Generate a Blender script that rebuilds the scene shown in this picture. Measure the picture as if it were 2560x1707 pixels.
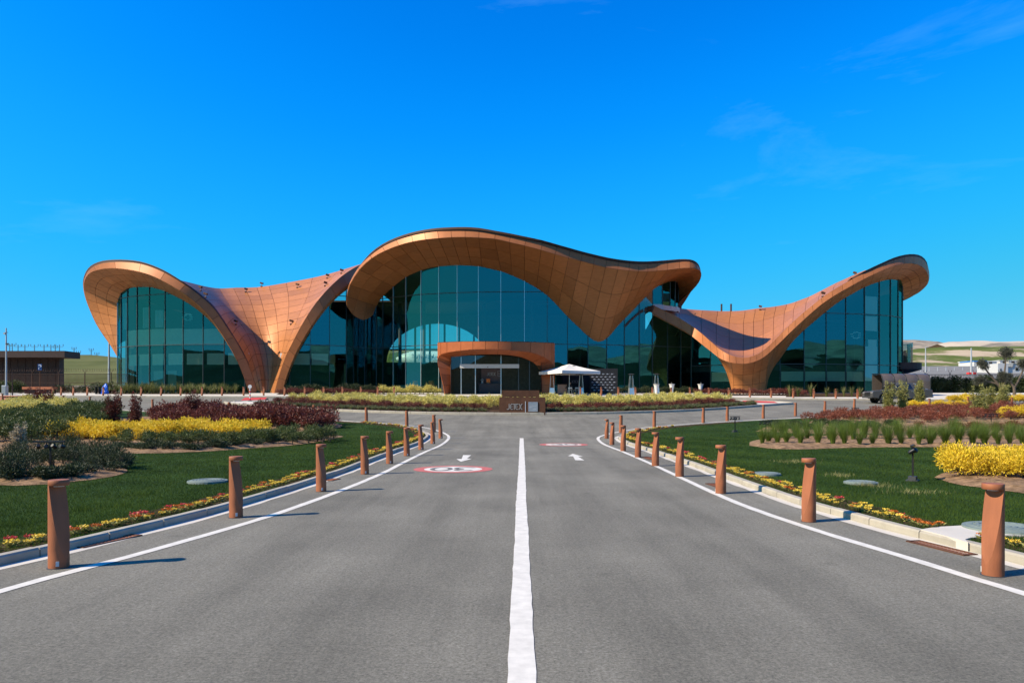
import bpy, bmesh, math, random
import numpy as np
from mathutils import Vector, Matrix

random.seed(7)
rng = np.random.default_rng(7)
scene = bpy.context.scene
COL = scene.collection
for _o in list(bpy.data.objects):
    bpy.data.objects.remove(_o)

# ------------------------------------------------------------------ camera, sky, sun, exposure
EYE = 1.69
cam_data = bpy.data.cameras.new('camera')
cam_data.sensor_width = 36.0
cam_data.lens = 36.0 * 1850 / 2560
cam_data.shift_y = (1006 - 853.5) / 2560
cam_data.clip_start = 0.1
cam_data.clip_end = 9000
cam = bpy.data.objects.new('camera', cam_data)
cam.location = (0, 0, EYE)
cam.rotation_euler = (math.pi / 2, 0, 0)
COL.objects.link(cam)
scene.camera = cam

SUN_DIR = Vector((1.04, 0.38, -0.90)).normalized()      # the way the light travels
SUN_EL = math.asin(-SUN_DIR.z)
SUN_AZ = math.atan2(-SUN_DIR.x, -SUN_DIR.y)              # clockwise from +Y

world = bpy.data.worlds.new('World')
scene.world = world
world.use_nodes = True
wn, wl = world.node_tree.nodes, world.node_tree.links
wn.clear()
w_out = wn.new('ShaderNodeOutputWorld')
w_bg = wn.new('ShaderNodeBackground')
w_bg.inputs['Strength'].default_value = 0.109
w_sky = wn.new('ShaderNodeTexSky')
w_sky.sky_type = 'NISHITA'
w_sky.sun_disc = False
w_sky.sun_elevation = SUN_EL
w_sky.sun_rotation = SUN_AZ
w_sky.altitude = 50
w_sky.air_density = 1.15
w_sky.dust_density = 0.25
w_sky.ozone_density = 2.5
# the photograph's deep azure grading, applied to the whole sky alike
w_sep = wn.new('ShaderNodeSeparateColor'); w_com = wn.new('ShaderNodeCombineColor')
wl.new(w_sky.outputs[0], w_sep.inputs[0])
CURVES = [[(0, 0), (0.10, 0.0), (0.27, 0.004), (0.6, 0.055), (1.0, 0.17)],
          [(0, 0), (0.20, 0.115), (0.31, 0.208), (0.39, 0.292), (0.52, 0.405), (0.66, 0.485), (1.0, 0.575)],
          [(0, 0), (0.54, 0.74), (0.66, 0.88), (0.78, 0.92), (1.0, 0.86)]]
for ch, pts in enumerate(CURVES):
    n1 = wn.new('ShaderNodeMath'); n1.operation = 'MULTIPLY'; n1.inputs[1].default_value = 0.16
    fc = wn.new('ShaderNodeFloatCurve'); cv = fc.mapping.curves[0]
    cv.points[0].location = pts[0]; cv.points[1].location = pts[-1]
    for p_ in pts[1:-1]: cv.points.new(*p_)
    fc.mapping.update()
    n3 = wn.new('ShaderNodeMath'); n3.operation = 'MULTIPLY'; n3.inputs[1].default_value = (1.0, 1.0, 1.16)[ch] / 0.1776
    wl.new(w_sep.outputs[ch], n1.inputs[0]); wl.new(n1.outputs[0], fc.inputs['Value']); wl.new(fc.outputs[0], n3.inputs[0]); wl.new(n3.outputs[0], w_com.inputs[ch])
# a few thin wisps of cloud
w_tc = wn.new('ShaderNodeTexCoord')
w_map = wn.new('ShaderNodeMapping')
w_map.inputs['Scale'].default_value = (2.2, 2.2, 9.0)
w_map.inputs['Location'].default_value = (-2.32, -2.21, 0.58)
wl.new(w_tc.outputs['Generated'], w_map.inputs[0])
w_n1 = wn.new('ShaderNodeTexNoise')
w_n1.inputs['Scale'].default_value = 1.0
w_n1.inputs['Detail'].default_value = 9
w_n1.inputs['Roughness'].default_value = 0.62
w_n1.inputs['Distortion'].default_value = 0.5
wl.new(w_map.outputs[0], w_n1.inputs['Vector'])
w_r1 = wn.new('ShaderNodeValToRGB')
w_r1.color_ramp.elements[0].position = 0.60
w_r1.color_ramp.elements[0].color = (0, 0, 0, 1)
w_r1.color_ramp.elements[1].position = 0.82
w_r1.color_ramp.elements[1].color = (0.22, 0.22, 0.22, 1)
wl.new(w_n1.outputs['Fac'], w_r1.inputs[0])
w_mix = wn.new('ShaderNodeMixRGB')
w_mix.inputs['Color2'].default_value = (1.6, 4.2, 6.6, 1)
wl.new(w_r1.outputs[0], w_mix.inputs['Fac'])
wl.new(w_com.outputs[0], w_mix.inputs['Color1'])
wl.new(w_mix.outputs[0], w_bg.inputs['Color'])
wl.new(w_bg.outputs[0], w_out.inputs['Surface'])

sun_data = bpy.data.lights.new('sun', 'SUN')
sun_data.energy = 4.9
sun_data.angle = math.radians(0.5)
sun_data.color = (1.0, 0.885, 0.70)
sun = bpy.data.objects.new('sun', sun_data)
sun.rotation_euler = SUN_DIR.to_track_quat('-Z', 'Y').to_euler()
sun.location = (-60, -30, 60)
COL.objects.link(sun)

scene.view_settings.view_transform = 'Standard'
scene.view_settings.look = 'None'
scene.view_settings.exposure = 0.70
scene.view_settings.gamma = 1.0
scene.view_settings.use_curve_mapping = False
try:
    scene.cycles.transparent_max_bounces = 12
    scene.cycles.max_bounces = 8
except Exception:
    pass

# ------------------------------------------------------------------ helpers
def softp(v, k):
    return k * np.logaddexp(0.0, np.asarray(v, float) / k)

def gz(y):
    """height of the paved ground: level along the drive, then a gentle ramp up to the terrace"""
    return float(0.056 * (softp(y - 36.0, 1.3) - softp(y - 84.5, 1.5)))

def at(u, v):
    """survey helper: the ground point a sight line (photo pixel) meets"""
    lo, hi = 2.0, 140.0
    for _ in range(60):
        d = 0.5 * (lo + hi)
        if 1006 - 1850 * (gz(d) - EYE) / d > v:
            lo = d
        else:
            hi = d
    return Vector(((u - 1280) / 1850 * d, d, gz(d)))

def on(u, d):
    return Vector(((u - 1280) / 1850 * d, d, gz(d)))

def P(u, v, d):
    return Vector(((u - 1280) / 1850 * d, d, EYE + (1006 - v) / 1850 * d))

ORD = ['first', 'second', 'third', 'fourth', 'fifth', 'sixth', 'seventh', 'eighth', 'ninth', 'tenth', 'eleventh', 'twelfth',
       'thirteenth', 'fourteenth', 'fifteenth', 'sixteenth', 'seventeenth', 'eighteenth', 'nineteenth', 'twentieth']
ORD += ['twenty-' + o for o in ORD[:9]] + ['thirtieth'] + ['thirty-' + o for o in ORD[:9]] + ['fortieth']

def tag(o, label=None, cat=None, group=None, kind=None):
    if label: o['label'] = label
    if cat: o['category'] = cat
    if group: o['group'] = group
    if kind: o['kind'] = kind
    return o

def empty(name, loc=(0, 0, 0), rz=0.0, parent=None):
    o = bpy.data.objects.new(name, None)
    o.empty_display_size = 0.2
    o.location = loc
    o.rotation_euler = (0, 0, rz)
    COL.objects.link(o)
    if parent is not None:
        o.parent = parent
    return o

def link(name, me, parent=None, loc=None, world=False):
    o = bpy.data.objects.new(name, me)
    COL.objects.link(o)
    if parent is not None:
        o.parent = parent
        if world:                                      # mesh is in world coordinates
            o.matrix_parent_inverse = chain(parent).inverted()
    if loc is not None:
        o.location = loc
    return o

def chain(o):
    m = Matrix.Translation(o.location) @ o.rotation_euler.to_matrix().to_4x4() @ Matrix.Diagonal((*o.scale, 1))
    if o.parent is not None:
        return chain(o.parent) @ o.matrix_parent_inverse @ m
    return m

def dup(root, loc, rz=0.0, sc=1.0, label=None, group=None):
    """a copy of a thing with copies of its parts and sub-parts (mesh data shared)"""
    r = root.copy()
    COL.objects.link(r)
    r.location = loc
    r.rotation_euler = (0, 0, rz)
    r.scale = (sc, sc, sc)
    if label: r['label'] = label
    if group: r['group'] = group
    def kids(a, b):
        for ch in a.children:
            c = ch.copy()
            COL.objects.link(c)
            c.parent = b
            kids(ch, c)
    kids(root, r)
    return r

def np_mesh(name, V, F, mats, smooth=False, tint=None, fmat=None):
    V = np.asarray(V, np.float32)
    F = np.asarray(F, np.int32)
    me = bpy.data.meshes.new(name)
    me.vertices.add(len(V))
    me.vertices.foreach_set('co', V.ravel())
    m, k = F.shape
    me.loops.add(m * k)
    me.loops.foreach_set('vertex_index', F.ravel())
    me.polygons.add(m)
    me.polygons.foreach_set('loop_start', np.arange(0, m * k, k, dtype=np.int32))
    me.polygons.foreach_set('loop_total', np.full(m, k, np.int32))
    me.polygons.foreach_set('use_smooth', np.full(m, bool(smooth)))
    for mt in (mats if isinstance(mats, (list, tuple)) else [mats]):
        me.materials.append(mt)
    if fmat is not None:
        me.polygons.foreach_set('material_index', np.asarray(fmat, np.int32))
    if tint is not None:
        at_ = me.attributes.new('tint', 'FLOAT', 'FACE')
        at_.data.foreach_set('value', np.asarray(tint, np.float32))
    me.update()
    me.validate()
    return me

class MB:
    """collects solids and sheets into one mesh"""
    def __init__(s):
        s.v, s.f, s.m, s.sm = [], [], [], []
    def add(s, vs, fs, mi=0, smooth=False):
        b = len(s.v)
        s.v += [tuple(p) for p in vs]
        for f in fs:
            s.f.append([b + i for i in f]); s.m.append(mi); s.sm.append(smooth)
        return s
    def box(s, c, size, rz=0.0, mi=0, taper=1.0, M=None):
        x, y, z = size[0] / 2, size[1] / 2, size[2] / 2
        vs = []
        for dz in (-1, 1):
            t = taper if dz > 0 else 1.0
            for dx, dy in ((-1, -1), (1, -1), (1, 1), (-1, 1)):
                p = Vector((dx * x * t, dy * y * t, dz * z))
                if M is not None: p = M @ p
                elif rz: p = Matrix.Rotation(rz, 3, 'Z') @ p
                vs.append(p + Vector(c))
        return s.add(vs, [(3, 2, 1, 0), (4, 5, 6, 7), (0, 1, 5, 4), (1, 2, 6, 5), (2, 3, 7, 6), (3, 0, 4, 7)], mi)
    def tube(s, pts, rad, n=8, mi=0, caps=True, smooth=True):
        pts = [Vector(p) for p in pts]
        rads = rad if isinstance(rad, (list, tuple)) else [rad] * len(pts)
        vs, fs = [], []
        up = None
        for i, p in enumerate(pts):
            t = (pts[min(i + 1, len(pts) - 1)] - pts[max(i - 1, 0)])
            t = t.normalized() if t.length > 1e-9 else Vector((0, 0, 1))
            if up is None:
                up = Vector((0, 0, 1)) if abs(t.z) < 0.9 else Vector((1, 0, 0))
            a = t.cross(up); a.normalize()
            b = t.cross(a); b.normalize()
            for k in range(n):
                w = 2 * math.pi * k / n
                vs.append(p + a * math.cos(w) * rads[i] + b * math.sin(w) * rads[i])
        for i in range(len(pts) - 1):
            for k in range(n):
                k2 = (k + 1) % n
                fs.append((i * n + k, i * n + k2, (i + 1) * n + k2, (i + 1) * n + k))
        s.add(vs, fs, mi, smooth)
        if caps:
            s.add([vs[k] for k in range(n)], [tuple(range(n))[::-1]], mi)
            s.add([vs[(len(pts) - 1) * n + k] for k in range(n)], [tuple(range(n))], mi)
        return s
    def lathe(s, prof, n=16, c=(0, 0, 0), mi=0, smooth=True, caps=True):
        vs, fs = [], []
        c = Vector(c)
        for r, z in prof:
            for k in range(n):
                w = 2 * math.pi * k / n
                vs.append(c + Vector((r * math.cos(w), r * math.sin(w), z)))
        for i in range(len(prof) - 1):
            for k in range(n):
                k2 = (k + 1) % n
                fs.append((i * n + k, i * n + k2, (i + 1) * n + k2, (i + 1) * n + k))
        s.add(vs, fs, mi, smooth)
        if caps:
            s.add(vs[:n], [tuple(range(n))[::-1]], mi)
            s.add(vs[-n:], [tuple(range(n))], mi)
        return s
    def prism(s, poly, y0, y1, mi=0):
        """outline in x,z extruded along y"""
        n = len(poly)
        vs = [(x, y0, z) for x, z in poly] + [(x, y1, z) for x, z in poly]
        fs = [tuple(range(n)), tuple(range(2 * n - 1, n - 1, -1))]
        fs += [((i + 1) % n, i, n + i, n + (i + 1) % n) for i in range(n)]
        return s.add(vs, fs, mi)
    def plate(s, poly, z0, z1, mi=0):
        """outline in x,y extruded along z"""
        n = len(poly)
        vs = [(x, y, z0) for x, y in poly] + [(x, y, z1) for x, y in poly]
        fs = [tuple(range(n))[::-1], tuple(range(n, 2 * n))]
        fs += [(i, (i + 1) % n, n + (i + 1) % n, n + i) for i in range(n)]
        return s.add(vs, fs, mi)
    def build(s, name, mats, parent=None, loc=None, world=False, bevel=0.0):
        me = bpy.data.meshes.new(name)
        me.from_pydata(s.v, [], s.f)
        for mt in (mats if isinstance(mats, (list, tuple)) else [mats]):
            me.materials.append(mt)
        me.polygons.foreach_set('material_index', s.m)
        me.polygons.foreach_set('use_smooth', s.sm)
        if bevel:
            bm = bmesh.new(); bm.from_mesh(me)
            bmesh.ops.remove_doubles(bm, verts=bm.verts, dist=1e-5)
            bmesh.ops.recalc_face_normals(bm, faces=bm.faces)
            bmesh.ops.bevel(bm, geom=[e for e in bm.edges if len(e.link_faces) == 2 and e.calc_face_angle(0) > 0.6], offset=bevel, segments=2, affect='EDGES', profile=0.6)
            bm.to_mesh(me); bm.free()
        me.update()
        return link(name, me, parent, loc, world)

def cr(pts, s):
    """Catmull-Rom through an array of points at parameter s (0..n-1); s may be an array"""
    pts = np.asarray(pts, float)
    n = len(pts)
    s = np.clip(np.asarray(s, float), 0, n - 1)
    i = np.minimum(s.astype(int), n - 2)
    t = s - i
    ext = np.concatenate([[2 * pts[0] - pts[1]], pts, [2 * pts[-1] - pts[-2]]])
    p0, p1, p2, p3 = ext[i], ext[i + 1], ext[i + 2], ext[i + 3]
    t = t.reshape(t.shape + (1,) * (pts.ndim - 1))
    return 0.5 * (2 * p1 + (p2 - p0) * t + (2 * p0 - 5 * p1 + 4 * p2 - p3) * t ** 2 + (3 * p1 - p0 - 3 * p2 + p3) * t ** 3)

def smooth_path(pts, step=0.4):
    pts = np.asarray(pts, float)
    dense = cr(pts, np.linspace(0, len(pts) - 1, 40 * len(pts)))
    seg = np.r_[0, np.cumsum(np.linalg.norm(np.diff(dense, axis=0), axis=1))]
    n = max(2, int(seg[-1] / step))
    q = np.linspace(0, seg[-1], n)
    return np.stack([np.interp(q, seg, dense[:, k]) for k in range(pts.shape[1])], 1)

def offset_path(path, dist):
    """shift a plan path to its left-hand side by dist, dropping folds"""
    p = np.asarray(path)
    t = np.gradient(p, axis=0)
    t /= np.linalg.norm(t, axis=1)[:, None] + 1e-9
    o = p + np.stack([-t[:, 1], t[:, 0]], 1) * dist
    keep = [0]
    for i in range(1, len(o)):
        d = o[i] - o[keep[-1]]
        if d @ t[i] > 0.02:
            keep.append(i)
    return o[keep]

def sheet(name, poly, off, mat, kind='structure', step=1.5, bump=None, cell=None, parent=None):
    """flat patch laid on the ground surface, cut finely enough to follow it"""
    bm = bmesh.new()
    vs = [bm.verts.new((float(x), float(y), 0)) for x, y in poly]
    f = bm.faces.new(vs)
    if f.normal.z < 0 or sum(a[0] * b[1] - b[0] * a[1] for a, b in zip(poly, list(poly[1:]) + [poly[0]])) < 0:
        f.normal_flip()
    bmesh.ops.triangulate(bm, faces=bm.faces[:])
    ys = [p[1] for p in poly]; xs = [p[0] for p in poly]
    cuts = np.arange(min(ys) + 0.01, max(ys), cell or step)
    for y in cuts:
        if cell is None and (y < 31 or (y > 42 and y < 80 and int(y) % 3) or y > 90):
            continue
        bmesh.ops.bisect_plane(bm, geom=bm.verts[:] + bm.edges[:] + bm.faces[:], dist=1e-4, plane_co=(0, float(y), 0), plane_no=(0, 1, 0))
    if cell:
        for x in np.arange(min(xs) + 0.01, max(xs), cell):
            bmesh.ops.bisect_plane(bm, geom=bm.verts[:] + bm.edges[:] + bm.faces[:], dist=1e-4, plane_co=(float(x), 0, 0), plane_no=(1, 0, 0))
    for v in bm.verts:
        v.co.z = gz(v.co.y) + off
        if bump and not v.is_boundary:
            v.co.z += bump(v.co.x, v.co.y)
    me = bpy.data.meshes.new(name)
    bm.normal_update()
    bm.to_mesh(me); bm.free()
    if bump:
        me.polygons.foreach_set('use_smooth', [True] * len(me.polygons))
    me.materials.append(mat)
    o = link(name, me, parent)
    if kind and parent is None:
        o['kind'] = kind
    return o

def ribbon(name, path, width, off, mat, parent=None, wob=0.0):
    """painted stripe along a plan path"""
    p = np.asarray(path)
    t = np.gradient(p, axis=0)
    t /= np.linalg.norm(t, axis=1)[:, None]
    nrm = np.stack([-t[:, 1], t[:, 0]], 1)
    w = width / 2
    r = np.random.default_rng(3)
    wa = w + wob * r.standard_normal(len(p)); wb = w + wob * r.standard_normal(len(p))
    L = p + nrm * wa[:, None]; R = p - nrm * wb[:, None]
    V = []
    for a, b in zip(L, R):
        V += [(a[0], a[1], gz(a[1]) + off), (b[0], b[1], gz(b[1]) + off)]
    F = [(2 * i, 2 * i + 1, 2 * i + 3, 2 * i + 2) for i in range(len(p) - 1)]
    return link(name, np_mesh(name, V, F, mat), parent)

def stroke(mb, pts, w, t=0.0, mi=0, closed=False):
    """flat lettering stroke in the x,z plane (facing -y), mitred joints"""
    pts = [Vector((p[0], p[1])) for p in pts]
    n = len(pts)
    L, R = [], []
    for i in range(n):
        a = pts[i - 1] if (i > 0 or closed) else None
        b = pts[(i + 1) % n] if (i < n - 1 or closed) else None
        d1 = (pts[i] - a).normalized() if a is not None else None
        d2 = (b - pts[i]).normalized() if b is not None else None
        if d1 is None: d1 = d2
        if d2 is None: d2 = d1
        n1, n2 = Vector((-d1.y, d1.x)), Vector((-d2.y, d2.x))
        m = (n1 + n2)
        m = m.normalized() if m.length > 1e-6 else n1
        k = min(2.0, 1.0 / max(0.35, m.dot(n1)))
        L.append(pts[i] + m * w / 2 * k); R.append(pts[i] - m * w / 2 * k)
    for i in range(n if closed else n - 1):
        j = (i + 1) % n
        mb.add([(L[i].x, -t, L[i].y), (R[i].x, -t, R[i].y), (R[j].x, -t, R[j].y), (L[j].x, -t, L[j].y)], [(0, 1, 2, 3)], mi)

def arc(cx, cz, r, a0, a1, n=8, rz=None):
    rz = rz or r
    return [(cx + r * math.cos(math.radians(a0 + (a1 - a0) * i / n)), cz + rz * math.sin(math.radians(a0 + (a1 - a0) * i / n))) for i in range(n + 1)]

# ------------------------------------------------------------------ materials
def material(name, col, rough=0.6, metal=0.0, var=0.12, scale=3.0, bump=0.0, bump_scale=40.0, spec=0.4, objvar=0.0, stretch=None, col2=None, coat=0.0):
    m = bpy.data.materials.new(name)
    m.use_nodes = True
    nt = m.node_tree
    bs = nt.nodes['Principled BSDF']
    bs.inputs['Roughness'].default_value = rough
    bs.inputs['Metallic'].default_value = metal
    bs.inputs['Specular IOR Level'].default_value = spec
    if coat:
        bs.inputs['Coat Weight'].default_value = coat
        bs.inputs['Coat Roughness'].default_value = 0.08
    tc = nt.nodes.new('ShaderNodeTexCoord')
    src = tc.outputs['Object']
    if stretch:
        mp = nt.nodes.new('ShaderNodeMapping')
        mp.inputs['Scale'].default_value = stretch
        nt.links.new(src, mp.inputs[0]); src = mp.outputs[0]
    nz = nt.nodes.new('ShaderNodeTexNoise')
    nz.inputs['Scale'].default_value = scale
    nz.inputs['Detail'].default_value = 8
    nz.inputs['Roughness'].default_value = 0.6
    nt.links.new(src, nz.inputs['Vector'])
    ramp = nt.nodes.new('ShaderNodeValToRGB')
    c1 = [max(0, c * (1 - var)) for c in col[:3]]
    c2 = [min(1, c * (1 + var)) for c in (col2 or col)[:3]]
    ramp.color_ramp.elements[0].position = 0.35
    ramp.color_ramp.elements[0].color = (*c1, 1)
    ramp.color_ramp.elements[1].position = 0.68
    ramp.color_ramp.elements[1].color = (*c2, 1)
    nt.links.new(nz.outputs['Fac'], ramp.inputs[0])
    out = ramp.outputs[0]
    if objvar:
        oi = nt.nodes.new('ShaderNodeObjectInfo')
        mr = nt.nodes.new('ShaderNodeMapRange')
        mr.inputs['To Min'].default_value = 1 - objvar
        mr.inputs['To Max'].default_value = 1 + objvar
        nt.links.new(oi.outputs['Random'], mr.inputs[0])
        mx = nt.nodes.new('ShaderNodeMixRGB'); mx.blend_type = 'MULTIPLY'; mx.inputs[0].default_value = 1
        nt.links.new(out, mx.inputs[1]); nt.links.new(mr.outputs[0], mx.inputs[2])
        out = mx.outputs[0]
    nt.links.new(out, bs.inputs['Base Color'])
    if bump:
        nb = nt.nodes.new('ShaderNodeTexNoise')
        nb.inputs['Scale'].default_value = bump_scale
        nb.inputs['Detail'].default_value = 6
        nt.links.new(src, nb.inputs['Vector'])
        bp = nt.nodes.new('ShaderNodeBump')
        bp.inputs['Strength'].default_value = bump
        bp.inputs['Distance'].default_value = 0.02
        nt.links.new(nb.outputs['Fac'], bp.inputs['Height'])
        nt.links.new(bp.outputs[0], bs.inputs['Normal'])
    return m

def leaf_material(name, ca, cb, trans=0.25, rough=0.5, spec=0.35):
    m = bpy.data.materials.new(name)
    m.use_nodes = True
    nt = m.node_tree
    bs = nt.nodes['Principled BSDF']
    bs.inputs['Roughness'].default_value = rough
    bs.inputs['Specular IOR Level'].default_value = spec
    a = nt.nodes.new('ShaderNodeAttribute'); a.attribute_name = 'tint'
    oi = nt.nodes.new('ShaderNodeObjectInfo')
    ad = nt.nodes.new('ShaderNodeMath'); ad.operation = 'MULTIPLY_ADD'
    ad.inputs[1].default_value = 0.35; 
    nt.links.new(oi.outputs['Random'], ad.inputs[0]); nt.links.new(a.outputs['Fac'], ad.inputs[2])
    sb = nt.nodes.new('ShaderNodeMath'); sb.operation = 'SUBTRACT'; sb.inputs[1].default_value = 0.17
    nt.links.new(ad.outputs[0], sb.inputs[0])
    rp = nt.nodes.new('ShaderNodeValToRGB')
    rp.color_ramp.elements[0].color = (*ca, 1); rp.color_ramp.elements[1].color = (*cb, 1)
    nt.links.new(sb.outputs[0], rp.inputs[0])
    nt.links.new(rp.outputs[0], bs.inputs['Base Color'])
    tr = nt.nodes.new('ShaderNodeBsdfTranslucent')
    nt.links.new(rp.outputs[0], tr.inputs['Color'])
    mx = nt.nodes.new('ShaderNodeMixShader'); mx.inputs[0].default_value = trans
    nt.links.new(bs.outputs[0], mx.inputs[1]); nt.links.new(tr.outputs[0], mx.inputs[2])
    nt.links.new(mx.outputs[0], nt.nodes['Material Output'].inputs['Surface'])
    return m

def glass_material(name, tcol, rcol, base=0.2, gain=0.9, wav=0.0):
    m = bpy.data.materials.new(name)
    m.use_nodes = True
    nt = m.node_tree
    nt.nodes.remove(nt.nodes['Principled BSDF'])
    tr = nt.nodes.new('ShaderNodeBsdfTransparent'); tr.inputs[0].default_value = (*tcol, 1)
    gl = nt.nodes.new('ShaderNodeBsdfGlossy'); gl.inputs['Color'].default_value = (*rcol, 1); gl.inputs['Roughness'].default_value = 0.0
    fr = nt.nodes.new('ShaderNodeFresnel'); fr.inputs[0].default_value = 1.5
    ma = nt.nodes.new('ShaderNodeMath'); ma.operation = 'MULTIPLY_ADD'; ma.use_clamp = True
    ma.inputs[1].default_value = gain; ma.inputs[2].default_value = base
    nt.links.new(fr.outputs[0], ma.inputs[0])
    mx = nt.nodes.new('ShaderNodeMixShader')
    nt.links.new(ma.outputs[0], mx.inputs[0]); nt.links.new(tr.outputs[0], mx.inputs[1]); nt.links.new(gl.outputs[0], mx.inputs[2])
    nt.links.new(mx.outputs[0], nt.nodes['Material Output'].inputs['Surface'])
    if wav:
        tc = nt.nodes.new('ShaderNodeTexCoord')
        nz = nt.nodes.new('ShaderNodeTexNoise'); nz.inputs['Scale'].default_value = 0.35; nz.inputs['Detail'].default_value = 1
        nt.links.new(tc.outputs['Object'], nz.inputs['Vector'])
        bp = nt.nodes.new('ShaderNodeBump'); bp.inputs['Strength'].default_value = wav; bp.inputs['Distance'].default_value = 0.05
        nt.links.new(nz.outputs['Fac'], bp.inputs['Height'])
        nt.links.new(bp.outputs[0], gl.inputs['Normal'])
    return m

def asphalt_material():
    m = bpy.data.materials.new('asphalt'); m.use_nodes = True
    nt = m.node_tree; bs = nt.nodes['Principled BSDF']; bs.inputs['Roughness'].default_value = 0.9; bs.inputs['Specular IOR Level'].default_value = 0.2
    tc = nt.nodes.new('ShaderNodeTexCoord')
    def noise(sc, det, st=None, rough=0.6):
        n = nt.nodes.new('ShaderNodeTexNoise'); n.inputs['Scale'].default_value = sc; n.inputs['Detail'].default_value = det; n.inputs['Roughness'].default_value = rough
        if st:
            mp = nt.nodes.new('ShaderNodeMapping'); mp.inputs['Scale'].default_value = st; nt.links.new(tc.outputs['Object'], mp.inputs[0]); nt.links.new(mp.outputs[0], n.inputs['Vector'])
        else: nt.links.new(tc.outputs['Object'], n.inputs['Vector'])
        return n.outputs['Fac']
    def remap(v, a, b, lo, hi):
        r = nt.nodes.new('ShaderNodeMapRange'); r.inputs['From Min'].default_value = a; r.inputs['From Max'].default_value = b; r.inputs['To Min'].default_value = lo; r.inputs['To Max'].default_value = hi
        nt.links.new(v, r.inputs[0]); return r.outputs[0]
    def mul(a, b):
        n = nt.nodes.new('ShaderNodeMath'); n.operation = 'MULTIPLY'; nt.links.new(a, n.inputs[0]); nt.links.new(b, n.inputs[1]); return n.outputs[0]
    f = mul(remap(noise(0.35, 6), .32, .68, .80, 1.17), remap(noise(1.6, 6, (1, .12, 1)), .3, .7, .86, 1.12))
    f = mul(f, remap(noise(42, 4, None, .85), .32, .68, .50, 1.50))
    f = mul(f, remap(noise(17, 5, None, .75), .35, .68, .82, 1.16))
    # tyre-polished lanes along the drive and small oil spots
    sx = nt.nodes.new('ShaderNodeSeparateXYZ'); nt.links.new(tc.outputs['Object'], sx.inputs[0])
    ab = nt.nodes.new('ShaderNodeMath'); ab.operation = 'ABSOLUTE'; nt.links.new(sx.outputs[0], ab.inputs[0])
    for c0 in (1.15, 2.75):
        d1 = nt.nodes.new('ShaderNodeMath'); d1.operation = 'SUBTRACT'; d1.inputs[1].default_value = c0; nt.links.new(ab.outputs[0], d1.inputs[0])
        d2 = nt.nodes.new('ShaderNodeMath'); d2.operation = 'ABSOLUTE'; nt.links.new(d1.outputs[0], d2.inputs[0])
        lane = remap(d2.outputs[0], 0.0, 0.55, 0.90, 1.0); f = mul(f, lane)
    v2 = nt.nodes.new('ShaderNodeTexVoronoi'); v2.inputs['Scale'].default_value = 0.8; nt.links.new(tc.outputs['Object'], v2.inputs['Vector'])
    f = mul(f, remap(v2.outputs['Distance'], 0.02, 0.10, 0.80, 1.0))
    f = mul(f, remap(noise(0.9, 8, (3, .06, 1), .75), .35, .65, .93, 1.08))
    vo = nt.nodes.new('ShaderNodeTexVoronoi'); vo.inputs['Scale'].default_value = 9; nt.links.new(tc.outputs['Object'], vo.inputs['Vector'])
    sp = nt.nodes.new('ShaderNodeMath'); sp.operation = 'LESS_THAN'; sp.inputs[1].default_value = 0.035; nt.links.new(vo.outputs['Distance'], sp.inputs[0])
    mx = nt.nodes.new('ShaderNodeMixRGB'); mx.blend_type = 'MULTIPLY'; mx.inputs[0].default_value = 1; mx.inputs[1].default_value = (0.176, 0.163, 0.131, 1)
    nt.links.new(f, mx.inputs[2])
    m2 = nt.nodes.new('ShaderNodeMixRGB'); m2.inputs[2].default_value = (0.34, 0.32, 0.28, 1)
    k = nt.nodes.new('ShaderNodeMath'); k.operation = 'MULTIPLY'; k.inputs[1].default_value = 0.35; nt.links.new(sp.outputs[0], k.inputs[0])
    nt.links.new(k.outputs[0], m2.inputs[0]); nt.links.new(mx.outputs[0], m2.inputs[1]); nt.links.new(m2.outputs[0], bs.inputs['Base Color'])
    nb = noise(150, 4, None, .7); bp = nt.nodes.new('ShaderNodeBump'); bp.inputs['Strength'].default_value = 0.7; bp.inputs['Distance'].default_value = 0.01
    nt.links.new(nb, bp.inputs['Height']); nt.links.new(bp.outputs[0], bs.inputs['Normal'])
    return m

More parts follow.
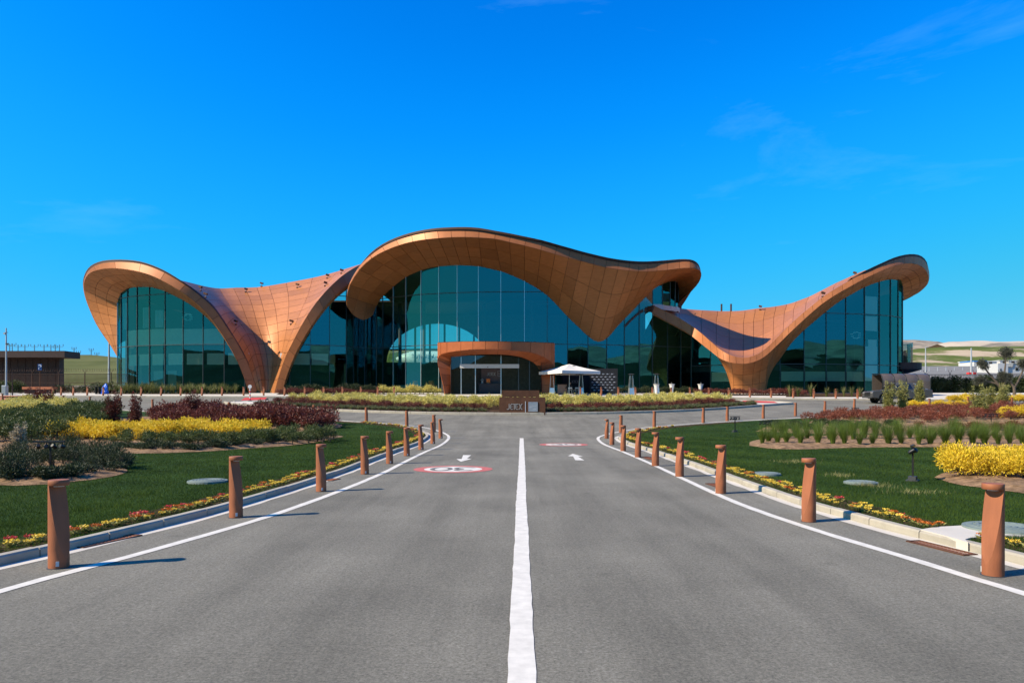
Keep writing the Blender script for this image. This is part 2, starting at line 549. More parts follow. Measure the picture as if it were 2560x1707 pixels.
COPPER = (0.41, 0.155, 0.050)
M = dict(
    copper=material('copper_panel', COPPER, 0.44, 0.16, 0.10, 1.4, 0.0, spec=0.25, objvar=0.13, stretch=(1, 1, 5)),
    fascia=material('fascia_copper', (0.38, 0.132, 0.046), 0.46, 0.15, 0.08, 1.4, spec=0.25, objvar=0.07),
    joint=material('dark_joint', (0.07, 0.032, 0.018), 0.8, 0, 0.1),
    rim=material('roof_rim', (0.075, 0.035, 0.024), 0.7, 0.0, 0.1),
    portal=material('portal_panel', (0.42, 0.115, 0.038), 0.42, 0.35, 0.08, 2.0, objvar=0.06),
    glass=glass_material('facade_glass', (0.66, 0.84, 0.74), (0.10, 0.60, 0.66), 0.19, 0.9, 0.10),
    clear=glass_material('clear_glass', (0.62, 0.74, 0.70), (0.9, 1, 1), 0.04, 0.9),
    mull=material('mullion', (0.075, 0.085, 0.082), 0.4, 0.6, 0.1),
    silver=material('bright_metal', (0.62, 0.62, 0.60), 0.3, 0.8, 0.06),
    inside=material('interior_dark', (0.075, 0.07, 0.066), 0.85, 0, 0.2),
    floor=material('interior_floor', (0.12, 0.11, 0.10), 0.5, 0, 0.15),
    blind=material('roller_blind', (0.82, 0.80, 0.66), 0.8, 0, 0.04),
    curtain=material('white_curtain', (0.82, 0.82, 0.80), 0.9, 0, 0.04),
    asphalt=asphalt_material(),
    paint=material('road_paint', (0.60, 0.56, 0.49), 0.75, 0, 0.11, 7.0, 0.15, 120),
    redpaint=material('red_paint', (0.50, 0.045, 0.04), 0.75, 0, 0.08, 3.0),
    pink=material('faded_red_paint', (0.46, 0.12, 0.10), 0.75, 0, 0.16, 5.0),
    blackpaint=material('black_paint', (0.15, 0.14, 0.125), 0.75, 0, 0.3, 4.0),
    concrete=material('concrete', (0.53, 0.48, 0.405), 0.85, 0, 0.08, 1.2, 0.2, 60),
    kerb=material('kerb_stone', (0.35, 0.31, 0.245), 0.85, 0, 0.12, 3.0, 0.3, 90, objvar=0.07),
    lawn=material('lawn_base', (0.024, 0.05, 0.011), 0.95, 0, 0.35, 0.9, 0.6, 60, spec=0.1),
    soil=material('garden_soil', (0.225, 0.14, 0.078), 0.95, 0, 0.5, 5.0, 1.0, 22, spec=0.1),
    mulch=material('dark_mulch', (0.06, 0.035, 0.02), 0.95, 0, 0.3, 4.0, 0.8, 40, spec=0.1),
    dirt=material('dry_ground', (0.20, 0.17, 0.115), 0.95, 0, 0.25, 0.08, 0.3, 3, spec=0.1, col2=(0.30, 0.25, 0.18)),
    corten=material('corten_bollard', (0.29, 0.096, 0.040), 0.66, 0.08, 0.20, 5.0, 0.12, 120, objvar=0.07, stretch=(1, 1, .22)),
    rust=material('corten_plate', (0.10, 0.040, 0.018), 0.7, 0.2, 0.22, 2.5, 0.1, 60),
    black=material('black_metal', (0.016, 0.017, 0.018), 0.45, 0.3, 0.1),
    darkgrey=material('dark_grey', (0.05, 0.05, 0.052), 0.55, 0.1, 0.1),
    grey=material('grey_metal', (0.34, 0.36, 0.37), 0.45, 0.5, 0.1),
    galv=material('galvanised', (0.42, 0.44, 0.46), 0.5, 0.4, 0.08),
    manhole=material('manhole_composite', (0.15, 0.185, 0.17), 0.75, 0, 0.1, 8.0),
    white=material('white_plastic', (0.55, 0.54, 0.52), 0.6, 0, 0.03),
    cloth=material('parasol_cloth', (0.66, 0.62, 0.57), 0.9, 0, 0.03),
    orange=material('orange_glaze', (0.92, 0.22, 0.02), 0.4, 0, 0.05),
    wood=material('podium_wood', (0.33, 0.20, 0.15), 0.6, 0, 0.15, 4.0),
    purple=material('reception_wall', (0.22, 0.16, 0.165), 0.7, 0, 0.06),
    desk=material('reception_desk', (0.055, 0.045, 0.05), 0.5, 0, 0.06),
    fence=material('brown_fence', (0.085, 0.042, 0.026), 0.6, 0.3, 0.15),
    bluebag=material('blue_tarp', (0.015, 0.13, 0.62), 0.35, 0, 0.15, 3.0),
    bluesign=material('blue_sign', (0.012, 0.05, 0.18), 0.4, 0, 0.05),
    darkbrown=material('dark_brown_cladding', (0.048, 0.026, 0.022), 0.6, 0.2, 0.12),
    brick=material('red_kerb', (0.36, 0.12, 0.055), 0.85, 0, 0.12),
    skin=material('skin', (0.56, 0.30, 0.22), 0.55, 0, 0.05),
    jacket=material('black_jacket', (0.012, 0.012, 0.014), 0.8, 0, 0.1),
    trousers=material('dark_trousers', (0.035, 0.03, 0.03), 0.8, 0, 0.1),
    hair=material('grey_hair', (0.22, 0.19, 0.17), 0.7, 0, 0.1),
    carpaint=material('charcoal_car_paint', (0.075, 0.072, 0.068), 0.36, 0.2, 0.04, coat=0.25),
    carglass=material('car_glass', (0.008, 0.009, 0.01), 0.04, 0, 0.05, spec=0.9),
    tyre=material('tyre_rubber', (0.018, 0.018, 0.018), 0.85, 0, 0.1),
    shelter=material('shelter_acrylic', (0.095, 0.076, 0.066), 0.22, 0, 0.08, spec=0.4),
    red=material('red_plastic', (0.62, 0.04, 0.035), 0.5, 0, 0.05),
    blueroof=material('blue_roof', (0.02, 0.17, 0.50), 0.5, 0, 0.06),
    housewall=material('white_render', (0.46, 0.46, 0.46), 0.85, 0, 0.05),
    greyroof=material('grey_roof', (0.16, 0.17, 0.18), 0.7, 0, 0.1),
    gravel=material('grey_gravel', (0.20, 0.19, 0.175), 0.95, 0, 0.18, 0.5, spec=0.1),
    bark=material('bark', (0.10, 0.075, 0.055), 0.9, 0, 0.3, 8.0, 0.5, 20),
    redbark=material('red_bark', (0.11, 0.045, 0.03), 0.9, 0, 0.2, 8.0),
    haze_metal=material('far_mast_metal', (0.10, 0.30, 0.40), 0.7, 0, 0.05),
    screen=material('white_screen', (0.80, 0.82, 0.84), 0.7, 0, 0.03),
    stone=material('travertine', (0.50, 0.47, 0.38), 0.8, 0, 0.1, 1.0),
    logo=material('logo_steel', (0.30, 0.265, 0.235), 0.45, 0.3, 0.05),
    print=material('pale_print', (0.55, 0.57, 0.60), 0.6, 0, 0.03),
    dimprint=material('dim_print', (0.12, 0.12, 0.125), 0.6, 0, 0.03),
    plane=material('aircraft_white', (0.78, 0.78, 0.78), 0.4, 0, 0.03),
)
LM = dict(
    yellow=leaf_material('yellow_leaf', (0.48, 0.30, 0.012), (0.92, 0.69, 0.05), 0.3),
    pale=leaf_material('pale_yellow_leaf', (0.40, 0.35, 0.07), (0.80, 0.69, 0.22), 0.3),
    green=leaf_material('dark_green_leaf', (0.028, 0.044, 0.010), (0.12, 0.145, 0.034), 0.2),
    deep=leaf_material('deep_green_leaf', (0.016, 0.028, 0.009), (0.055, 0.072, 0.022), 0.15),
    bright=leaf_material('fresh_green_leaf', (0.06, 0.085, 0.018), (0.42, 0.38, 0.12), 0.3),
    red=leaf_material('dark_red_leaf', (0.06, 0.014, 0.009), (0.22, 0.055, 0.036), 0.22),
    rust=leaf_material('rust_red_leaf', (0.10, 0.028, 0.015), (0.30, 0.085, 0.045), 0.25),
    variegated=leaf_material('variegated_leaf', (0.10, 0.075, 0.045), (0.58, 0.48, 0.32), 0.2),
    feather=leaf_material('feather_grass', (0.05, 0.085, 0.010), (0.165, 0.23, 0.035), 0.35),
    strap=leaf_material('strap_leaf', (0.07, 0.085, 0.02), (0.26, 0.25, 0.08), 0.3),
    lawn=leaf_material('lawn_blade', (0.018, 0.042, 0.007), (0.075, 0.118, 0.018), 0.3, 0.8, 0.08),
    dryblade=leaf_material('dry_blade', (0.20, 0.18, 0.06), (0.42, 0.38, 0.16), 0.3),
    cover=leaf_material('ground_cover_leaf', (0.05, 0.062, 0.022), (0.19, 0.20, 0.08), 0.25),
    olive=leaf_material('olive_leaf', (0.03, 0.035, 0.025), (0.12, 0.12, 0.085), 0.2),
    petal_y=leaf_material('yellow_petal', (0.62, 0.40, 0.03), (0.90, 0.68, 0.10), 0.3),
    petal_r=leaf_material('red_petal', (0.40, 0.02, 0.02), (0.75, 0.09, 0.10), 0.3),
    petal_o=leaf_material('orange_petal', (0.45, 0.09, 0.01), (0.70, 0.22, 0.03), 0.3),
)
# ------------------------------------------------------------------ the setting: terrain, road, lawns, kerbs
def terrain_z(x, y):
    r = math.hypot(x, y)
    z = gz(min(y, 100)) if y > 0 else 0.0
    z += 2.8 * min(1, max(0, (y - 118) / 20))
    if y < 0:
        z += 0.04 * max(0, -y - 30)
    return z

def grid_land(name, xs, ys, fz, mat):
    V = [(x, y, fz(x, y)) for y in ys for x in xs]
    nx = len(xs)
    F = [(j * nx + i, j * nx + i + 1, (j + 1) * nx + i + 1, (j + 1) * nx + i) for j in range(len(ys) - 1) for i in range(nx - 1)]
    o = link(name, np_mesh(name, V, F, mat, smooth=True))
    o['kind'] = 'structure'
    return o

gx = [-4000, -1500, -600, -300, -150, -90, -60, -40, -20, 0, 20, 40, 60, 90, 150, 300, 600, 1500, 4000]
gy = [-4000, -1500, -500, -200, -100, -60, -30, -10, 0, 10, 20, 30, 33, 35, 36, 37, 39, 42, 46, 50, 55, 60, 65, 70, 75, 80, 82, 84, 86, 90, 95, 100, 118, 128, 138, 160, 200, 300, 500, 900, 2000, 6000]
grid_land('ground', gx, gy, lambda x, y: terrain_z(x, y) - 0.03, M['dirt'])

def hill_noise(x, s=1.0):
    return (math.sin(x * 0.021 * s + 1.3) + 0.55 * math.sin(x * 0.053 * s + 0.4) + 0.3 * math.sin(x * 0.131 * s + 2.0) + 0.16 * math.sin(x * 0.31 * s + 5))

def land_material(name, stops, scale, stretch=(1, 1, 1), rough=0.95):
    m = bpy.data.materials.new(name); m.use_nodes = True
    nt = m.node_tree; bs = nt.nodes['Principled BSDF']; bs.inputs['Roughness'].default_value = rough
    bs.inputs['Specular IOR Level'].default_value = 0.05
    tc = nt.nodes.new('ShaderNodeTexCoord'); mp = nt.nodes.new('ShaderNodeMapping'); mp.inputs['Scale'].default_value = stretch
    nz = nt.nodes.new('ShaderNodeTexNoise'); nz.inputs['Scale'].default_value = scale; nz.inputs['Detail'].default_value = 10; nz.inputs['Roughness'].default_value = 0.65
    rp = nt.nodes.new('ShaderNodeValToRGB')
    rp.color_ramp.elements[0].position = stops[0][0]; rp.color_ramp.elements[0].color = (*stops[0][1], 1)
    rp.color_ramp.elements[1].position = stops[-1][0]; rp.color_ramp.elements[1].color = (*stops[-1][1], 1)
    for p, c in stops[1:-1]:
        e = rp.color_ramp.elements.new(p); e.color = (*c, 1)
    nt.links.new(tc.outputs['Object'], mp.inputs[0]); nt.links.new(mp.outputs[0], nz.inputs['Vector']); nt.links.new(nz.outputs['Fac'], rp.inputs[0]); nt.links.new(rp.outputs[0], bs.inputs['Base Color'])
    return m

green_hill = land_material('green_hill_land', [(0.30, (0.055, 0.075, 0.018)), (0.5, (0.10, 0.125, 0.03)), (0.54, (0.15, 0.145, 0.055)), (0.57, (0.36, 0.28, 0.19)), (0.7, (0.44, 0.35, 0.25))], 0.045, (1, .6, 4))
dry_hill = land_material('dry_green_hill_land', [(0.3, (0.075, 0.085, 0.025)), (0.55, (0.12, 0.125, 0.045)), (0.8, (0.17, 0.155, 0.07))], 0.06, (1, 1, 4))
rock_hill = land_material('quarry_hill_land', [(0.3, (0.13, 0.115, 0.095)), (0.46, (0.21, 0.18, 0.145)), (0.56, (0.32, 0.26, 0.20)), (0.63, (0.20, 0.175, 0.13)), (0.75, (0.10, 0.10, 0.055))], 0.03, (1, 1, 5))
pale_hill = land_material('pale_quarry_land', [(0.3, (0.36, 0.30, 0.235)), (0.7, (0.52, 0.44, 0.35))], 0.03, (1, 1, 5))
scrub_hill = land_material('scrub_hill_land', [(0.3, (0.018, 0.024, 0.012)), (0.5, (0.035, 0.04, 0.02)), (0.66, (0.06, 0.055, 0.035)), (0.8, (0.16, 0.14, 0.10))], 0.03, (1, 1, 2))

def ridge(name, x0, x1, yfront, ycrest, top, mat, n=90, rough=1.0, depth=6, base=None):
    """a hillside rising from yfront to a crest at ycrest and rolling away behind it; top(x) is the crest height"""
    xs = np.linspace(x0, x1, n)
    rows = []
    prof = [(0, 0.0), (0.2, 0.10), (0.45, 0.38), (0.7, 0.74), (0.88, 0.94), (1, 1.0), (1.25, 0.96), (1.7, 0.7), (2.4, 0.0)]
    for t, h in prof:
        y = yfront + (ycrest - yfront) * t
        rows.append([(x, y + 0.05 * (ycrest - yfront) * math.sin(x * 0.011 + t * 3), (terrain_z(x, min(max(y, -400), 400)) if base is None or t > 1.5 else base) * (1 - h) + (top(x) * h) + rough * (h * (1 - abs(1 - t)) if t < 1.3 else 0) * 0.9 * math.sin(x * 0.09 + 4 * t) * math.cos(x * 0.037 + 7 * t) - (0.6 if h == 0 else 0)) for x in xs])
    V = [p for r in rows for p in r]
    F = [(j * n + i, j * n + i + 1, (j + 1) * n + i + 1, (j + 1) * n + i) for j in range(len(rows) - 1) for i in range(n - 1)]
    if ycrest < yfront:
        F = [f[::-1] for f in F]
    o = link(name, np_mesh(name, V, F, mat, smooth=True))
    o['kind'] = 'structure'
    return o

H = lambda v, d: EYE + (1006 - v) / 1850 * d
# left of the building: low dry grass hill; right: green hill, quarried ridges beyond
ridge('hill', -330, -20, 128, 210, lambda x: H(888, 210) + 0.45 * hill_noise(x, 1.6) - max(0, (x + 60)) * 0.14, dry_hill, 80, 0.5)
ridge('hill', 90, 430, 195, 330, lambda x: H(878, 330) - max(0, abs(x - 195) - 60) * 0.055 + 0.9 * hill_noise(x, 1.3), green_hill, 90, 1.2, base=11.2)
ridge('hill', 150, 1100, 420, 640, lambda x: H(866, 640) + 3.0 * hill_noise(x, 0.55) * 0.7 + max(0, x - 400) * 0.055, rock_hill, 120, 2.5)
ridge('hill', 520, 780, 760, 900, lambda x: H(853, 900) - max(0, abs(x - 590) - 55) * 0.22, pale_hill, 60, 1.0)
ridge('hill', 380, 2600, 1100, 1500, lambda x: H(859, 1500) + 5 * hill_noise(x, 0.35), rock_hill, 120, 2.0)
ridge('hill', -60, 80, 210, 330, lambda x: H(872, 330) + 1.2 * hill_noise(x, 1.2), green_hill, 50, 1.0)
# behind the photographer: the scrubby ridge the glass mirrors
ridge('hill', -700, 700, -110, -330, lambda x: 27 + 7.0 * hill_noise(x, 0.9) + 2.2 * hill_noise(x, 4.1), scrub_hill, 220, 3.0)
ridge('hill', 260, 1200, -160, -520, lambda x: 62 + 14 * hill_noise(x, 0.4), rock_hill, 120, 3.0)

# --- asphalt
asphalt = sheet('asphalt_road', [(-95, -30), (95, -30), (95, 84), (-95, 84)], 0.0, M['asphalt'], step=1.0)

# --- edge lines of the drive, surveyed from the photograph
LEFT_LINE_PX = [(69, 1459), (199, 1424), (329, 1389.5), (523, 1335), (695, 1283), (860, 1223), (960, 1181), (1001, 1160), (1062, 1130), (1103, 1112), (1122, 1094), (1112, 1083.5), (1088, 1075), (1044, 1066), (960, 1058), (828, 1050)]
RIGHT_LINE_PX = [(2472, 1457.5), (2319, 1410), (2166, 1364), (2013, 1317), (1840, 1256), (1715, 1200), (1638, 1164), (1562, 1131), (1511, 1111), (1495, 1097), (1503, 1090), (1529, 1083), (1582, 1073.5), (1626, 1067.5), (1715, 1060), (1818, 1053.5)]
Lw = [tuple(at(u, v)[:2]) for u, v in LEFT_LINE_PX]
Rw = [tuple(at(u, v)[:2]) for u, v in RIGHT_LINE_PX]
Lw = [(-8.4, -14), (-6.2, -2), (-5.30, 3.0)] + Lw + [(-16, 48.8), (-22, 51.9), (-28, 55.2), (-34, 58.5), (-42, 63), (-56, 71)]
Rw = [(7.8, -14), (5.9, -2), (5.12, 3.0)] + Rw + [(20, 49.0), (25.5, 51.5), (30, 54.3), (36, 57.4), (44, 60.5), (60, 66)]
Lpath = smooth_path(Lw, 0.35)
Rpath = smooth_path(Rw, 0.35)
for nm, pth in (('edge_line', Lpath), ('edge_line', Rpath)):
    o = ribbon(nm, pth, 0.135, 0.006, M['paint'], wob=0.003); o['kind'] = 'structure'
CEN = [(0.05, -12), (0.05, 2.0), (0.06, 4.5), (0.10, 7.8), (0.125, 9.5), (0.16, 12.8), (0.24, 18), (0.33, 25), (0.45, 34.6)]
o = ribbon('centre_line', smooth_path(CEN, 0.22), 0.175, 0.006, M['paint'], wob=0.003); o['kind'] = 'structure'

def left_of(path, d): return offset_path(path, d)
def right_of(path, d): return offset_path(path, -d)

# --- kerbs of single stones, lawns, flower strips
def kerb_run(path, w, h, name, stone_len, n_max=200, drop=(), hoff=0.0):
    root = empty(name, (float(path[0][0]), float(path[0][1]), gz(path[0][1])))
    root['kind'] = 'structure'
    p = np.asarray(path)
    seg = np.r_[0, np.cumsum(np.linalg.norm(np.diff(p, axis=0), axis=1))]
    n = int(seg[-1] / stone_len)
    t = np.gradient(p, axis=0); t /= np.linalg.norm(t, axis=1)[:, None]
    for k in range(n):
        if k in drop: continue
        V, F = [], []
        qs = np.linspace(k * stone_len + 0.008, (k + 1) * stone_len - 0.008, 3)
        for q in qs:
            c = np.array([np.interp(q, seg, p[:, 0]), np.interp(q, seg, p[:, 1])])
            tt = np.array([np.interp(q, seg, t[:, 0]), np.interp(q, seg, t[:, 1])]); tt /= np.linalg.norm(tt)
            nn = np.array([-tt[1], tt[0]])
            jit = random.uniform(-0.004, 0.004) if False else 0
            for s, z in ((-w / 2, -0.12), (-w / 2, h - 0.02), (-w / 2 + 0.02, h), (w / 2 - 0.02, h), (w / 2, h - 0.02), (w / 2, -0.12)):
                a = c + nn * s
                V.append((a[0], a[1], gz(a[1]) + z + hoff + (0.003 * ((k * 7) % 3 - 1) if z > 0 else 0)))
        for i in range(2):
            for j in range(5):
                F.append((i * 6 + j, i * 6 + j + 1, (i + 1) * 6 + j + 1, (i + 1) * 6 + j))
        for b in (0, 12):
            F += [(b, b + 1, b + 4, b + 5), (b + 1, b + 2, b + 3, b + 4)]
        me = np_mesh('kerb_stone', V, F, M['kerb'])
        bm = bmesh.new(); bm.from_mesh(me); bmesh.ops.recalc_face_normals(bm, faces=bm.faces); bm.to_mesh(me); bm.free()
        link('kerb_stone', me, root, world=True)
    return root

KO = 1.02                                              # kerb centre beyond the painted line
Lk = smooth_path(left_of(Lpath, KO), 0.35); Rk = smooth_path(right_of(Rpath, KO), 0.35)
kerb_run(Lk[(Lk[:, 1] > -1) & (Lk[:, 0] > -46)], 0.145, 0.100, 'kerb', 1.0)
kerb_run(Rk[(Rk[:, 1] > -1) & (Rk[:, 0] < 46)], 0.145, 0.100, 'kerb', 1.0)
for pth, sd in ((Lpath, 1), (Rpath, -1)):              # pale concrete gutter at the foot of the kerb
    q = offset_path(pth, sd * (KO - 0.17))
    o = ribbon('gutter', smooth_path(q, 0.5), 0.17, 0.004, M['concrete'], wob=0.012); o['kind'] = 'structure'

def lawn_poly(path, side, far_x):
    p = offset_path(path, side * (KO + 0.085))
    p = smooth_path(p, 0.8)
    pts = [tuple(q) for q in p]
    pts += [(far_x, pts[-1][1]), (far_x, pts[0][1])]
    return pts if side < 0 else pts[::-1]
LAWN_H = 0.085
Lpoly = lawn_poly(Lpath, 1, -75); Rpoly = lawn_poly(Rpath, -1, 75)
sheet('lawn', Lpoly, LAWN_H, M['lawn'], step=1.0)
sheet('lawn', Rpoly, LAWN_H, M['lawn'], step=1.0)

def inside(poly, x, y):
    """vectorised point-in-polygon"""
    poly = np.asarray(poly); x = np.asarray(x); y = np.asarray(y)
    r = np.zeros(x.shape, bool)
    j = len(poly) - 1
    for i in range(len(poly)):
        xi, yi = poly[i]; xj, yj = poly[j]
        c = ((yi > y) != (yj > y)) & (x < (xj - xi) * (y - yi) / (yj - yi + 1e-12) + xi)
        r ^= c
        j = i
    return r

# --- soil beds laid on the lawns (outlines surveyed)
def bed(name, px, mat=None, d=False, h=0.05, side=None, amp=0.05):
    pts = [tuple(at(u, v)[:2]) for u, v in px]
    pts = [tuple(q) for q in smooth_path(pts + [pts[0]], 0.5)][:-1]
    _E = np.array(pts); _E2 = np.roll(_E, -1, 0); _D = _E2 - _E; _L = (_D ** 2).sum(1) + 1e-9
    def edge_d(x, y):
        q = np.array([x, y]); t = np.clip(((q - _E) * _D).sum(1) / _L, 0, 1); return float(np.sqrt((((_E + _D * t[:, None]) - q) ** 2).sum(1).min()))
    nz = lambda x, y: min(1, edge_d(x, y) / .55) * (0.03 + amp * (0.5 + 0.5 * math.sin(x * 5.1 + 1.7 * math.sin(y * 3.3)) * math.sin(y * 4.7 + x)) + random.uniform(0, 0.055))
    o = sheet(name, pts, LAWN_H + 0.012, mat or M['soil'], cell=0.27, bump=nz)
    return pts
BEDS = []
BEDS.append(bed('soil_bed', [(-60, 1222), (60, 1226), (180, 1216), (270, 1204), (318, 1189), (300, 1176), (240, 1168), (150, 1160), (60, 1150), (-60, 1150)]))
BEDS.append(bed('soil_bed', [(230, 1135), (330, 1141), (480, 1137), (620, 1128), (760, 1116), (830, 1102), (850, 1094), (700, 1090), (500, 1092), (300, 1094), (60, 1100), (-80, 1112), (-80, 1146), (60, 1140)]))
BEDS.append(bed('soil_bed', [(-80, 1100), (120, 1095), (260, 1078), (380, 1072), (560, 1080), (760, 1084), (845, 1074), (838, 1062), (700, 1050), (560, 1044), (420, 1043), (300, 1050), (220, 1036), (100, 1032), (-80, 1030)]))
BEDS.append(bed('soil_bed', [(1873, 1120), (1930, 1128), (2010, 1130), (2120, 1126), (2300, 1124), (2640, 1124), (2640, 1094), (2300, 1092), (2060, 1096), (1930, 1102), (1880, 1108)]))
BEDS.append(bed('soil_bed', [(1888, 1083), (1960, 1086), (2080, 1090), (2300, 1087), (2640, 1087), (2640, 1042), (2480, 1036), (2300, 1034), (2180, 1040), (2050, 1052), (2010, 1062), (1930, 1068)]))
BEDS.append(bed('soil_bed', [(2336, 1204), (2390, 1222), (2480, 1234), (2640, 1246), (2640, 1172), (2520, 1172), (2420, 1182), (2360, 1192)]))
BEDS.append(bed('soil_bed', [(2180, 1034), (2300, 1030), (2480, 1030), (2640, 1030), (2640, 1018), (2400, 1016), (2260, 1018), (2190, 1026)]))

# --- concrete pad with the big manhole on the right
pad = [(1451 / 1, 0)]
pad = [tuple(at(1860 + .3061 * x, 980 + .3061 * y)[:2]) for x, y in ((1440, 1190), (1560, 1168), (1830, 1152), (2080, 1142), (2500, 1150), (2500, 1240), (2290, 1240), (2120, 1240), (1960, 1252), (1850, 1262), (1805, 1275), (1830, 1302), (1640, 1244))]
_m = MB(); _m.plate(pad if sum(a[0] * b[1] - b[0] * a[1] for a, b in zip(pad, pad[1:] + pad[:1])) > 0 else pad[::-1], -0.02, 0.108); tag(_m.build('concrete_pad', M['concrete']), kind='structure')

# --- island in front of the entrance
ISL_F = [(-25.2, 65.2), (-24.0, 63.2), (-21, 60.6), (-17, 57.4), (-12, 54.2), (-6, 51.8), (0, 51.0), (6, 51.7), (12, 54.0), (16.5, 57.2), (20, 60.2), (22.6, 62.4), (24.0, 63.6)]
ISL_B = [(22.5, 66.5), (18, 68.4), (10, 69.6), (0, 70), (-10, 69.8), (-18, 69), (-23, 67.4)]
ip = smooth_path(np.array(ISL_F + ISL_B + [ISL_F[0]]), 0.5)[:-1]
ISLAND = [tuple(q) for q in ip]
cx_, cy_ = np.mean(ip, axis=0)
def shrink(poly, d):
    return [tuple(q) for q in offset_path(np.vstack([poly, poly[:1]]), d)]
sheet('island', ISLAND, 0.11, M['concrete'])
isl_in = offset_path(np.vstack([ip, ip[:1], ip[1:2]]), 0.45)
isl_in = [tuple(q) for q in isl_in if -21.8 < q[0] < 20.6]
sheet('island_bed', isl_in, 0.16, M['mulch'])
kerb_run(smooth_path(offset_path(np.vstack([ip, ip[:1]]), -0.09), 0.4), 0.18, 0.17, 'kerb', 1.2)
for px in ([(600, 1006), (662, 1002), (668, 996), (612, 997)], [(1845, 1010), (1945, 1010.5), (1930, 1005), (1858, 1004.5)]):
    o = sheet('red_marking', [tuple(at(u, v)[:2]) for u, v in px], 0.125 if px[0][0] < 1000 else 0.125, M['redpaint'])

# --- pavement before the glass front
PAVE = [(-95, 78.5), (-60, 77.2), (-44, 76.3), (-30, 75.4), (-15, 75.0), (0, 75.2), (12, 74.6), (22, 72.6), (33, 69.8), (45, 68.8), (60, 68.4), (60, 92), (-95, 92)]
sheet('pavement', PAVE, 0.13, M['concrete'], step=1.0)
pk = smooth_path(offset_path(smooth_path(np.array(PAVE[1:11]), 0.8), -0.07), 0.8)
kerb_run(pk[(pk[:, 0] > -52) & (pk[:, 0] < 48)], 0.16, 0.155, 'kerb', 1.6)
sheet('forecourt', [(-60, 90.0), (70, 90.0), (70, 122), (-60, 122)], 0.02, M['gravel'])
bank = [(96, 2.6), (104, 3.4), (112, 4.9), (118, 6.0), (124, 6.35), (135, 7.2), (150, 8.2), (170, 9.6), (190, 11.0), (200, 11.5), (235, 11.6), (250, 5.0)]
BX = [50, 54, 58, 64, 75, 90, 110, 140, 180, 240, 320, 430]
grid_land('gravel_bank', BX, [b[0] for b in bank], lambda x, y: (lambda z: 2.4 + (z - 2.4) * min(1, max(0, (x - 50) / 5)))(float(np.interp(y, [b[0] for b in bank], [b[1] for b in bank])) + (0.25 * math.sin(x * .4) * math.sin(y * .3) if y > 112 else 0)), M['gravel'])
sheet('apron', [(-60, 139), (60, 139), (60, 200), (-60, 200)], 2.9, M['concrete'], step=30)

# --- painted road marks
def ground_mark(name, pts, mat, off):
    V = [(p[0], p[1], gz(p[1]) + off) for p in pts]
    me = bpy.data.meshes.new(name); me.from_pydata(V, [], [tuple(range(len(V)))]); me.materials.append(mat); me.update()
    if me.polygons[0].normal.z < 0: me.flip_normals()
    o = link(name, me); return o
zA = lambda x, y: tuple(at(1040 + .1871 * x, 1080 + .1871 * y)[:2])
o = ground_mark('road_arrow', [zA(*p) for p in ((630, 308), (737, 308), (680, 355), (745, 357), (600, 396), (540, 360), (610, 360))], M['paint'], 0.006); o['kind'] = 'structure'
o = ground_mark('road_arrow', [zA(*p) for p in ((2095, 290), (2232, 328), (2165, 328), (2250, 378), (2128, 375), (2100, 325), (2030, 320))], M['paint'], 0.006); o['kind'] = 'structure'

def roundel(c, r, rot, label, worn=False):
    root = empty('speed_roundel', (c[0], c[1], gz(c[1])))
    root['kind'] = 'structure'
    mb = MB(); n = 48
    ri = r * 0.735
    vs = [(rr * math.cos(2 * math.pi * k / n), rr * math.sin(2 * math.pi * k / n), 0.006) for rr in (ri, r) for k in range(n)]
    mb.add(vs, [(k, n + k, n + (k + 1) % n, (k + 1) % n) for k in range(n)])
    mb.build('red_ring', M['pink'], root)
    mb = MB(); mb.add(vs[:n], [tuple(range(n))]); mb.build('white_disc', M['paint'], root)
    for ch, ox in (('3', -0.30 * r), ('0', 0.30 * r)):
        mb = MB()
        s = 0.52 * r; w = 0.115 * r
        if ch == '3':
            stroke(mb, arc(0, s * 0.42, s * 0.42, 150, -80, 12, s * 0.40), w); stroke(mb, arc(0, -s * 0.42, s * 0.46, 80, -150, 12, s * 0.44), w)
        else:
            stroke(mb, arc(0, 0, s * 0.44, 0, 360, 24, s * 0.86)[:-1], w, closed=True)
        cr_, sr_ = math.cos(rot), math.sin(rot)
        mb.v = [((x + ox) * cr_ - z * sr_, (x + ox) * sr_ + z * cr_, 0.011) for x, y, z in mb.v]
        o = mb.build('digit', M['blackpaint'], root)
        me = o.data
        bm = bmesh.new(); bm.from_mesh(me)
        for f in bm.faces:
            f.normal_update()
            if f.normal.z < 0: f.normal_flip()
        bm.to_mesh(me); bm.free()
    return root
c1 = at(1133, 1172.6); roundel((c1.x, c1.y), 1.0, math.pi, '')
c2 = at(1409, 1111.3); roundel((c2.x, c2.y), 0.98, 0.0, '')
# ------------------------------------------------------------------ the terminal building
BZ = 2.72                                              # terrace level
terminal = empty('terminal_building', (0, 90, BZ))
tag(terminal, 'long airport lounge with a flowing copper shell roof on arches and tall blue glass walls', 'building')

def z1(x, y): return (160 + .26786 * x, 600 + .26786 * y)
def z2(x, y): return (680 + .2934 * x, 560 + .2934 * y)
def z3(x, y): return (1200 + .2934 * x, 560 + .2934 * y)
def z4(x, y): return (1600 + .3231 * x, 600 + .3231 * y)

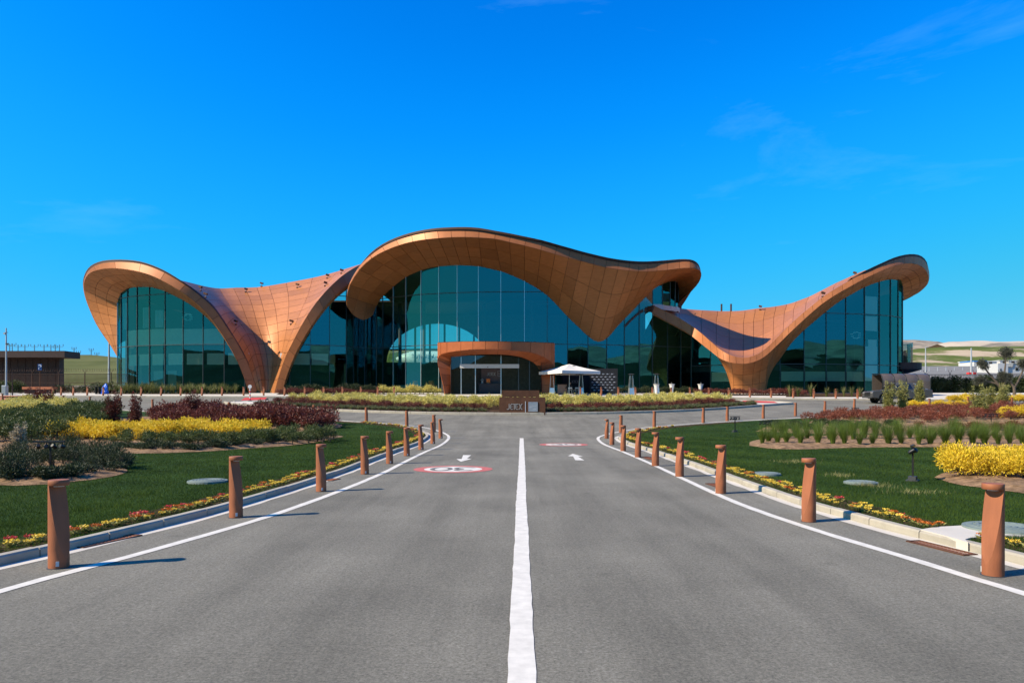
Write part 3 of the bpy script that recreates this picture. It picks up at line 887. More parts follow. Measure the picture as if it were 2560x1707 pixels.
# plan of the glass line: sight column and distance of each mullion, left to right
PLAN = [(294, 89.5), (303, 88.6), (319, 87.6), (343, 86.6), (374, 85.8), (413, 85.1), (458, 84.6), (508, 84.3), (561, 84.1), (613, 84.0), (668, 84.0), (725, 84.3), (776, 84.8), (824, 85.7), (866, 87.0), (884, 88.4), (912, 89.6), (941, 90.6),
        (957, 89.6), (983, 88.4), (1014.5, 87.2), (1052.6, 86.1), (1097, 85.3), (1143, 84.7), (1196, 84.3), (1252, 84.1), (1311, 84.0), (1368, 84.1), (1418.6, 84.3), (1470, 84.7), (1517, 85.2), (1561, 85.8), (1598, 86.4), (1631, 87.0), (1669, 87.7), (1702, 88.4), (1728, 88.8),
        (1776, 87.0), (1830, 85.5), (1890, 84.4), (1950, 84.0), (2010, 84.0), (2065, 84.2), (2114, 84.6), (2161, 85.2), (2198, 86.0), (2226, 87.0), (2245, 88.1), (2256, 89.2)]
PU = [p[0] for p in PLAN]; PD = [p[1] for p in PLAN]
def plan(u): return float(np.interp(u, PU, PD))

class Surf:
    """smooth surface through a grid of points: columns along the edge, rows across"""
    def __init__(s, ctrl): s.c = np.asarray(ctrl, float); s.nc, s.nr = s.c.shape[:2]
    def ev(s, a, b):
        col = cr(s.c, np.array([a]))[0]
        return cr(col, np.array([b]))[0]
    def nrm(s, a, b):
        e = 1e-3
        da = s.ev(min(a + e, s.nc - 1), b) - s.ev(max(a - e, 0), b)
        db = s.ev(a, min(b + e, s.nr - 1)) - s.ev(a, max(b - e, 0))
        n = np.cross(da, db); L = np.linalg.norm(n)
        return n / L if L > 1e-12 else np.array([0, 0, 1.0])

CAMP = np.array([0, 0, EYE])
def facing(S):
    k = 0
    for a in np.linspace(0.5, S.nc - 1.5, 14):
        p = S.ev(a, (S.nr - 1) / 2); n = S.nrm(a, (S.nr - 1) / 2)
        k += np.sign(n @ (CAMP - p))
    return 1.0 if k >= 0 else -1.0

def panels(S, ae, be, name, mat, parent, gap=0.042, thick=0.06, sub=(3, 3), lift=0.0):
    sg = facing(S)
    na, nb = sub
    for i in range(len(ae) - 1):
        for j in range(len(be) - 1):
            a0, a1, b0, b1 = ae[i], ae[i + 1], be[j], be[j + 1]
            am, bm_ = (a0 + a1) / 2, (b0 + b1) / 2
            la = np.linalg.norm(S.ev(a1, bm_) - S.ev(a0, bm_)); lb = np.linalg.norm(S.ev(am, b1) - S.ev(am, b0))
            if la < 0.15 or lb < 0.15: continue
            ga = min(0.4, gap / la / 2) * (a1 - a0); gb = min(0.4, gap / lb / 2) * (b1 - b0)
            A = np.linspace(a0 + ga, a1 - ga, na + 1); B = np.linspace(b0 + gb, b1 - gb, nb + 1)
            V = []; N = []
            for a in A:
                for b in B:
                    n = S.nrm(a, b) * sg
                    V.append(S.ev(a, b) + n * lift); N.append(n)
            top = len(V)
            F = []
            for x in range(na):
                for y in range(nb):
                    q = (x * (nb + 1) + y, (x + 1) * (nb + 1) + y, (x + 1) * (nb + 1) + y + 1, x * (nb + 1) + y + 1)
                    F.append(q if sg > 0 else q[::-1])
            nf = len(F)
            ring = [x * (nb + 1) for x in range(na + 1)] + [na * (nb + 1) + y for y in range(1, nb + 1)] + [x * (nb + 1) + nb for x in range(na - 1, -1, -1)] + [y for y in range(nb - 1, 0, -1)]
            m = len(ring); base = top
            for r in ring: V.append(V[r])
            for r in ring: V.append(V[r] - N[r] * thick)
            for k in range(m):
                q = (base + k, base + m + k, base + m + (k + 1) % m, base + (k + 1) % m)
                F.append(q if sg > 0 else q[::-1])
            me = np_mesh(name, V, F, mat)
            me.polygons.foreach_set('use_smooth', [True] * nf + [False] * (len(F) - nf))
            link(name, me, parent, world=True)

def backing(S, name, mat, parent, off=0.06, na=None, nb=6, both=False):
    """the closed shell behind the panels"""
    sg = facing(S)
    na = na or (S.nc - 1) * 2
    A = np.linspace(0, S.nc - 1, na + 1); B = np.linspace(0, S.nr - 1, nb + 1)
    V = [S.ev(a, b) - S.nrm(a, b) * sg * off for a in A for b in B]
    F = [(x * (nb + 1) + y, (x + 1) * (nb + 1) + y, (x + 1) * (nb + 1) + y + 1, x * (nb + 1) + y + 1) for x in range(na) for y in range(nb)]
    return V, F

def shells(parts, name, parent):
    """several backing surfaces as one roof body"""
    V, F, mi = [], [], []
    for vs, fs, m in parts:
        b = len(V); V += [tuple(v) for v in vs]; F += [tuple(b + i for i in f) for f in fs]; mi += [m] * len(fs)
    me = np_mesh(name, V, F, [M['joint'], M['rim']], smooth=True, fmat=mi)
    return link(name, me, parent, world=True)

def pts3(lst, conv, depths):
    return [np.array(P(*conv(*p), d)) for p, d in zip(lst, depths)]

ITOP = []                                              # (u, z) of the soffit's meeting line with the glass

def canopy(Bp, Ip, Tp, back, back_drop, rows, name='canopy_roof', rim=0.13, frange=None, soff_sub=(2, 2)):
    """edge canopy: soffit (B to I), fascia (B to T), roof covering running back from T"""
    n = len(Bp)
    soff = Surf([[b + (i - b) * k / 3 for k in range(4)] for b, i in zip(Bp, Ip)])
    fas = Surf([[b, (b + t) / 2, t] for b, t in zip(Bp, Tp)])
    rt = []
    for k, t in enumerate(Tp):
        L = back[k] if isinstance(back, (list, tuple)) else back
        z3_ = t[2] - (back_drop * min(1, L / 18))
        if L >= 12: L = max(L, 101 - t[1]); z3_ = min(z3_, 14.85)
        rt.append([t + np.array([0, 0.02, 0.0]), t + np.array([0, 0.12, rim]), t + np.array([0, min(0.7, L * .5), rim * 0.9]), np.array([t[0] * (1 + 0.10 * L / 20 * 0), t[1] + L * 0.5, (t[2] + z3_) / 2]), np.array([t[0], t[1] + L, z3_])])
    top = Surf(rt)
    v1, f1 = backing(soff, '', None, None, 0.07, nb=3)
    v2, f2 = backing(fas, '', None, None, 0.06, nb=2)
    v3, f3 = backing(top, '', None, None, 0.0, nb=8)
    body = shells([(v1, f1, 0), (v2, f2, 0), (v3, f3, 1)], name, terminal)
    e = list(range(n))
    panels(soff, e, rows, 'soffit_panel', M['copper'], body, sub=soff_sub)
    panels(fas, e[::2] + ([n - 1] if (n - 1) % 2 else []), [0, 2], 'fascia_panel', M['fascia'], body, sub=(4, 1), thick=0.05)
    return body, soff, fas

# ---- left canopy: from the ground at the far left round to the left leg of the big V
lB = [(497, 1090), (437, 985), (370, 885), (303, 775), (250, 660), (210, 555), (190, 470), (187, 405), (205, 350), (245, 308), (300, 285), (380, 268), (480, 264), (590, 274), (700, 295), (800, 325), (900, 370), (1000, 425), (1080, 472), (1150, 520), (1225, 580), (1300, 650), (1380, 745), (1450, 840), (1510, 930), (1565, 1025), (1615, 1120), (1655, 1215), (1690, 1310), (1728, 1437)]
lI = [(498, 1092), (498, 985), (498, 890), (498, 800), (498, 720), (498, 650), (499, 600), (510, 550), (530, 505), (558, 478), (590, 458), (635, 445), (690, 440), (750, 438), (820, 443), (890, 460), (960, 487), (1040, 525), (1115, 565), (1180, 605), (1250, 655), (1320, 715), (1395, 790), (1462, 875), (1520, 960), (1573, 1050), (1622, 1140), (1661, 1230), (1695, 1325), (1731, 1442)]
lT = [(497, 1092), (434, 986), (365, 888), (296, 778), (243, 660), (203, 555), (182, 470), (181, 398), (200, 335), (230, 285), (280, 245), (365, 215), (475, 205), (595, 207), (715, 222), (830, 257), (940, 305), (1045, 365), (1130, 420), (1205, 470), (1285, 535), (1365, 605), (1445, 705), (1520, 815), (1580, 910), (1640, 1005), (1690, 1100), (1735, 1200), (1770, 1300), (1815, 1437)]
lBd = [89.7, 90.3, 90.9, 91.3, 91.2, 90.7, 89.9, 88.7, 87.3, 85.9, 84.7, 83.5, 82.5, 81.8, 81.2, 80.8, 80.5, 80.4, 80.4, 80.6, 80.9, 81.2, 81.6, 82.0, 82.4, 82.7, 83.0, 83.2, 83.3, 83.4]
LB = pts3(lB, z1, lBd)
LI = [np.array(P(*z1(x, y), 89.55 if k < 7 else plan(z1(x, y)[0]))) for k, (x, y) in enumerate(lI)]
LT = pts3(lT, z1, [d + (0.25 if k < 18 else 0.25 + 0.04 * (k - 17)) for k, d in enumerate(lBd)])
lback = [1, 2, 4, 8, 12, 14, 16, 17, 18, 18, 18, 18, 18, 18, 18, 18, 18, 16, 12, 8, 4, 1.5, 1, .8, .6, .5, .5, .5, .5, .5]
roofL, softL, fasL = canopy(LB, LI, LT, lback, 3.0, [0, 1, 2, 3])
ITOP += [(z1(*p)[0], LI[k][2]) for k, p in enumerate(lI) if k >= 6]

# ---- right leg of the V: the arch that dives under the central canopy
aT = [(20, 1440), (55, 1310), (95, 1180), (145, 1070), (200, 960), (300, 780), (400, 640), (500, 530), (600, 440), (690, 380), (770, 338)]
aB = [(85, 1440), (115, 1330), (150, 1230), (195, 1120), (250, 1010), (335, 868), (440, 720), (540, 610), (640, 520), (710, 450), (780, 385)]
aI = [(100, 1442), (130, 1333), (166, 1233), (212, 1123), (268, 1013), (352, 873), (460, 727), (562, 620), (655, 548), (722, 485), (790, 420)]
ad = [83.4, 83.2, 83.0, 82.8, 82.7, 82.8, 83.3, 84.3, 86.0, 88.0, 90.0]
AT_ = pts3(aT, z2, ad)
AB = pts3(aB, z2, [d + 0.1 for d in ad])
AI = [np.array(P(*z2(x, y), max(plan(z2(x, y)[0]), ad[k] + 0.6))) for k, (x, y) in enumerate(aI)]
fasA = Surf([[b, (b + t) / 2, t] for b, t in zip(AB, AT_)])
sofA = Surf([[b, (b + t) / 2, t] for b, t in zip(AB, AI)])
ITOP += [(z2(*p)[0], AI[k][2]) for k, p in enumerate(aI) if k < 10]

# ---- the V-shaped saddle: roof skin pouring down between the two legs
def resamp(p, n):
    p = np.asarray(p, float); s = np.r_[0, np.cumsum(np.linalg.norm(np.diff(p, axis=0), axis=1))]
    return [cr(p, np.interp(q, s, np.arange(len(p)))) for q in np.linspace(0, s[-1], n)]
NR = 11
sad = []
c0 = resamp(np.array(LT[17:30][::-1]), NR)
sad.append(c0)
mids = [([(1850, 1437), (1830, 1280), (1790, 1120), (1720, 930), (1610, 760), (1500, 590), (1400, 447)], [83.8, 84.4, 85.2, 86.6, 88.4, 91.5, 96]),
        ([(1885, 1437), (1885, 1290), (1865, 1130), (1825, 960), (1750, 780), (1690, 600), (1620, 444)], [84.2, 85.0, 86.0, 87.6, 89.8, 93.5, 99]),
        ([(1918, 1437), (1935, 1290), (1950, 1120), (1930, 960), (1890, 780), (1850, 600), (1800, 440)], [84.2, 85.0, 86.0, 87.6, 89.8, 93.5, 99]),
        ([(1940, 1437), (1970, 1290), (2010, 1120), (2040, 950), (2055, 770), (2050, 590), (2010, 410)], [83.8, 84.3, 85.0, 86.2, 88.2, 92, 98]),
        ([(1952, 1437), (1990, 1270), (2050, 1090), (2130, 890), (2230, 680), (2330, 500), (2401, 334)], [83.55, 83.6, 83.8, 84.6, 86.4, 90, 95])]
for px, dd in mids:
    sad.append(resamp(np.array(pts3(px, z1, dd)), NR))
sad.append(resamp(np.array(AT_), NR))
saddle = Surf(sad)
v1, f1 = backing(saddle, '', None, None, 0.07, na=24, nb=20)
v2, f2 = backing(fasA, '', None, None, 0.06, nb=2)
v3, f3 = backing(sofA, '', None, None, 0.06, nb=2)
roofV = shells([(v1, f1, 0), (v2, f2, 0), (v3, f3, 0)], 'saddle_roof', terminal)
panels(saddle, np.linspace(0, 6, 11), np.r_[0, np.linspace(0.8, 10, 13)], 'roof_panel', M['copper'], roofV, gap=0.05, sub=(4, 4))
panels(fasA, list(range(0, 11)), [0, 2], 'fascia_panel', M['fascia'], roofV, sub=(3, 1), thick=0.05)
panels(sofA, list(range(0, 11)), [0, 2], 'soffit_panel', M['copper'], roofV, sub=(2, 1), thick=0.04)

# ---- central canopy
cB2 = [(637, 690), (640, 620), (665, 520), (745, 390), (850, 292), (960, 230), (1080, 182), (1200, 150), (1310, 132), (1420, 122), (1530, 115), (1645, 113), (1762, 118)]
cI2 = [(862, 772), (890, 700), (945, 620), (1035, 535), (1140, 455), (1210, 420), (1280, 393), (1350, 374), (1430, 362), (1520, 355), (1610, 353), (1700, 357), (1790, 366)]
cT2 = [(632, 690), (636, 612), (659, 508), (736, 373), (838, 270), (942, 195), (1060, 140), (1190, 100), (1300, 77), (1410, 63), (1525, 57), (1645, 55), (1765, 62)]
cB3 = [(125, 128), (250, 155), (380, 185), (520, 222), (640, 258), (755, 290), (860, 315), (970, 345), (1070, 370), (1175, 388), (1270, 398), (1350, 403), (1430, 405), (1510, 400), (1600, 392), (1700, 380), (1790, 376), (1850, 385), (1882, 415), (1878, 470), (1840, 530), (1790, 580), (1700, 665)]
cI3 = [(180, 405), (275, 440), (378, 488), (480, 545), (575, 612), (665, 702), (750, 795), (845, 885), (930, 965), (1010, 1005), (1090, 968), (1160, 885), (1240, 800), (1320, 720), (1400, 640), (1480, 555), (1570, 507), (1640, 488), (1683, 500), (1692, 560), (1692, 610), (1690, 650), (1688, 675)]
cT3 = [(130, 85), (260, 108), (395, 135), (530, 163), (655, 198), (770, 230), (870, 258), (975, 284), (1080, 308), (1180, 325), (1275, 336), (1355, 340), (1430, 340), (1510, 335), (1600, 328), (1700, 320), (1790, 322), (1845, 345), (1872, 385), (1880, 445), (1844, 522), (1794, 573), (1703, 660)]
cBd = [84.6, 84.3, 84.0, 83.2, 82.2, 81.2, 80.2, 79.3, 78.6, 78.1, 77.8, 77.6, 77.5, 77.5, 77.6, 77.8, 78.1, 78.5, 79.0, 79.5, 80.1, 80.6, 81.0, 81.4, 81.8, 82.2, 82.6, 82.9, 83.1, 83.2, 83.6, 84.6, 86.2, 87.8, 89.2, 90.4]
CB = [np.array(P(*z2(*p), d)) for p, d in zip(cB2, cBd)] + [np.array(P(*z3(*p), d)) for p, d in zip(cB3, cBd[13:])]
CT = [np.array(P(*z2(*p), d + .3)) for p, d in zip(cT2, cBd)] + [np.array(P(*z3(*p), d + .3)) for p, d in zip(cT3, cBd[13:])]
iu = [z2(*p) for p in cI2] + [z3(*p) for p in cI3]
tail = {0: 88.6, 27: 87.2, 28: 87.6, 29: 88.3, 30: 89.3, 31: 90.4, 32: 91.2, 33: 91.8, 34: 92.2, 35: 92.6}
CI = [np.array(P(u, v, tail.get(k, plan(u)))) for k, (u, v) in enumerate(iu)]
cback = [0.3, 0.8, 2, 5, 12, 18, 20, 22, 22, 22, 22, 22, 22, 22, 22, 22, 22, 22, 22, 22, 22, 22, 22, 22, 20, 20, 18, 18, 18, 17, 16, 14, 13, 11, 9, 8]
# give the first (left-tip) column its rounded end
nC = len(CB)
soffC_ctrl = [[b + (i - b) * k / 3 for k in range(4)] for b, i in zip(CB, CI)]
soffC_ctrl[0] = [CB[0], np.array(P(*z2(690, 770), 85.6)), np.array(P(*z2(785, 816), 87.0)), CI[0]]
soffC = Surf(soffC_ctrl)
fasC = Surf([[b, (b + t) / 2, t] for b, t in zip(CB, CT)])
topc = []
for k, t in enumerate(CT):
    L = cback[k]; zb = t[2] - 3.5 * min(1, L / 18)
    if L >= 12: L = max(L, 101 - t[1]); zb = min(zb, 14.95)
    topc.append([t + np.array([0, 0.02, 0]), t + np.array([0, 0.12, 0.13]), t + np.array([0, min(.7, L * .5), 0.12]), np.array([t[0], t[1] + L * .5, (t[2] + zb) / 2]), np.array([t[0], t[1] + L, zb])])
topC = Surf(topc)
v1, f1 = backing(soffC, '', None, None, 0.07, nb=6); v2, f2 = backing(fasC, '', None, None, 0.06, nb=2); v3, f3 = backing(topC, '', None, None, 0, nb=8)
roofC = shells([(v1, f1, 0), (v2, f2, 0), (v3, f3, 1)], 'canopy_roof', terminal)
panels(soffC, list(range(nC)), [0, 1, 2, 3], 'soffit_panel', M['copper'], roofC, sub=(2, 3))
panels(fasC, list(range(nC)), [0, 2], 'fascia_panel', M['fascia'], roofC, sub=(3, 1), thick=0.05)
ITOP += [(895, float(P(895, 705, 89)[2])), (932, float(P(932, 720, 90)[2]))]
ITOP += [(iu[k][0], CI[k][2]) for k in range(1, 28)]

# ---- right roof: dark arch, the dipping trough with its cone-shaped foot, and the rising right wing
rB = [(92, 566), (206, 630), (324, 693), (397, 740), (487, 812), (550, 862), (605, 905), (650, 930), (695, 946), (745, 955), (800, 958), (850, 952), (900, 937), (950, 912), (1000, 872), (1050, 825), (1100, 777), (1150, 727), (1200, 680), (1270, 615), (1340, 553), (1410, 495), (1490, 440), (1570, 393), (1650, 348), (1730, 305), (1810, 266), (1890, 230), (1970, 200), (2050, 184), (2120, 184), (2180, 206), (2220, 250), (2234, 310), (2215, 355), (2150, 412), (2045, 462)]
rI = [(100, 580), (214, 642), (333, 706), (408, 752), (505, 830), (580, 885), (650, 985), (690, 1090), (720, 1197), (755, 1199), (796, 1200), (838, 1200), (878, 1200), (920, 1199), (970, 1197), (990, 1090), (1030, 995), (1085, 920), (1150, 825), (1225, 740), (1300, 672), (1375, 608), (1460, 538), (1545, 475), (1630, 424), (1710, 380), (1785, 346), (1850, 325), (1900, 311), (1940, 306), (1975, 309), (2005, 322), (2025, 345), (2033, 380), (2037, 410), (2040, 435), (2041, 465)]
rT = [(98, 500), (195, 548), (306, 603), (400, 664), (480, 725), (540, 778), (590, 822), (640, 858), (690, 884), (742, 900), (800, 908), (855, 902), (905, 884), (950, 858), (1000, 817), (1050, 768), (1100, 717), (1150, 667), (1200, 620), (1265, 562), (1335, 505), (1405, 448), (1485, 393), (1565, 345), (1645, 300), (1725, 261), (1800, 225), (1880, 189), (1960, 155), (2045, 132), (2120, 127), (2180, 143), (2222, 190), (2240, 270), (2224, 340), (2156, 405), (2046, 460)]
rBd = [86, 85.5, 85, 84.3, 83, 82, 81.2, 80.6, 80.2, 80, 80, 80, 80.1, 80.3, 80.5, 80.7, 80.8, 80.8, 80.8, 80.8, 80.8, 80.8, 80.8, 80.9, 81, 81.2, 81.5, 82, 82.8, 83.8, 85, 86.5, 88, 89.3, 90.3, 90.8, 90.6]
rId = {5: 84.8, 6: 83.9, 7: 83.2, 8: 82.9, 9: 82.4, 10: 82.2, 11: 82.2, 12: 82.4, 13: 82.7, 14: 83.2, 15: 83.6, 31: 89.2, 32: 89.4, 33: 89.6, 34: 89.9, 35: 90.2, 36: 90.5}
RB = pts3(rB, z4, rBd)
RT = pts3(rT, z4, [d + 0.3 for d in rBd])
RI = [np.array(P(*z4(x, y), rId.get(k, plan(z4(x, y)[0])))) for k, (x, y) in enumerate(rI)]
RB[0:1] = [RB[0]]
rctrl = []
for k, (b, i) in enumerate(zip(RB, RI)):
    col = [b + (i - b) * q / 3 for q in range(4)]
    if 5 <= k <= 17:                                   # the foot bells out under the fascia, then stands nearly upright
        w = 1 - abs(k - 11) / 7.5
        f = [0, 0.80, 0.97, 1]
        for q in (1, 2):
            xy = b[:2] + (i[:2] - b[:2]) * (q / 3 * (1 - w) + f[q] * w)
            col[q] = np.array([xy[0], xy[1], col[q][2]])
    rctrl.append(col)
soffR = Surf(rctrl)
fasR = Surf([[b, (b + t) / 2, t] for b, t in zip(RB, RT)])
sky_px = {0: (140, 507), 1: (230, 524), 2: (300, 541), 3: (395, 546), 4: (470, 548), 5: (535, 549), 6: (590, 550), 7: (640, 551), 8: (690, 550), 9: (742, 549), 10: (800, 545), 11: (850, 538), 12: (905, 530), 13: (955, 524), 14: (1010, 519), 15: (1065, 511), 16: (1120, 502), 17: (1170, 490), 18: (1220, 473), 19: (1290, 448), 20: (1355, 418), 21: (1425, 383), 22: (1500, 346), 23: (1572, 315), 24: (1648, 281), 25: (1727, 250)}
tr = []
for k in range(26):
    t = RT[k]
    depth = 100 if 3 <= k <= 19 else (90 + 3.3 * k if k < 3 else 100 - (k - 19) * 2.6)
    s = np.array(P(*z4(*sky_px[k]), depth))
    m1 = t + (s - t) * 0.26 - np.array([0, 0, (s[2] - t[2]) * 0.15])
    m2 = t + (s - t) * 0.52 - np.array([0, 0, (s[2] - t[2]) * 0.14])
    m3 = t + (s - t) * 0.77 - np.array([0, 0, (s[2] - t[2]) * 0.07])
    tr.append([t + np.array([0, 0.12, -0.02]), m1, m2, m3, s, s + np.array([0, 10, -2.5])])
trough = Surf(tr)
rtop = []
for k in range(24, 37):
    t = RT[k]; L = [4, 8, 12, 15, 16, 16, 14, 11, 8, 5, 3, 2, 1][k - 24]; zb = t[2] - 3.0 * L / 16
    if L >= 8: L = max(L, 101 - t[1]); zb = min(zb, 12.4)
    rtop.append([t + np.array([0, 0.02, 0]), t + np.array([0, 0.12, 0.13]), t + np.array([0, .5, 0.12]), np.array([t[0], t[1] + L * .5, (t[2] + zb) / 2]), np.array([t[0], t[1] + L, zb])])
topR = Surf(rtop)
v1, f1 = backing(soffR, '', None, None, 0.07, nb=6); v2, f2 = backing(fasR, '', None, None, 0.06, nb=2)
v3, f3 = backing(trough, '', None, None, 0.07, nb=10); v4, f4 = backing(topR, '', None, None, 0, nb=6)
roofR = shells([(v1, f1, 0), (v2, f2, 0), (v3, f3, 0), (v4, f4, 1)], 'canopy_roof', terminal)
panels(soffR, [0, 1, 2, 3, 4, 5, 6, 7, 8.2, 10, 11.8, 13, 14, 15, 16, 17] + list(range(18, 37)), [0, 1, 2, 3], 'soffit_panel', M['copper'], roofR, sub=(3, 4))
panels(fasR, list(range(0, 37)), [0, 2], 'fascia_panel', M['fascia'], roofR, sub=(3, 1), thick=0.05)
panels(trough, [0, 2, 4, 6, 8, 10, 11.5, 13, 14.5, 16, 17.5, 19, 20.5, 22, 23.5, 25], [0, 0.6, 1.25, 2.0, 3.0, 4, 5], 'roof_panel', M['copper'], roofR, gap=0.05, sub=(3, 4))
# the little wall and eaves strip between the central canopy and the right roof
ITOP += [(z4(*p)[0], RI[k][2]) for k, p in enumerate(rI) if k in (1, 2, 3, 4, 5, 6, 7)]
ITOP += [(z4(722, 0)[0], BZ), (z4(968, 0)[0], BZ)]
ITOP += [(z4(*p)[0], RI[k][2]) for k, p in enumerate(rI) if 15 <= k <= 33]
ITOP += [(624, BZ), (708, BZ)]
ITOP.sort()
IU = [p[0] for p in ITOP]; IZ = [p[1] for p in ITOP]
def itop(u): return float(np.interp(u, IU, IZ))

# ---- glazed curtain wall
mb = MB()
pl = [np.array(P(u, 1006, d))[:2] for u, d in PLAN]
for k in range(len(pl) - 1):                           # sill beam along the foot of the glass
    a, b = pl[k], pl[k + 1]
    c = (a + b) / 2; L = np.linalg.norm(b - a)
    mb.box((c[0], c[1], BZ + 0.06), (L, 0.2, 0.14), math.atan2(b[1] - a[1], b[0] - a[0]))
wall = mb.build('curtain_wall', M['mull'], terminal, world=True)
def transoms(u):
    if u < 880: return [8.3, 14.15]
    if u < 1728: return [8.32, 14.25]
    return [6.05, 11.85]
for k in range(len(pl) - 1):
    a, b = pl[k], pl[k + 1]
    u0, u1 = PU[k], PU[k + 1]
    ext = 0.35
    tz = [BZ + 0.13] + transoms((u0 + u1) / 2) + [99]
    d = b - a; L = np.linalg.norm(d); d = d / L; nrm = np.array([d[1], -d[0]])
    S_ = np.linspace(0, 1, 7)
    tops = [itop(u0 + (u1 - u0) * s) + ext for s in S_]
    for j in range(len(tz) - 1):
        lo, hi = tz[j] + 0.03, tz[j + 1] - 0.03
        if max(tops) < lo + 0.15: continue
        tilt = np.array([random.uniform(-.0038, .0038), random.uniform(-.0034, .0034)])
        V, F = [], []
        for s, t in zip(S_, tops):
            q = a + (b - a) * (0.012 + 0.976 * s)
            zt = max(lo + 0.001, min(hi, t))
            o1 = nrm * tilt[0] * (s - .5) * L
            V += [(*(q + o1), lo), (*(q + o1 + nrm * tilt[1] * (zt - lo)), zt)]
        F = [(2 * i, 2 * i + 2, 2 * i + 3, 2 * i + 1) for i in range(len(S_) - 1)]
        link('glass_pane', np_mesh('glass_pane', V, F, M['glass']), wall, world=True)
        if hi < 50 and min(tops[0], tops[-1]) > hi or (hi < 50 and max(tops) > hi + 0.3):
            mt = MB(); ss = [s for s, t in zip(S_, tops) if t > hi]
            s0, s1 = min(ss), max(ss)
            if s1 > s0:
                c = a + (b - a) * (s0 + s1) / 2 + nrm * 0.03
                mt.box((c[0], c[1], tz[j + 1]), (L * (s1 - s0), 0.12, 0.075), math.atan2(d[1], d[0]))
                mt.build('transom', M['mull'], wall, world=True)
for k, (u, dd) in enumerate(PLAN):
    zt = itop(u) + 0.15
    if zt < BZ + 1: continue
    a = pl[k]
    t = (pl[min(k + 1, len(pl) - 1)] - pl[max(k - 1, 0)]); ang = math.atan2(t[1], t[0])
    mt = MB(); mt.box((a[0], a[1] - 0.04, (BZ + zt) / 2), (0.055, 0.11, zt - BZ), ang)
    mt.build('mullion', M['silver'] if 983 <= u <= 1311 or u < 300 else M['mull'], wall, world=True)
# glass returning along the two rounded ends
for sgn, (u, dd) in ((-1, PLAN[0]), (1, PLAN[-1])):
    a = np.array(P(u, 1006, dd))[:2]
    for q in range(4):
        b = a + np.array([sgn * (-0.15 + 0.3 * 0 - 0.12 * q), 2.4])
        zt = itop(u) + 0.4 - q * 0.8
        V = [(*a, BZ), (*b, BZ), (*b, zt), (*a, zt)]
        link('glass_pane', np_mesh('glass_pane', V, [(0, 1, 2, 3)], M['glass']), wall, world=True)
        mt = MB(); mt.box((b[0], b[1], (BZ + zt) / 2), (0.1, 0.1, zt - BZ)); mt.build('mullion', M['mull'], wall, world=True)
        a = b
# upper drum of glass under the right tip of the central canopy
dr = [((1470, 560), (1470, 682), 87.3), ((1555, 515), (1555, 692), 87.9), ((1620, 491), (1620, 702), 88.7), ((1663, 490), (1663, 707), 89.8), ((1690, 520), (1690, 710), 91.5)]
for k in range(len(dr)):
    t, b_, d = dr[k]
    pt, pb = P(*z3(*t), d), P(*z3(*b_), d)
    mt = MB(); mt.box(((pt.x), pt.y, (pt.z + pb.z) / 2 + .1), (0.09, 0.16, pt.z - pb.z + .4)); mt.build('mullion', M['mull'], wall, world=True)
    if k:
        t0, b0, d0 = dr[k - 1]
        q0, q1 = P(*z3(*b0), d0), P(*z3(*t0), d0)
        up = Vector((0, 0, .35))
        link('glass_pane', np_mesh('glass_pane', [q0, pb, pt + up, q1 + up], [(0, 1, 2, 3)], M['glass']), wall, world=True)
        mt = MB(); c = (q0 + pb) / 2; mt.box((c.x, c.y - .1, c.z - .28), ((pb - q0).length + .1, 0.3, 0.55), math.atan2(pb.y - q0.y, pb.x - q0.x)); mt.build('sill_panel', M['galv'], wall, world=True)
# copper wall between canopy soffit and the dark arch
cw = Surf([[np.array(P(*z3(*p), d)) for p, d in c] for c in (
    [((1225, 815), 86.0), ((1228, 840), 86.0), ((1232, 862), 86.0)], [((1300, 735), 86.4), ((1300, 770), 86.4), ((1300, 795), 86.4)],
    [((1365, 665), 86.8), ((1365, 705), 86.8), ((1365, 738), 86.8)], [((1425, 600), 87.1), ((1425, 660), 87.1), ((1425, 708), 87.1)], [((1472, 552), 87.25), ((1472, 630), 87.25), ((1472, 696), 87.25)])])
v, f = backing(cw, '', None, None, 0.05, nb=4)
cwall = link('copper_wall', np_mesh('copper_wall', v, f, M['rim']), terminal, world=True)
panels(cw, [0, 1, 2, 3, 4], [0, 1, 2], 'wall_panel', M['copper'], cwall, sub=(2, 2))
ar = Surf([[np.array(P(*z3(*p), d)) for p, d in c] for c in (
    [((1232, 862), 85.7), ((1236, 885), 85.7)], [((1300, 793), 86.0), ((1300, 820), 86.0)], [((1365, 736), 86.4), ((1365, 764), 86.4)], [((1425, 706), 86.7), ((1425, 745), 86.7)], [((1475, 690), 86.0), ((1470, 760), 86.0)])])
panels(ar, [0, 1, 2, 3, 4], [0, 1], 'arch_panel', M['rim'], cwall, sub=(2, 1), thick=0.3)

# ---- inside: floors, back wall with a great arched window, blinds, curtains, screens
def inner(off): return [(p[0] * 0.985, p[1] + off) for p in pl]
mb = MB()
gp = inner(0.5)
mb.plate(gp + [(46, 111), (-46, 111)], BZ - 0.1, BZ + 0.02)
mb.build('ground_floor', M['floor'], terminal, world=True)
for rng_, za, zb in ((range(0, 15), 7.55, 8.2), (range(36, 49), 5.35, 5.95)):
    sub_ = [inner(7.0 if 590 < PU[k] < 740 else 1.1)[k] for k in rng_]
    mb = MB(); mb.plate(sub_ + [(sub_[-1][0] + (0 if sub_[0][0] < 0 else 0), 110), (sub_[0][0], 110)], za, zb)
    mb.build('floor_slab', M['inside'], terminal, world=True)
mb = MB()
ax, aw, az0, az1, yb = -11.2, 7.6, 7.7, 13.5, 111.0
archp = [(ax - aw * math.cos(math.pi * k / 20), az0 + (az1 - az0) * math.sin(math.pi * k / 20)) for k in range(21)]
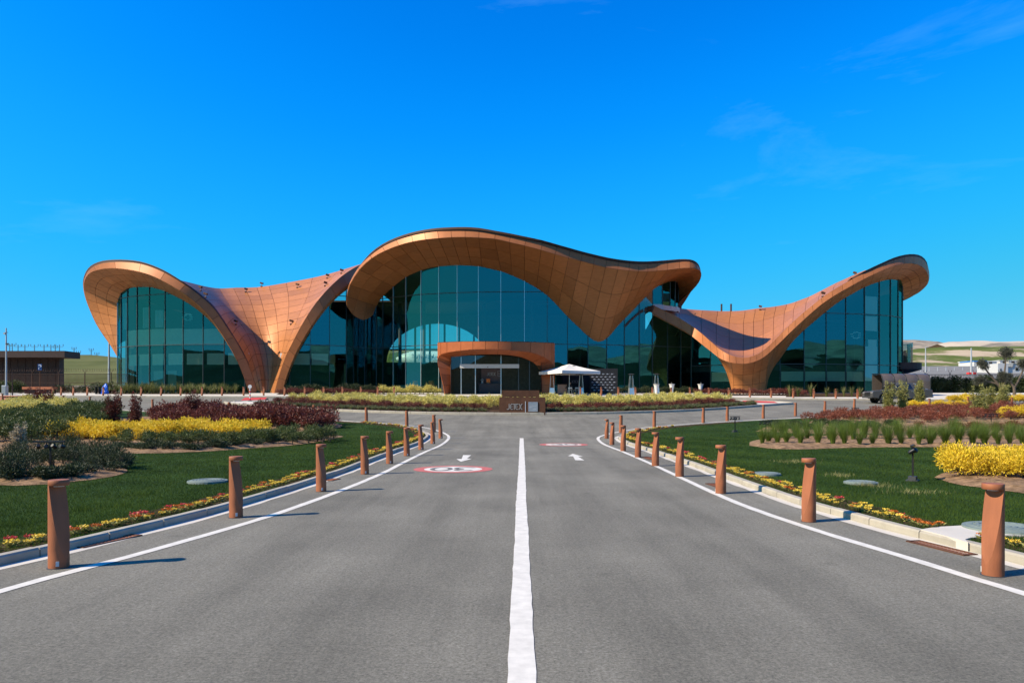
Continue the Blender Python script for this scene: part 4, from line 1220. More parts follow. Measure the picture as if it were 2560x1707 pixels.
# wall round the arched opening, built as quads from the arch to the wall top
zt = 15.0
for k in range(20):
    (xa, za), (xb, zb) = archp[k], archp[k + 1]
    mb.add([(xa, yb, za), (xb, yb, zb), (xb, yb, zt), (xa, yb, zt)], [(0, 1, 2, 3)])
mb.add([(-58, yb, BZ - 1), (50, yb, BZ - 1), (50, yb, az0), (-58, yb, az0)], [(0, 1, 2, 3)])
zl = 12.6
mb.add([(-58, yb, az0), (ax - aw, yb, az0), (ax - aw, yb, zt), (-58, yb, zt)], [(0, 1, 2, 3)])
mb.add([(ax + aw, yb, az0), (20, yb, az0), (20, yb, zt), (ax + aw, yb, zt)], [(0, 1, 2, 3)])
mb.add([(20, yb, az0), (50, yb, az0), (50, yb, zl), (20, yb, zl)], [(0, 1, 2, 3)])
for sx in (-48, 47):
    mb.add([(sx, 94, BZ - 1), (sx, yb, BZ - 1), (sx, yb, 14.8), (sx, 94, 14.8)], [(0, 1, 2, 3)])
md = MB(); md.plate([(-49, 97.4), (20, 97.4), (20, 111.4), (-49, 111.4)], 14.9, 15.1); md.plate([(20.02, 98.6), (48, 98.6), (48, 111.4), (20.02, 111.4)], 12.5, 12.7); md.build('rear_roof', M['rim'], terminal, world=True)  # unseen deck added behind the shells to keep daylight out of the hall
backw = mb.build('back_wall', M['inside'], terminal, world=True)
for x in np.linspace(ax - aw + 2.1, ax + aw - 2.1, 6):
    h = az0 + (az1 - az0) * math.sqrt(max(0, 1 - ((x - ax) / aw) ** 2))
    mt = MB(); mt.box((x, yb - .1, (az0 + h) / 2), (0.28, 0.3, h - az0)); mt.build('arch_mullion', M['mull'], backw, world=True)
xs9 = np.linspace(ax - aw, ax + aw, 8)
for x0_, x1_ in zip(xs9[:-1], xs9[1:]):
    hh = [az0 + (az1 - az0) * math.sqrt(max(0, 1 - ((x - ax) / aw) ** 2)) + .02 for x in (x0_, (x0_ + x1_) / 2, x1_)]
    link('arch_pane', np_mesh('arch_pane', [(x0_, yb + .1, az0), (x1_, yb + .1, az0), (x1_, yb + .1, hh[2]), ((x0_ + x1_) / 2, yb + .1, hh[1]), (x0_, yb + .1, hh[0])], [(0, 1, 2, 3, 4)], M['glass']), backw, world=True)
mt = MB(); mt.box((ax, yb - .1, 9.6), (2 * aw - 1.0, .25, .22)); mt.build('arch_transom', M['mull'], backw, world=True)

def hang(name, u0, u1, zt_, zb_, mat, back=0.55, wav=0.0):
    """a blind or curtain hanging a little behind the glass between two sight columns"""
    us = np.linspace(u0, u1, 25 if wav else 5)
    V = []
    for k, u in enumerate(us):
        d = plan(u) + back + wav * math.sin(k * 1.9)
        p = P(u, 1006, d)
        V += [(p.x, p.y, zb_), (p.x, p.y, zt_)]
    F = [(2 * i, 2 * i + 2, 2 * i + 3, 2 * i + 1) for i in range(len(us) - 1)]
    link(name, np_mesh(name, V, F, mat, smooth=bool(wav)), terminal, world=True)
for k in range(2, 10):                                 # ground-floor blinds, left wing
    u0, u1 = PU[k], PU[k + 1]
    if u1 > 625: u1 = 624
    hang('roller_blind', u0 + 0.18 * (u1 - u0), u1 - 1, 7.35, 6.05, M['blind'], 0.8)
for k in range(2, 8):
    hang('balustrade_blind', PU[k] + 1, PU[k + 1] - 1, 10.3 if k < 6 else 10.2, 8.36, M['blind'], 1.3)
for u0, u1 in ((733, 774), (779, 820), (700, 723)):
    hang('roller_blind', u0, u1, 7.35, 6.05, M['blind'], 0.8)
for k in (37, 38, 40, 41, 42, 43):
    hang('roller_blind', PU[k] + 3, PU[k + 1] - 2, 5.25, 4.15, M['blind'], 0.8)
for u0, u1, zt_, zb_ in ((308, 318, 13.6, 10.4), (357, 372, 12.8, 10.4), (388, 409, 12.4, 10.4)):
    hang('white_curtain', u0, u1, zt_, zb_, M['curtain'], 0.5, 0.10)
for u0, u1 in ((384, 412), (420, 441)):
    hang('stone_wall', u0, u1, 5.4, BZ, M['stone'], 1.6)
hang('white_screen', 2163, 2193, 14.0, 11.95, M['screen'], 0.4); hang('white_screen', 2163, 2193, 11.7, 10.0, M['screen'], 0.4); hang('white_screen', 2163, 2193, 8.2, 4.2, M['screen'], 0.4)
hang('white_screen', 2170, 2192, 9.0, 8.2, M['screen'], 0.4)
for k in range(10):                                    # low sofas and counters on the lounge floor
    p = P(1010 + k * 62, 1006, 93 + (k % 3) * 2); mt = MB(); mt.box((p.x, p.y, BZ + .45), (2.0, .9, .8)); mt.box((p.x, p.y + .4, BZ + .8), (2.0, .2, .7)); mt.build('sofa', M['blind' if k % 3 == 0 else 'wood'], terminal, world=True)
for u in (1000, 1060, 1210, 1330, 1450, 1540, 1600, 1700):   # slender inner columns
    p = P(u, 1006, 99); mt = MB(); mt.tube([(p.x, p.y, BZ), (p.x, p.y, 15)], 0.22, 10); mt.build('inner_column', M['inside'], terminal, world=True)
for (u, v), nn in (((470, 793), 10), ((2140, 838), 9)):  # hanging clusters of small lamps seen through the glass
    for k in range(nn):
        a = 2 * math.pi * k / nn
        p = P(u + 8 * math.cos(a) * (1 + .2 * (k % 3)), v + 8 * math.sin(a), 90)
        mt = MB(); mt.box(p, (0.34, 0.08, 0.09)); mt.build('pendant_lamp', M['silver'], terminal, world=True)

# ---- entrance portal
def zp(x, y): return (1080 + .1361 * x, 840 + .1361 * y)
def pd(u): return 76.2 + 3.6 * ((u - 1240) / 148) ** 2
ptT = [(100, 122), (160, 115), (275, 110), (530, 100), (750, 98), (980, 97), (1215, 98), (1465, 103), (1810, 108), (2060, 118), (2200, 125), (2256, 132)]
ptB = [(100, 430), (160, 340), (275, 302), (530, 266), (750, 248), (980, 244), (1215, 246), (1465, 265), (1810, 300), (2060, 390), (2200, 490), (2256, 620)]
PT = [np.array(P(*zp(*p), pd(zp(*p)[0]))) for p in ptT]; PB = [np.array(P(*zp(*p), pd(zp(*p)[0]))) for p in ptB]
poO = [(235, 1100), (205, 900), (155, 700), (118, 560), (100, 440), (112, 385), (165, 338), (300, 297), (530, 266), (750, 248), (980, 244), (1215, 246), (1465, 265), (1810, 300), (2060, 390), (2180, 470), (2240, 560), (2256, 700), (2256, 900), (2256, 1100)]
poI = [(345, 1100), (345, 900), (342, 720), (340, 620), (341, 540), (350, 490), (378, 440), (440, 400), (560, 362), (830, 342), (1020, 338), (1205, 338), (1400, 350), (1640, 390), (1850, 480), (1920, 550), (1975, 640), (2005, 740), (2015, 900), (2022, 1100)]
PO = [np.array(P(*zp(*p), pd(zp(*p)[0]))) for p in poO]; PI_ = [np.array(P(*zp(*p), pd(zp(*p)[0]) + 2.3 - 0.9 * abs(k - 9.5) / 9.5)) for k, p in enumerate(poI)]
for k in (0, 19):
    for L_ in (PO, PI_): L_[k][2] = gz(L_[k][1]) + 0.1
band = Surf([[b, (b + t) / 2, t] for b, t in zip(PB, PT)])
throat = Surf([[o_, o_ + (i - o_) / 2, i] for o_, i in zip(PO, PI_)])
lid = Surf([[t, t + np.array([0, (86 - t[1]) * .5, 0.05]), np.array([t[0], 86.0, t[2]])] for t in PT])
v1, f1 = backing(band, '', None, None, 0.06, nb=2); v2, f2 = backing(throat, '', None, None, 0.06, nb=2); v3, f3 = backing(lid, '', None, None, 0.02, nb=2)
portal = shells([(v1, f1, 0), (v2, f2, 0), (v3, f3, 1)], 'entrance_portal', terminal)
panels(band, list(range(12)), [0, 2], 'portal_panel', M['portal'], portal, gap=0.04, sub=(3, 2))
panels(throat, list(range(20)), [0, 2], 'portal_soffit_panel', M['portal'], portal, gap=0.03, sub=(2, 3))
for xs, xe in ((345, 420), (2000, 2060)):               # dark inner jambs
    a, b = P(*zp(xs, 500), 79.2), P(*zp(xs, 1100), 79.2); c = P(*zp(xe, 500), 84)
    link('inner_jamb', np_mesh('inner_jamb', [(a.x, 79.2, BZ - .3), (c.x, 84, BZ - .3), (c.x, 84, 7.4), (a.x, 79.2, 7.0)], [(0, 1, 2, 3)], M['rim']), portal, world=True)
# vestibule: steel posts, header, panes
yv = 79.6
def vx(x): return P(zp(x, 0)[0], 1006, yv).x
vz = lambda y: P(0, zp(0, y)[1], yv).z
for x, y0, y1, mt_ in ((535, 385, 1100, 'silver'), (797, 350, 1100, 'silver'), (1267, 345, 1100, 'silver'), (1590, 390, 1100, 'mull'), (1790, 440, 1100, 'mull')):
    mt = MB(); mt.box((vx(x), yv, (vz(y0) + vz(y1)) / 2), (0.09, 0.12, vz(y0) - vz(y1))); mt.build('door_post', M[mt_], portal, world=True)
xs_ = [345, 535, 797, 1267, 1590, 1790, 2010]
for k in range(6):
    if k == 2: 
        V = [(vx(xs_[k]), yv + .02, vz(520)), (vx(xs_[k + 1]), yv + .02, vz(520)), (vx(xs_[k + 1]), yv + .02, vz(335)), (vx(xs_[k]), yv + .02, vz(335))]
    else:
        V = [(vx(xs_[k]), yv + .02, BZ - .3), (vx(xs_[k + 1]), yv + .02, BZ - .3), (vx(xs_[k + 1]), yv + .02, vz(340)), (vx(xs_[k]), yv + .02, vz(340))]
    link('door_glass', np_mesh('door_glass', V, [(0, 1, 2, 3)], M['clear']), portal, world=True)
mt = MB(); mt.box(((vx(515) + vx(1600)) / 2, yv - .12, vz(553)), (vx(1600) - vx(515), 0.22, vz(518) - vz(590))); hd = mt.build('door_header', M['white'], portal, world=True)
mt = MB(); mt.box((vx(1025), yv - .25, vz(572)), (.10, .05, .06)); mt.build('sensor', M['black'], hd, world=True)
mt = MB(); mt.box(((vx(535) + vx(1267)) / 2 + 1.4, yv + 3.4, BZ + 2.2), (12, 0.1, 4.4)); mt.build('lobby_wall', M['inside'], portal, world=True)
# reception wall with the company name, inside the door
ys = 82.6
sx_ = lambda x: P(zp(x, 0)[0], 1006, ys).x
sz_ = lambda y: P(0, zp(0, y)[1], ys).z
mt = MB(); mt.box(((sx_(905) + sx_(1265)) / 2, ys + .1, (sz_(590) + BZ) / 2), (sx_(1265) - sx_(905), .12, sz_(590) - BZ)); rec = mt.build('reception_wall', M['purple'], portal, world=True)

def jetex(mb, s=1.0):
    """the wordmark, cap height 1, about 2.75 wide; flat strokes"""
    w = 0.145
    stroke(mb, [(0.40, 1.0), (0.40, 0.24)] + arc(0.24, 0.24, 0.16, 0, -90, 5, 0.165)[1:] + [(0.0, 0.075)], w)
    stroke(mb, [(1.04, 0.925), (0.88, 0.925)] + arc(0.88, 0.5, 0.30, 90, 270, 10, 0.425) + [(1.04, 0.075)], w)
    stroke(mb, [(0.60, 0.5), (1.00, 0.5)], w * .9)
    stroke(mb, [(1.00, 0.925), (1.64, 0.925)], w)
    stroke(mb, [(1.31, 0.86), (1.31, 0.0)], 0.165)
    stroke(mb, [(1.98, 0.925), (1.80, 0.925)] + arc(1.80, 0.5, 0.29, 90, 270, 10, 0.425) + [(1.98, 0.075)], w)
    stroke(mb, [(1.53, 0.5), (1.92, 0.5)], w * .9)
    stroke(mb, [(2.06, 0.96)] + arc(2.05, 0.5, 0.27, 70, -70, 8, 0.46) + [(2.06, 0.04)], w)
    stroke(mb, [(2.72, 0.96)] + arc(2.70, 0.5, 0.27, 110, 250, 8, 0.46) + [(2.72, 0.04)], w)
    mb.v = [(x * s, y, z * s) for x, y, z in mb.v]

def logo_obj(parent, cx, y, cz, h, mat, name='lettering', world=True, aspect=1.0):
    mb = MB(); jetex(mb, h)
    mb.v = [(cx + (x - 1.37 * h) * aspect, y + yy, cz + (z - 0.5 * h)) for x, yy, z in mb.v]
    return mb.build(name, mat, parent, world=world)
logo_obj(rec, sx_(1088), ys - .03, sz_(697), 0.36, M['print'])
mt = MB(); stroke(mt, [(0, 0), (0, .6)], .03); mt.v = [(x + sx_(1180), ys - .03 + y, z + sz_(738)) for x, y, z in mt.v]; mt.build('lettering', M['dimprint'], rec, world=True)
mt = MB(); stroke(mt, [(.42, 0), (0, 0), (0, .56), (.42, .56)], .035); stroke(mt, [(0, .28), (.36, .28)], .035); mt.v = [(x + sx_(1207), ys - .03 + y, z + sz_(735)) for x, y, z in mt.v]; mt.build('lettering', M['print'], rec, world=True)
# ------------------------------------------------------------------ planting
def leaf_mesh(name, mats, clumps, n, size, up=0.5, flat=0.0, seed=1, tint_bias=None, aspect=0.42, stems=None, stem_mat=1, fold=0.25):
    """many small folded leaves spread through clumps [(centre, radii)], plus a few bare stems"""
    r = np.random.default_rng(seed)
    vol = np.array([rad[0] * rad[1] * rad[2] for c, rad in clumps]) ** (2 / 3)
    cnt = np.maximum(3, (n * vol / vol.sum()).astype(int))
    V, F, T = [], [], []
    fm = []
    for (c, rad), m in zip(clumps, cnt):
        d = r.standard_normal((m, 3)); d /= np.linalg.norm(d, axis=1)[:, None]
        q = r.random(m) ** 0.45
        p = np.array(c) + d * q[:, None] * np.array(rad) * (0.85 + 0.3 * r.random((m, 1)))
        ax = d * (0.75) + np.array([0, 0, up]) + 0.55 * r.standard_normal((m, 3))
        ax /= np.linalg.norm(ax, axis=1)[:, None]
        sd = np.cross(ax, r.standard_normal((m, 3))); sd /= np.linalg.norm(sd, axis=1)[:, None]
        nn = np.cross(ax, sd)
        L = size * (0.65 + 0.7 * r.random((m, 1))); W = L * aspect
        a = p; b = p + ax * L * .5 + sd * W * .5 - nn * W * fold; t = p + ax * L; e = p + ax * L * .5 - sd * W * .5 - nn * W * fold
        base = sum(len(x) for x in V)
        V.append(np.stack([a, b, t, e], 1).reshape(-1, 3))
        F.append(base + np.arange(4 * m).reshape(m, 4))
        tt = 0.25 + 0.5 * r.random(m)
        T.append(tt); fm += [0] * m
    V = np.concatenate(V); F = np.concatenate(F); T = np.concatenate(T)
    V[:, 2] = np.maximum(V[:, 2], 0.005)
    if stems:
        mb = MB()
        for pts, rad in stems: mb.tube(pts, rad, 5, caps=False)
        b = len(V); V = np.concatenate([V, np.array(mb.v)]); F = np.concatenate([F, b + np.array(mb.f)]); T = np.concatenate([T, np.full(len(mb.f), .5)]); fm += [1] * len(mb.f)
    return np_mesh(name, V, F, mats, tint=T, fmat=fm)

def round_clumps(r, w, h, k, base=0.12, seed=0):
    q = np.random.default_rng(seed)
    out = []
    for i in range(k):
        a = 2 * math.pi * (i + q.random() * .6) / k; rr = w * (0.35 + .35 * q.random())
        z = base + h * (0.30 + 0.42 * q.random())
        out.append(((rr * math.cos(a), rr * math.sin(a), z), (w * .52, w * .52, h * (.30 + .12 * q.random()))))
    out.append(((0, 0, base + h * .52), (w * .55, w * .55, h * .44)))
    return out

def stems_for(w, h, k, seed=0):
    q = np.random.default_rng(seed)
    out = []
    for i in range(k):
        a = 2 * math.pi * q.random(); rr = w * .6 * q.random()
        out.append(([(0.04 * math.cos(a), .04 * math.sin(a), -0.03), (rr * .5 * math.cos(a), rr * .5 * math.sin(a), h * .4), (rr * math.cos(a), rr * math.sin(a), h * .8)], [0.012, 0.009, 0.005]))
    return out

def shrub_kind(name, leafmat, w, h, n, size, k=6, variants=3, bark='bark', **kw):
    return [leaf_mesh(name, [leafmat, M[bark]], round_clumps(None, w, h, k, seed=s + 10), n, size, seed=s + 1, stems=stems_for(w, h, 6, s), **kw) for s in range(variants)]

SH = dict(
    pale=shrub_kind('pale_shrub', LM['pale'], 0.50, 0.72, 620, 0.115, 7),
    yellow=shrub_kind('yellow_shrub', LM['yellow'], 0.46, 0.52, 900, 0.085, 8),
    yellowbig=shrub_kind('yellow_shrub', LM['yellow'], 0.46, 0.52, 2300, 0.062, 10),
    green=shrub_kind('green_shrub', LM['green'], 0.34, 0.52, 620, 0.075, 6, up=0.9),
    red=shrub_kind('red_shrub', LM['red'], 0.42, 0.52, 720, 0.085, 6),
    redlow=shrub_kind('low_red_shrub', LM['red'], 0.42, 0.38, 420, 0.085, 6),
    rust=shrub_kind('rust_red_shrub', LM['rust'], 0.38, 0.40, 520, 0.07, 6),
    juniper=shrub_kind('juniper', LM['deep'], 0.30, 0.42, 900, 0.07, 9, up=0.9, aspect=0.16),
    junlow=shrub_kind('low_juniper', LM['deep'], 0.40, 0.22, 1100, 0.10, 9, up=0.2, aspect=0.22),
    hedge=shrub_kind('dark_hedge_shrub', LM['deep'], 0.55, 0.75, 650, 0.11, 7),
    bush=shrub_kind('round_bush', LM['green'], 1.0, 1.9, 1600, 0.17, 9),
)

def put(kind, name, x, y, label, cat, group, sc=1.0, z0=LAWN_H + 0.03):
    me = random.choice(SH[kind])
    o = bpy.data.objects.new(name, me)
    COL.objects.link(o)
    s = sc * random.uniform(0.80, 1.20)
    o.location = (x, y, gz(y) + z0)
    o.rotation_euler = (0, 0, random.uniform(0, 6.28))
    o.scale = (s, s, s * random.uniform(0.82, 1.2))
    tag(o, label, cat, group)
    return o

def fill(poly, step, jit=0.3, hexa=True):
    """planting positions inside a plan outline, nearest first"""
    xs = [p[0] for p in poly]; ys = [p[1] for p in poly]
    out = []; row = 0; y = min(ys)
    while y < max(ys):
        x = min(xs) + (step / 2 if row % 2 and hexa else 0)
        while x < max(xs):
            px, py = x + random.uniform(-jit, jit) * step, y + random.uniform(-jit, jit) * step
            if inside(poly, np.array([px]), np.array([py]))[0]: out.append((px, py))
            x += step
        y += step * 0.87; row += 1
    return out
def plan_of(px): return [tuple(at(u, v)[:2]) for u, v in px]
def plan_d(ud): return [((u - 1280) / 1850 * d, d) for u, d in ud]

def sector(p, pts):
    xs = sorted(q[0] for q in pts); ys = sorted(q[1] for q in pts); n = len(pts)
    a = ('front', 'middle', 'back')[(p[1] > ys[n // 3]) + (p[1] > ys[2 * n // 3])]
    b = ('left', 'centre', 'right')[(p[0] > xs[n // 3]) + (p[0] > xs[2 * n // 3])]
    return ', %s %s part' % (a, b)
# --- left garden
YEL_L = plan_d([(120, 30.8), (300, 29.2), (500, 29.2), (620, 30.4), (672, 32.2), (640, 34.8), (480, 36.2), (330, 35.6), (180, 34.2)])
_pts = fill(YEL_L, 0.70)
for x, y in _pts: put('yellow', 'yellow_shrub', x, y, 'bright yellow shrub in the dense golden drift on the left lawn' + sector((x, y), _pts), 'shrub', 'golden shrubs massed in the left bed', 1.0)
GRN_F = plan_d([(300, 26.6), (420, 25.4), (600, 25.8), (760, 27.8), (850, 30.5), (810, 33.2), (700, 33.0), (650, 30.8), (560, 28.7), (500, 28.4), (330, 28.4), (280, 28.0)])
_pts = fill(GRN_F, 0.70)
for x, y in _pts: put('green', 'green_shrub', x, y, 'dark green upright shrub along the front of the golden drift' + sector((x, y), _pts), 'shrub', 'green shrubs edging the golden drift', .74)
RED_L = plan_d([(400, 41), (520, 40), (680, 39.0), (800, 38.6), (838, 40), (800, 43), (680, 46.2), (520, 48.6), (420, 48.4), (370, 45)])
_pts = fill(RED_L, 0.78)
for x, y in _pts: put('red', 'red_shrub', x, y, 'dark burgundy shrub in the broad red drift behind the golden shrubs' + sector((x, y), _pts), 'shrub', 'burgundy shrubs massed in the left bed', 1.38)
GRN_L = plan_d([(-70, 28), (60, 27.2), (150, 29), (170, 33), (260, 39), (300, 47), (260, 52), (180, 50), (60, 46), (-70, 42)])
_pts = fill(GRN_L, 0.92)
for x, y in _pts: put('green', 'green_shrub', x, y, 'dark green shrub in the thicket at the far left of the lawn' + sector((x, y), _pts), 'shrub', 'green shrubs massed at the left edge', 1.25)
PALE_L = plan_d([(-90, 44), (60, 47.5), (150, 51), (200, 54), (150, 57), (60, 57), (-90, 54)])
_pts = fill(PALE_L, 0.86)
for x, y in _pts: put('pale', 'pale_shrub', x, y, 'pale yellow shrub in the drift beyond the green thicket at left' + sector((x, y), _pts), 'shrub', 'pale yellow shrubs at the far left', 0.95)
for u, v in ((25, 1170), (52, 1205), (20, 1215), (90, 1178), (118, 1165), (148, 1158), (172, 1150), (195, 1172), (175, 1188), (222, 1168), (243, 1160), (262, 1182), (228, 1192), (288, 1168), (300, 1183), (135, 1188), (-15, 1190), (70, 1192), (210, 1158), (275, 1160), (40, 1186), (105, 1192), (160, 1178), (250, 1174), (10, 1202), (60, 1162), (128, 1174), (190, 1160)):
    p = at(u, v); put('juniper', 'juniper', p.x, p.y, 'dark needle-leaved young bush on bare soil under the near light bar', 'shrub', 'dark young bushes on bare soil at left', .95)

for k in range(26):
    u, v = random.choice(((-10, 1216), (40, 1222), (110, 1219), (170, 1213), (230, 1206), (285, 1195), (310, 1184), (60, 1200), (200, 1196), (250, 1190))); p = at(u + random.uniform(-14, 14), v - 4 + random.uniform(-4, 1)); put('junlow', 'low_juniper', p.x, p.y, 'small sprawling dark plant along the soil rim at the near left', 'shrub', 'sprawling plants on the near left soil', .62)
for k in range(30):
    u = 300 + k * 17; p = at(u, 1133 - max(0, u - 480) * .085 + random.uniform(-3, 4)); put('junlow', 'low_juniper', p.x, p.y, 'small sprawling plant on the soil before the green edging shrubs', 'shrub', 'sprawling plants before the golden drift', .62)

def tall_shrub(name, leafmat, x, y, h, w, n, size, label, group, bark='bark', z0=LAWN_H + 0.02, seed=0, spires=4, up=0.8, aspect=0.3):
    q = np.random.default_rng(seed + 77)
    root = empty(name, (x, y, gz(y) + z0))
    tag(root, label, 'shrub', group)
    cl, st = [], []
    for i in range(spires):
        a = 2 * math.pi * q.random(); rr = w * (.15 + .45 * q.random()); hh = h * (.62 + .38 * q.random()) if i else h
        bx, by = rr * math.cos(a), rr * math.sin(a)
        m = 7
        for k in range(m):
            t = k / (m - 1)
            rad = w * (0.42 - 0.27 * t) * (.75 + .5 * q.random())
            cl.append(((bx * (.4 + .6 * t) + q.normal() * w * .08, by * (.4 + .6 * t) + q.normal() * w * .08, 0.12 + hh * (.1 + .86 * t)), (rad, rad, hh * .10)))
        st.append(([(0.05 * q.normal(), .05 * q.normal(), -0.04), (bx * .6, by * .6, hh * .45), (bx, by, hh * .95)], [0.022, 0.014, 0.005]))
    link('foliage', leaf_mesh('foliage', [leafmat], cl, n, size, up=up, seed=seed, aspect=aspect), root)
    mb = MB()
    for pts, rad in st: mb.tube(pts, rad, 6, caps=False)
    mb.build('stem', M[bark], root)
    return root
def tall_at(u, d, vtop, w, kind, label, group, n=900, size=0.10, **kw):
    p = on(u, d); h = H(vtop, d) - p.z - LAWN_H
    return tall_shrub(kind[0], kind[1], p.x, p.y, h, w, n, size, label, group, bark=kind[2], seed=int(u), **kw)
REDK = ('tall_red_shrub', LM['red'], 'redbark'); GRNK = ('tall_green_shrub', LM['bright'], 'bark')
tall_at(278, 39.5, 985, 0.75, REDK, 'tall dark red shrub left of the pair rising behind the golden drift', 'tall red shrubs', 3000, 0.12)
tall_at(338, 38.5, 990, 0.62, REDK, 'slimmer tall dark red shrub right of the pair behind the golden drift', 'tall red shrubs', 2600, 0.12)
tall_at(482, 43.5, 985, 0.72, REDK, 'tall red shrub standing out of the middle of the burgundy drift', 'tall red shrubs', 2800, 0.12)
tall_at(84, 57, 975, 1.1, REDK, 'broad rusty red shrub at the far left beside the parking sign', 'tall red shrubs', 2400, 0.14)
tall_at(122, 55, 980, 0.8, REDK, 'thin brownish red shrub just right of the broad rusty one at far left', 'tall red shrubs', 1300, 0.14)
tall_at(50, 21.3, 1072, 0.40, ('variegated_shrub', LM['variegated'], 'bark'), 'cream-edged variegated shrub by the near light bar at left', None, 2600, 0.065, aspect=0.4)

# --- right garden
feather = []
def tuft_mesh(name, mat, n, h, spread, w, seed, droop=0.35, segs=3):
    r = np.random.default_rng(seed); V, F, T = [], [], []
    for i in range(n):
        a = r.random() * 6.283; b0 = 0.05 * math.sqrt(r.random()); L = h * (.6 + .45 * r.random()); out = spread * (.15 + .85 * r.random())
        ca, sa = math.cos(a), math.sin(a)
        base = len(V); wa = a + 1.57 + r.normal() * .5
        for k in range(segs + 1):
            t = k / segs; x = b0 + out * t ** 1.7; z = L * (t - droop * t * t * .5 * out / max(spread, .01))
            ww = w * (1 - t * .85) / 2
            V += [(ca * x - math.cos(wa) * ww, sa * x - math.sin(wa) * ww, z), (ca * x + math.cos(wa) * ww, sa * x + math.sin(wa) * ww, z)]
        for k in range(segs): F.append((base + 2 * k, base + 2 * k + 1, base + 2 * k + 3, base + 2 * k + 2)); T.append(.2 + .6 * r.random())
    return np_mesh(name, V, F, [mat], tint=T)
SH['feather'] = [tuft_mesh('feather_grass', LM['feather'], 330, 0.80, 0.40, 0.009, s) for s in range(3)]
SH['strap'] = [tuft_mesh('strap_leaf_clump', LM['strap'], 60, 1.15, 0.55, 0.055, s, 0.5) for s in range(3)]
SH['cover'] = [tuft_mesh('ground_cover_tuft', LM['cover'], 130, 0.26, 0.34, 0.016, s, 0.9) for s in range(2)]
row = [(1906, 1118.6), (1921, 1116), (1944, 1119), (1966, 1117), (2001, 1119), (2045, 1120), (2082, 1121), (2111, 1121.5), (2149, 1121.5), (2181, 1121), (2221, 1121), (2253, 1121), (2297, 1121.3), (2326, 1121), (2363, 1121), (2397, 1121), (2432, 1121), (2461, 1121), (2495, 1122), (2524, 1121.5), (2556, 1122), (2590, 1122)]
for u, v in row:
    p = at(u, v); put('feather', 'feather_grass_tuft', p.x, p.y, 'feathery green grass tuft in the front row of the right bed', 'ornamental grass', 'feather grass tufts, front row', 1.0)
for k in range(24):
    p = at(1932 + k * 29 + random.uniform(-6, 6), 1107 + random.uniform(-2, 2)); put('feather', 'feather_grass_tuft', p.x, p.y, 'feathery green grass tuft in the second row of the right bed', 'ornamental grass', 'feather grass tufts, second row', 1.0)
for k in range(24):
    p = at(1962 + k * 28 + random.uniform(-6, 6), 1098 + random.uniform(-1.5, 1.5)); put('feather', 'feather_grass_tuft', p.x, p.y, 'feathery green grass tuft in the back row of the right bed', 'ornamental grass', 'feather grass tufts, back row', 1.0)
RED_R = plan_of([(2014, 1062), (2090, 1064), (2200, 1066), (2320, 1064), (2420, 1060), (2640, 1052), (2640, 1030), (2500, 1027), (2380, 1031), (2260, 1036), (2120, 1045), (2030, 1052)])
_pts = fill(RED_R, 1.05)
for x, y in _pts: put('rust', 'rust_red_shrub', x, y, 'rust red low shrub in the broad red drift of the right bed' + sector((x, y), _pts), 'shrub', 'rust red shrubs massed in the right bed', 1.08)
for k in range(34):
    p = at(1925 + random.random() ** 1.4 * 330, 1068 + random.random() * 14); put('junlow', 'low_juniper', p.x, p.y, 'sprawling dark juniper on bare soil behind the feather grass', 'shrub', 'sprawling junipers behind the grass', 0.85)
for k in range(18):
    p = at(2290 + random.random() * 280, 1074 + random.random() * 10); put('redlow', 'low_red_shrub', p.x, p.y, 'brownish low shrub between the feather grass and the red drift', 'shrub', 'brownish low shrubs in the right bed', 0.75)
for u, v in ((2388, 1196), (2403, 1208), (2428, 1196), (2452, 1212), (2462, 1196), (2418, 1185), (2480, 1184), (2490, 1206), (2510, 1192), (2538, 1215), (2530, 1200), (2556, 1190), (2560, 1214), (2500, 1176), (2450, 1180), (2540, 1178), (2585, 1202), (2580, 1184)):
    p = at(u, v); put('yellowbig', 'yellow_shrub', p.x, p.y, 'golden shrub in the mound at the near right edge of the lawn', 'shrub', 'golden shrubs in the near right mound', 0.80)
for (u0, u1, v, n, l, g, sc_) in ((2262, 2420, 1022.5, 16, 'golden shrub in the thin line behind the rust red drift at right', 'golden shrubs in a thin line', .72), (2506, 2600, 1051, 9, 'golden shrub in front of the rust red drift at the right edge', 'golden shrubs at the right edge', .95), (2374, 2600, 1008.5, 22, 'golden shrub in the far strip before the shaded hedge at right', 'golden shrubs along the far right kerb', .95)):
    for k in range(n):
        p = at(u0 + (u1 - u0) * k / n + random.uniform(-3, 3), v + random.uniform(-1.5, 1.5)); put('yellow', 'yellow_shrub', p.x, p.y, l, 'shrub', g, sc_)
tall_at(2221, 53, 962, .62, GRNK, 'tall fresh green shrub in front of the pickup bonnet', 'tall green shrubs', 2200, 0.15, spires=5)
tall_at(2255, 53.5, 957, 0.55, GRNK, 'tall fresh green shrub in front of the pickup rear door', 'tall green shrubs', 2000, 0.15, spires=5)
tall_at(2301, 60, 957, .62, GRNK, 'tall fresh green shrub hiding the rear wheel of the pickup', 'tall green shrubs', 2000, 0.16, spires=4)
tall_at(2444, 47, 970, .72, GRNK, 'tallest green shrub at right, rising from the rust red drift', 'tall green shrubs', 2400, 0.15, spires=5)
tall_at(2470, 57, 974, .8, GRNK, 'fresh green shrub behind the tallest one at right', 'tall green shrubs', 1800, 0.16, spires=4)
tall_at(2503, 61, 965, .95, GRNK, 'broad fresh green shrub below the pruned olive tree', 'tall green shrubs', 2200, 0.17, spires=5)

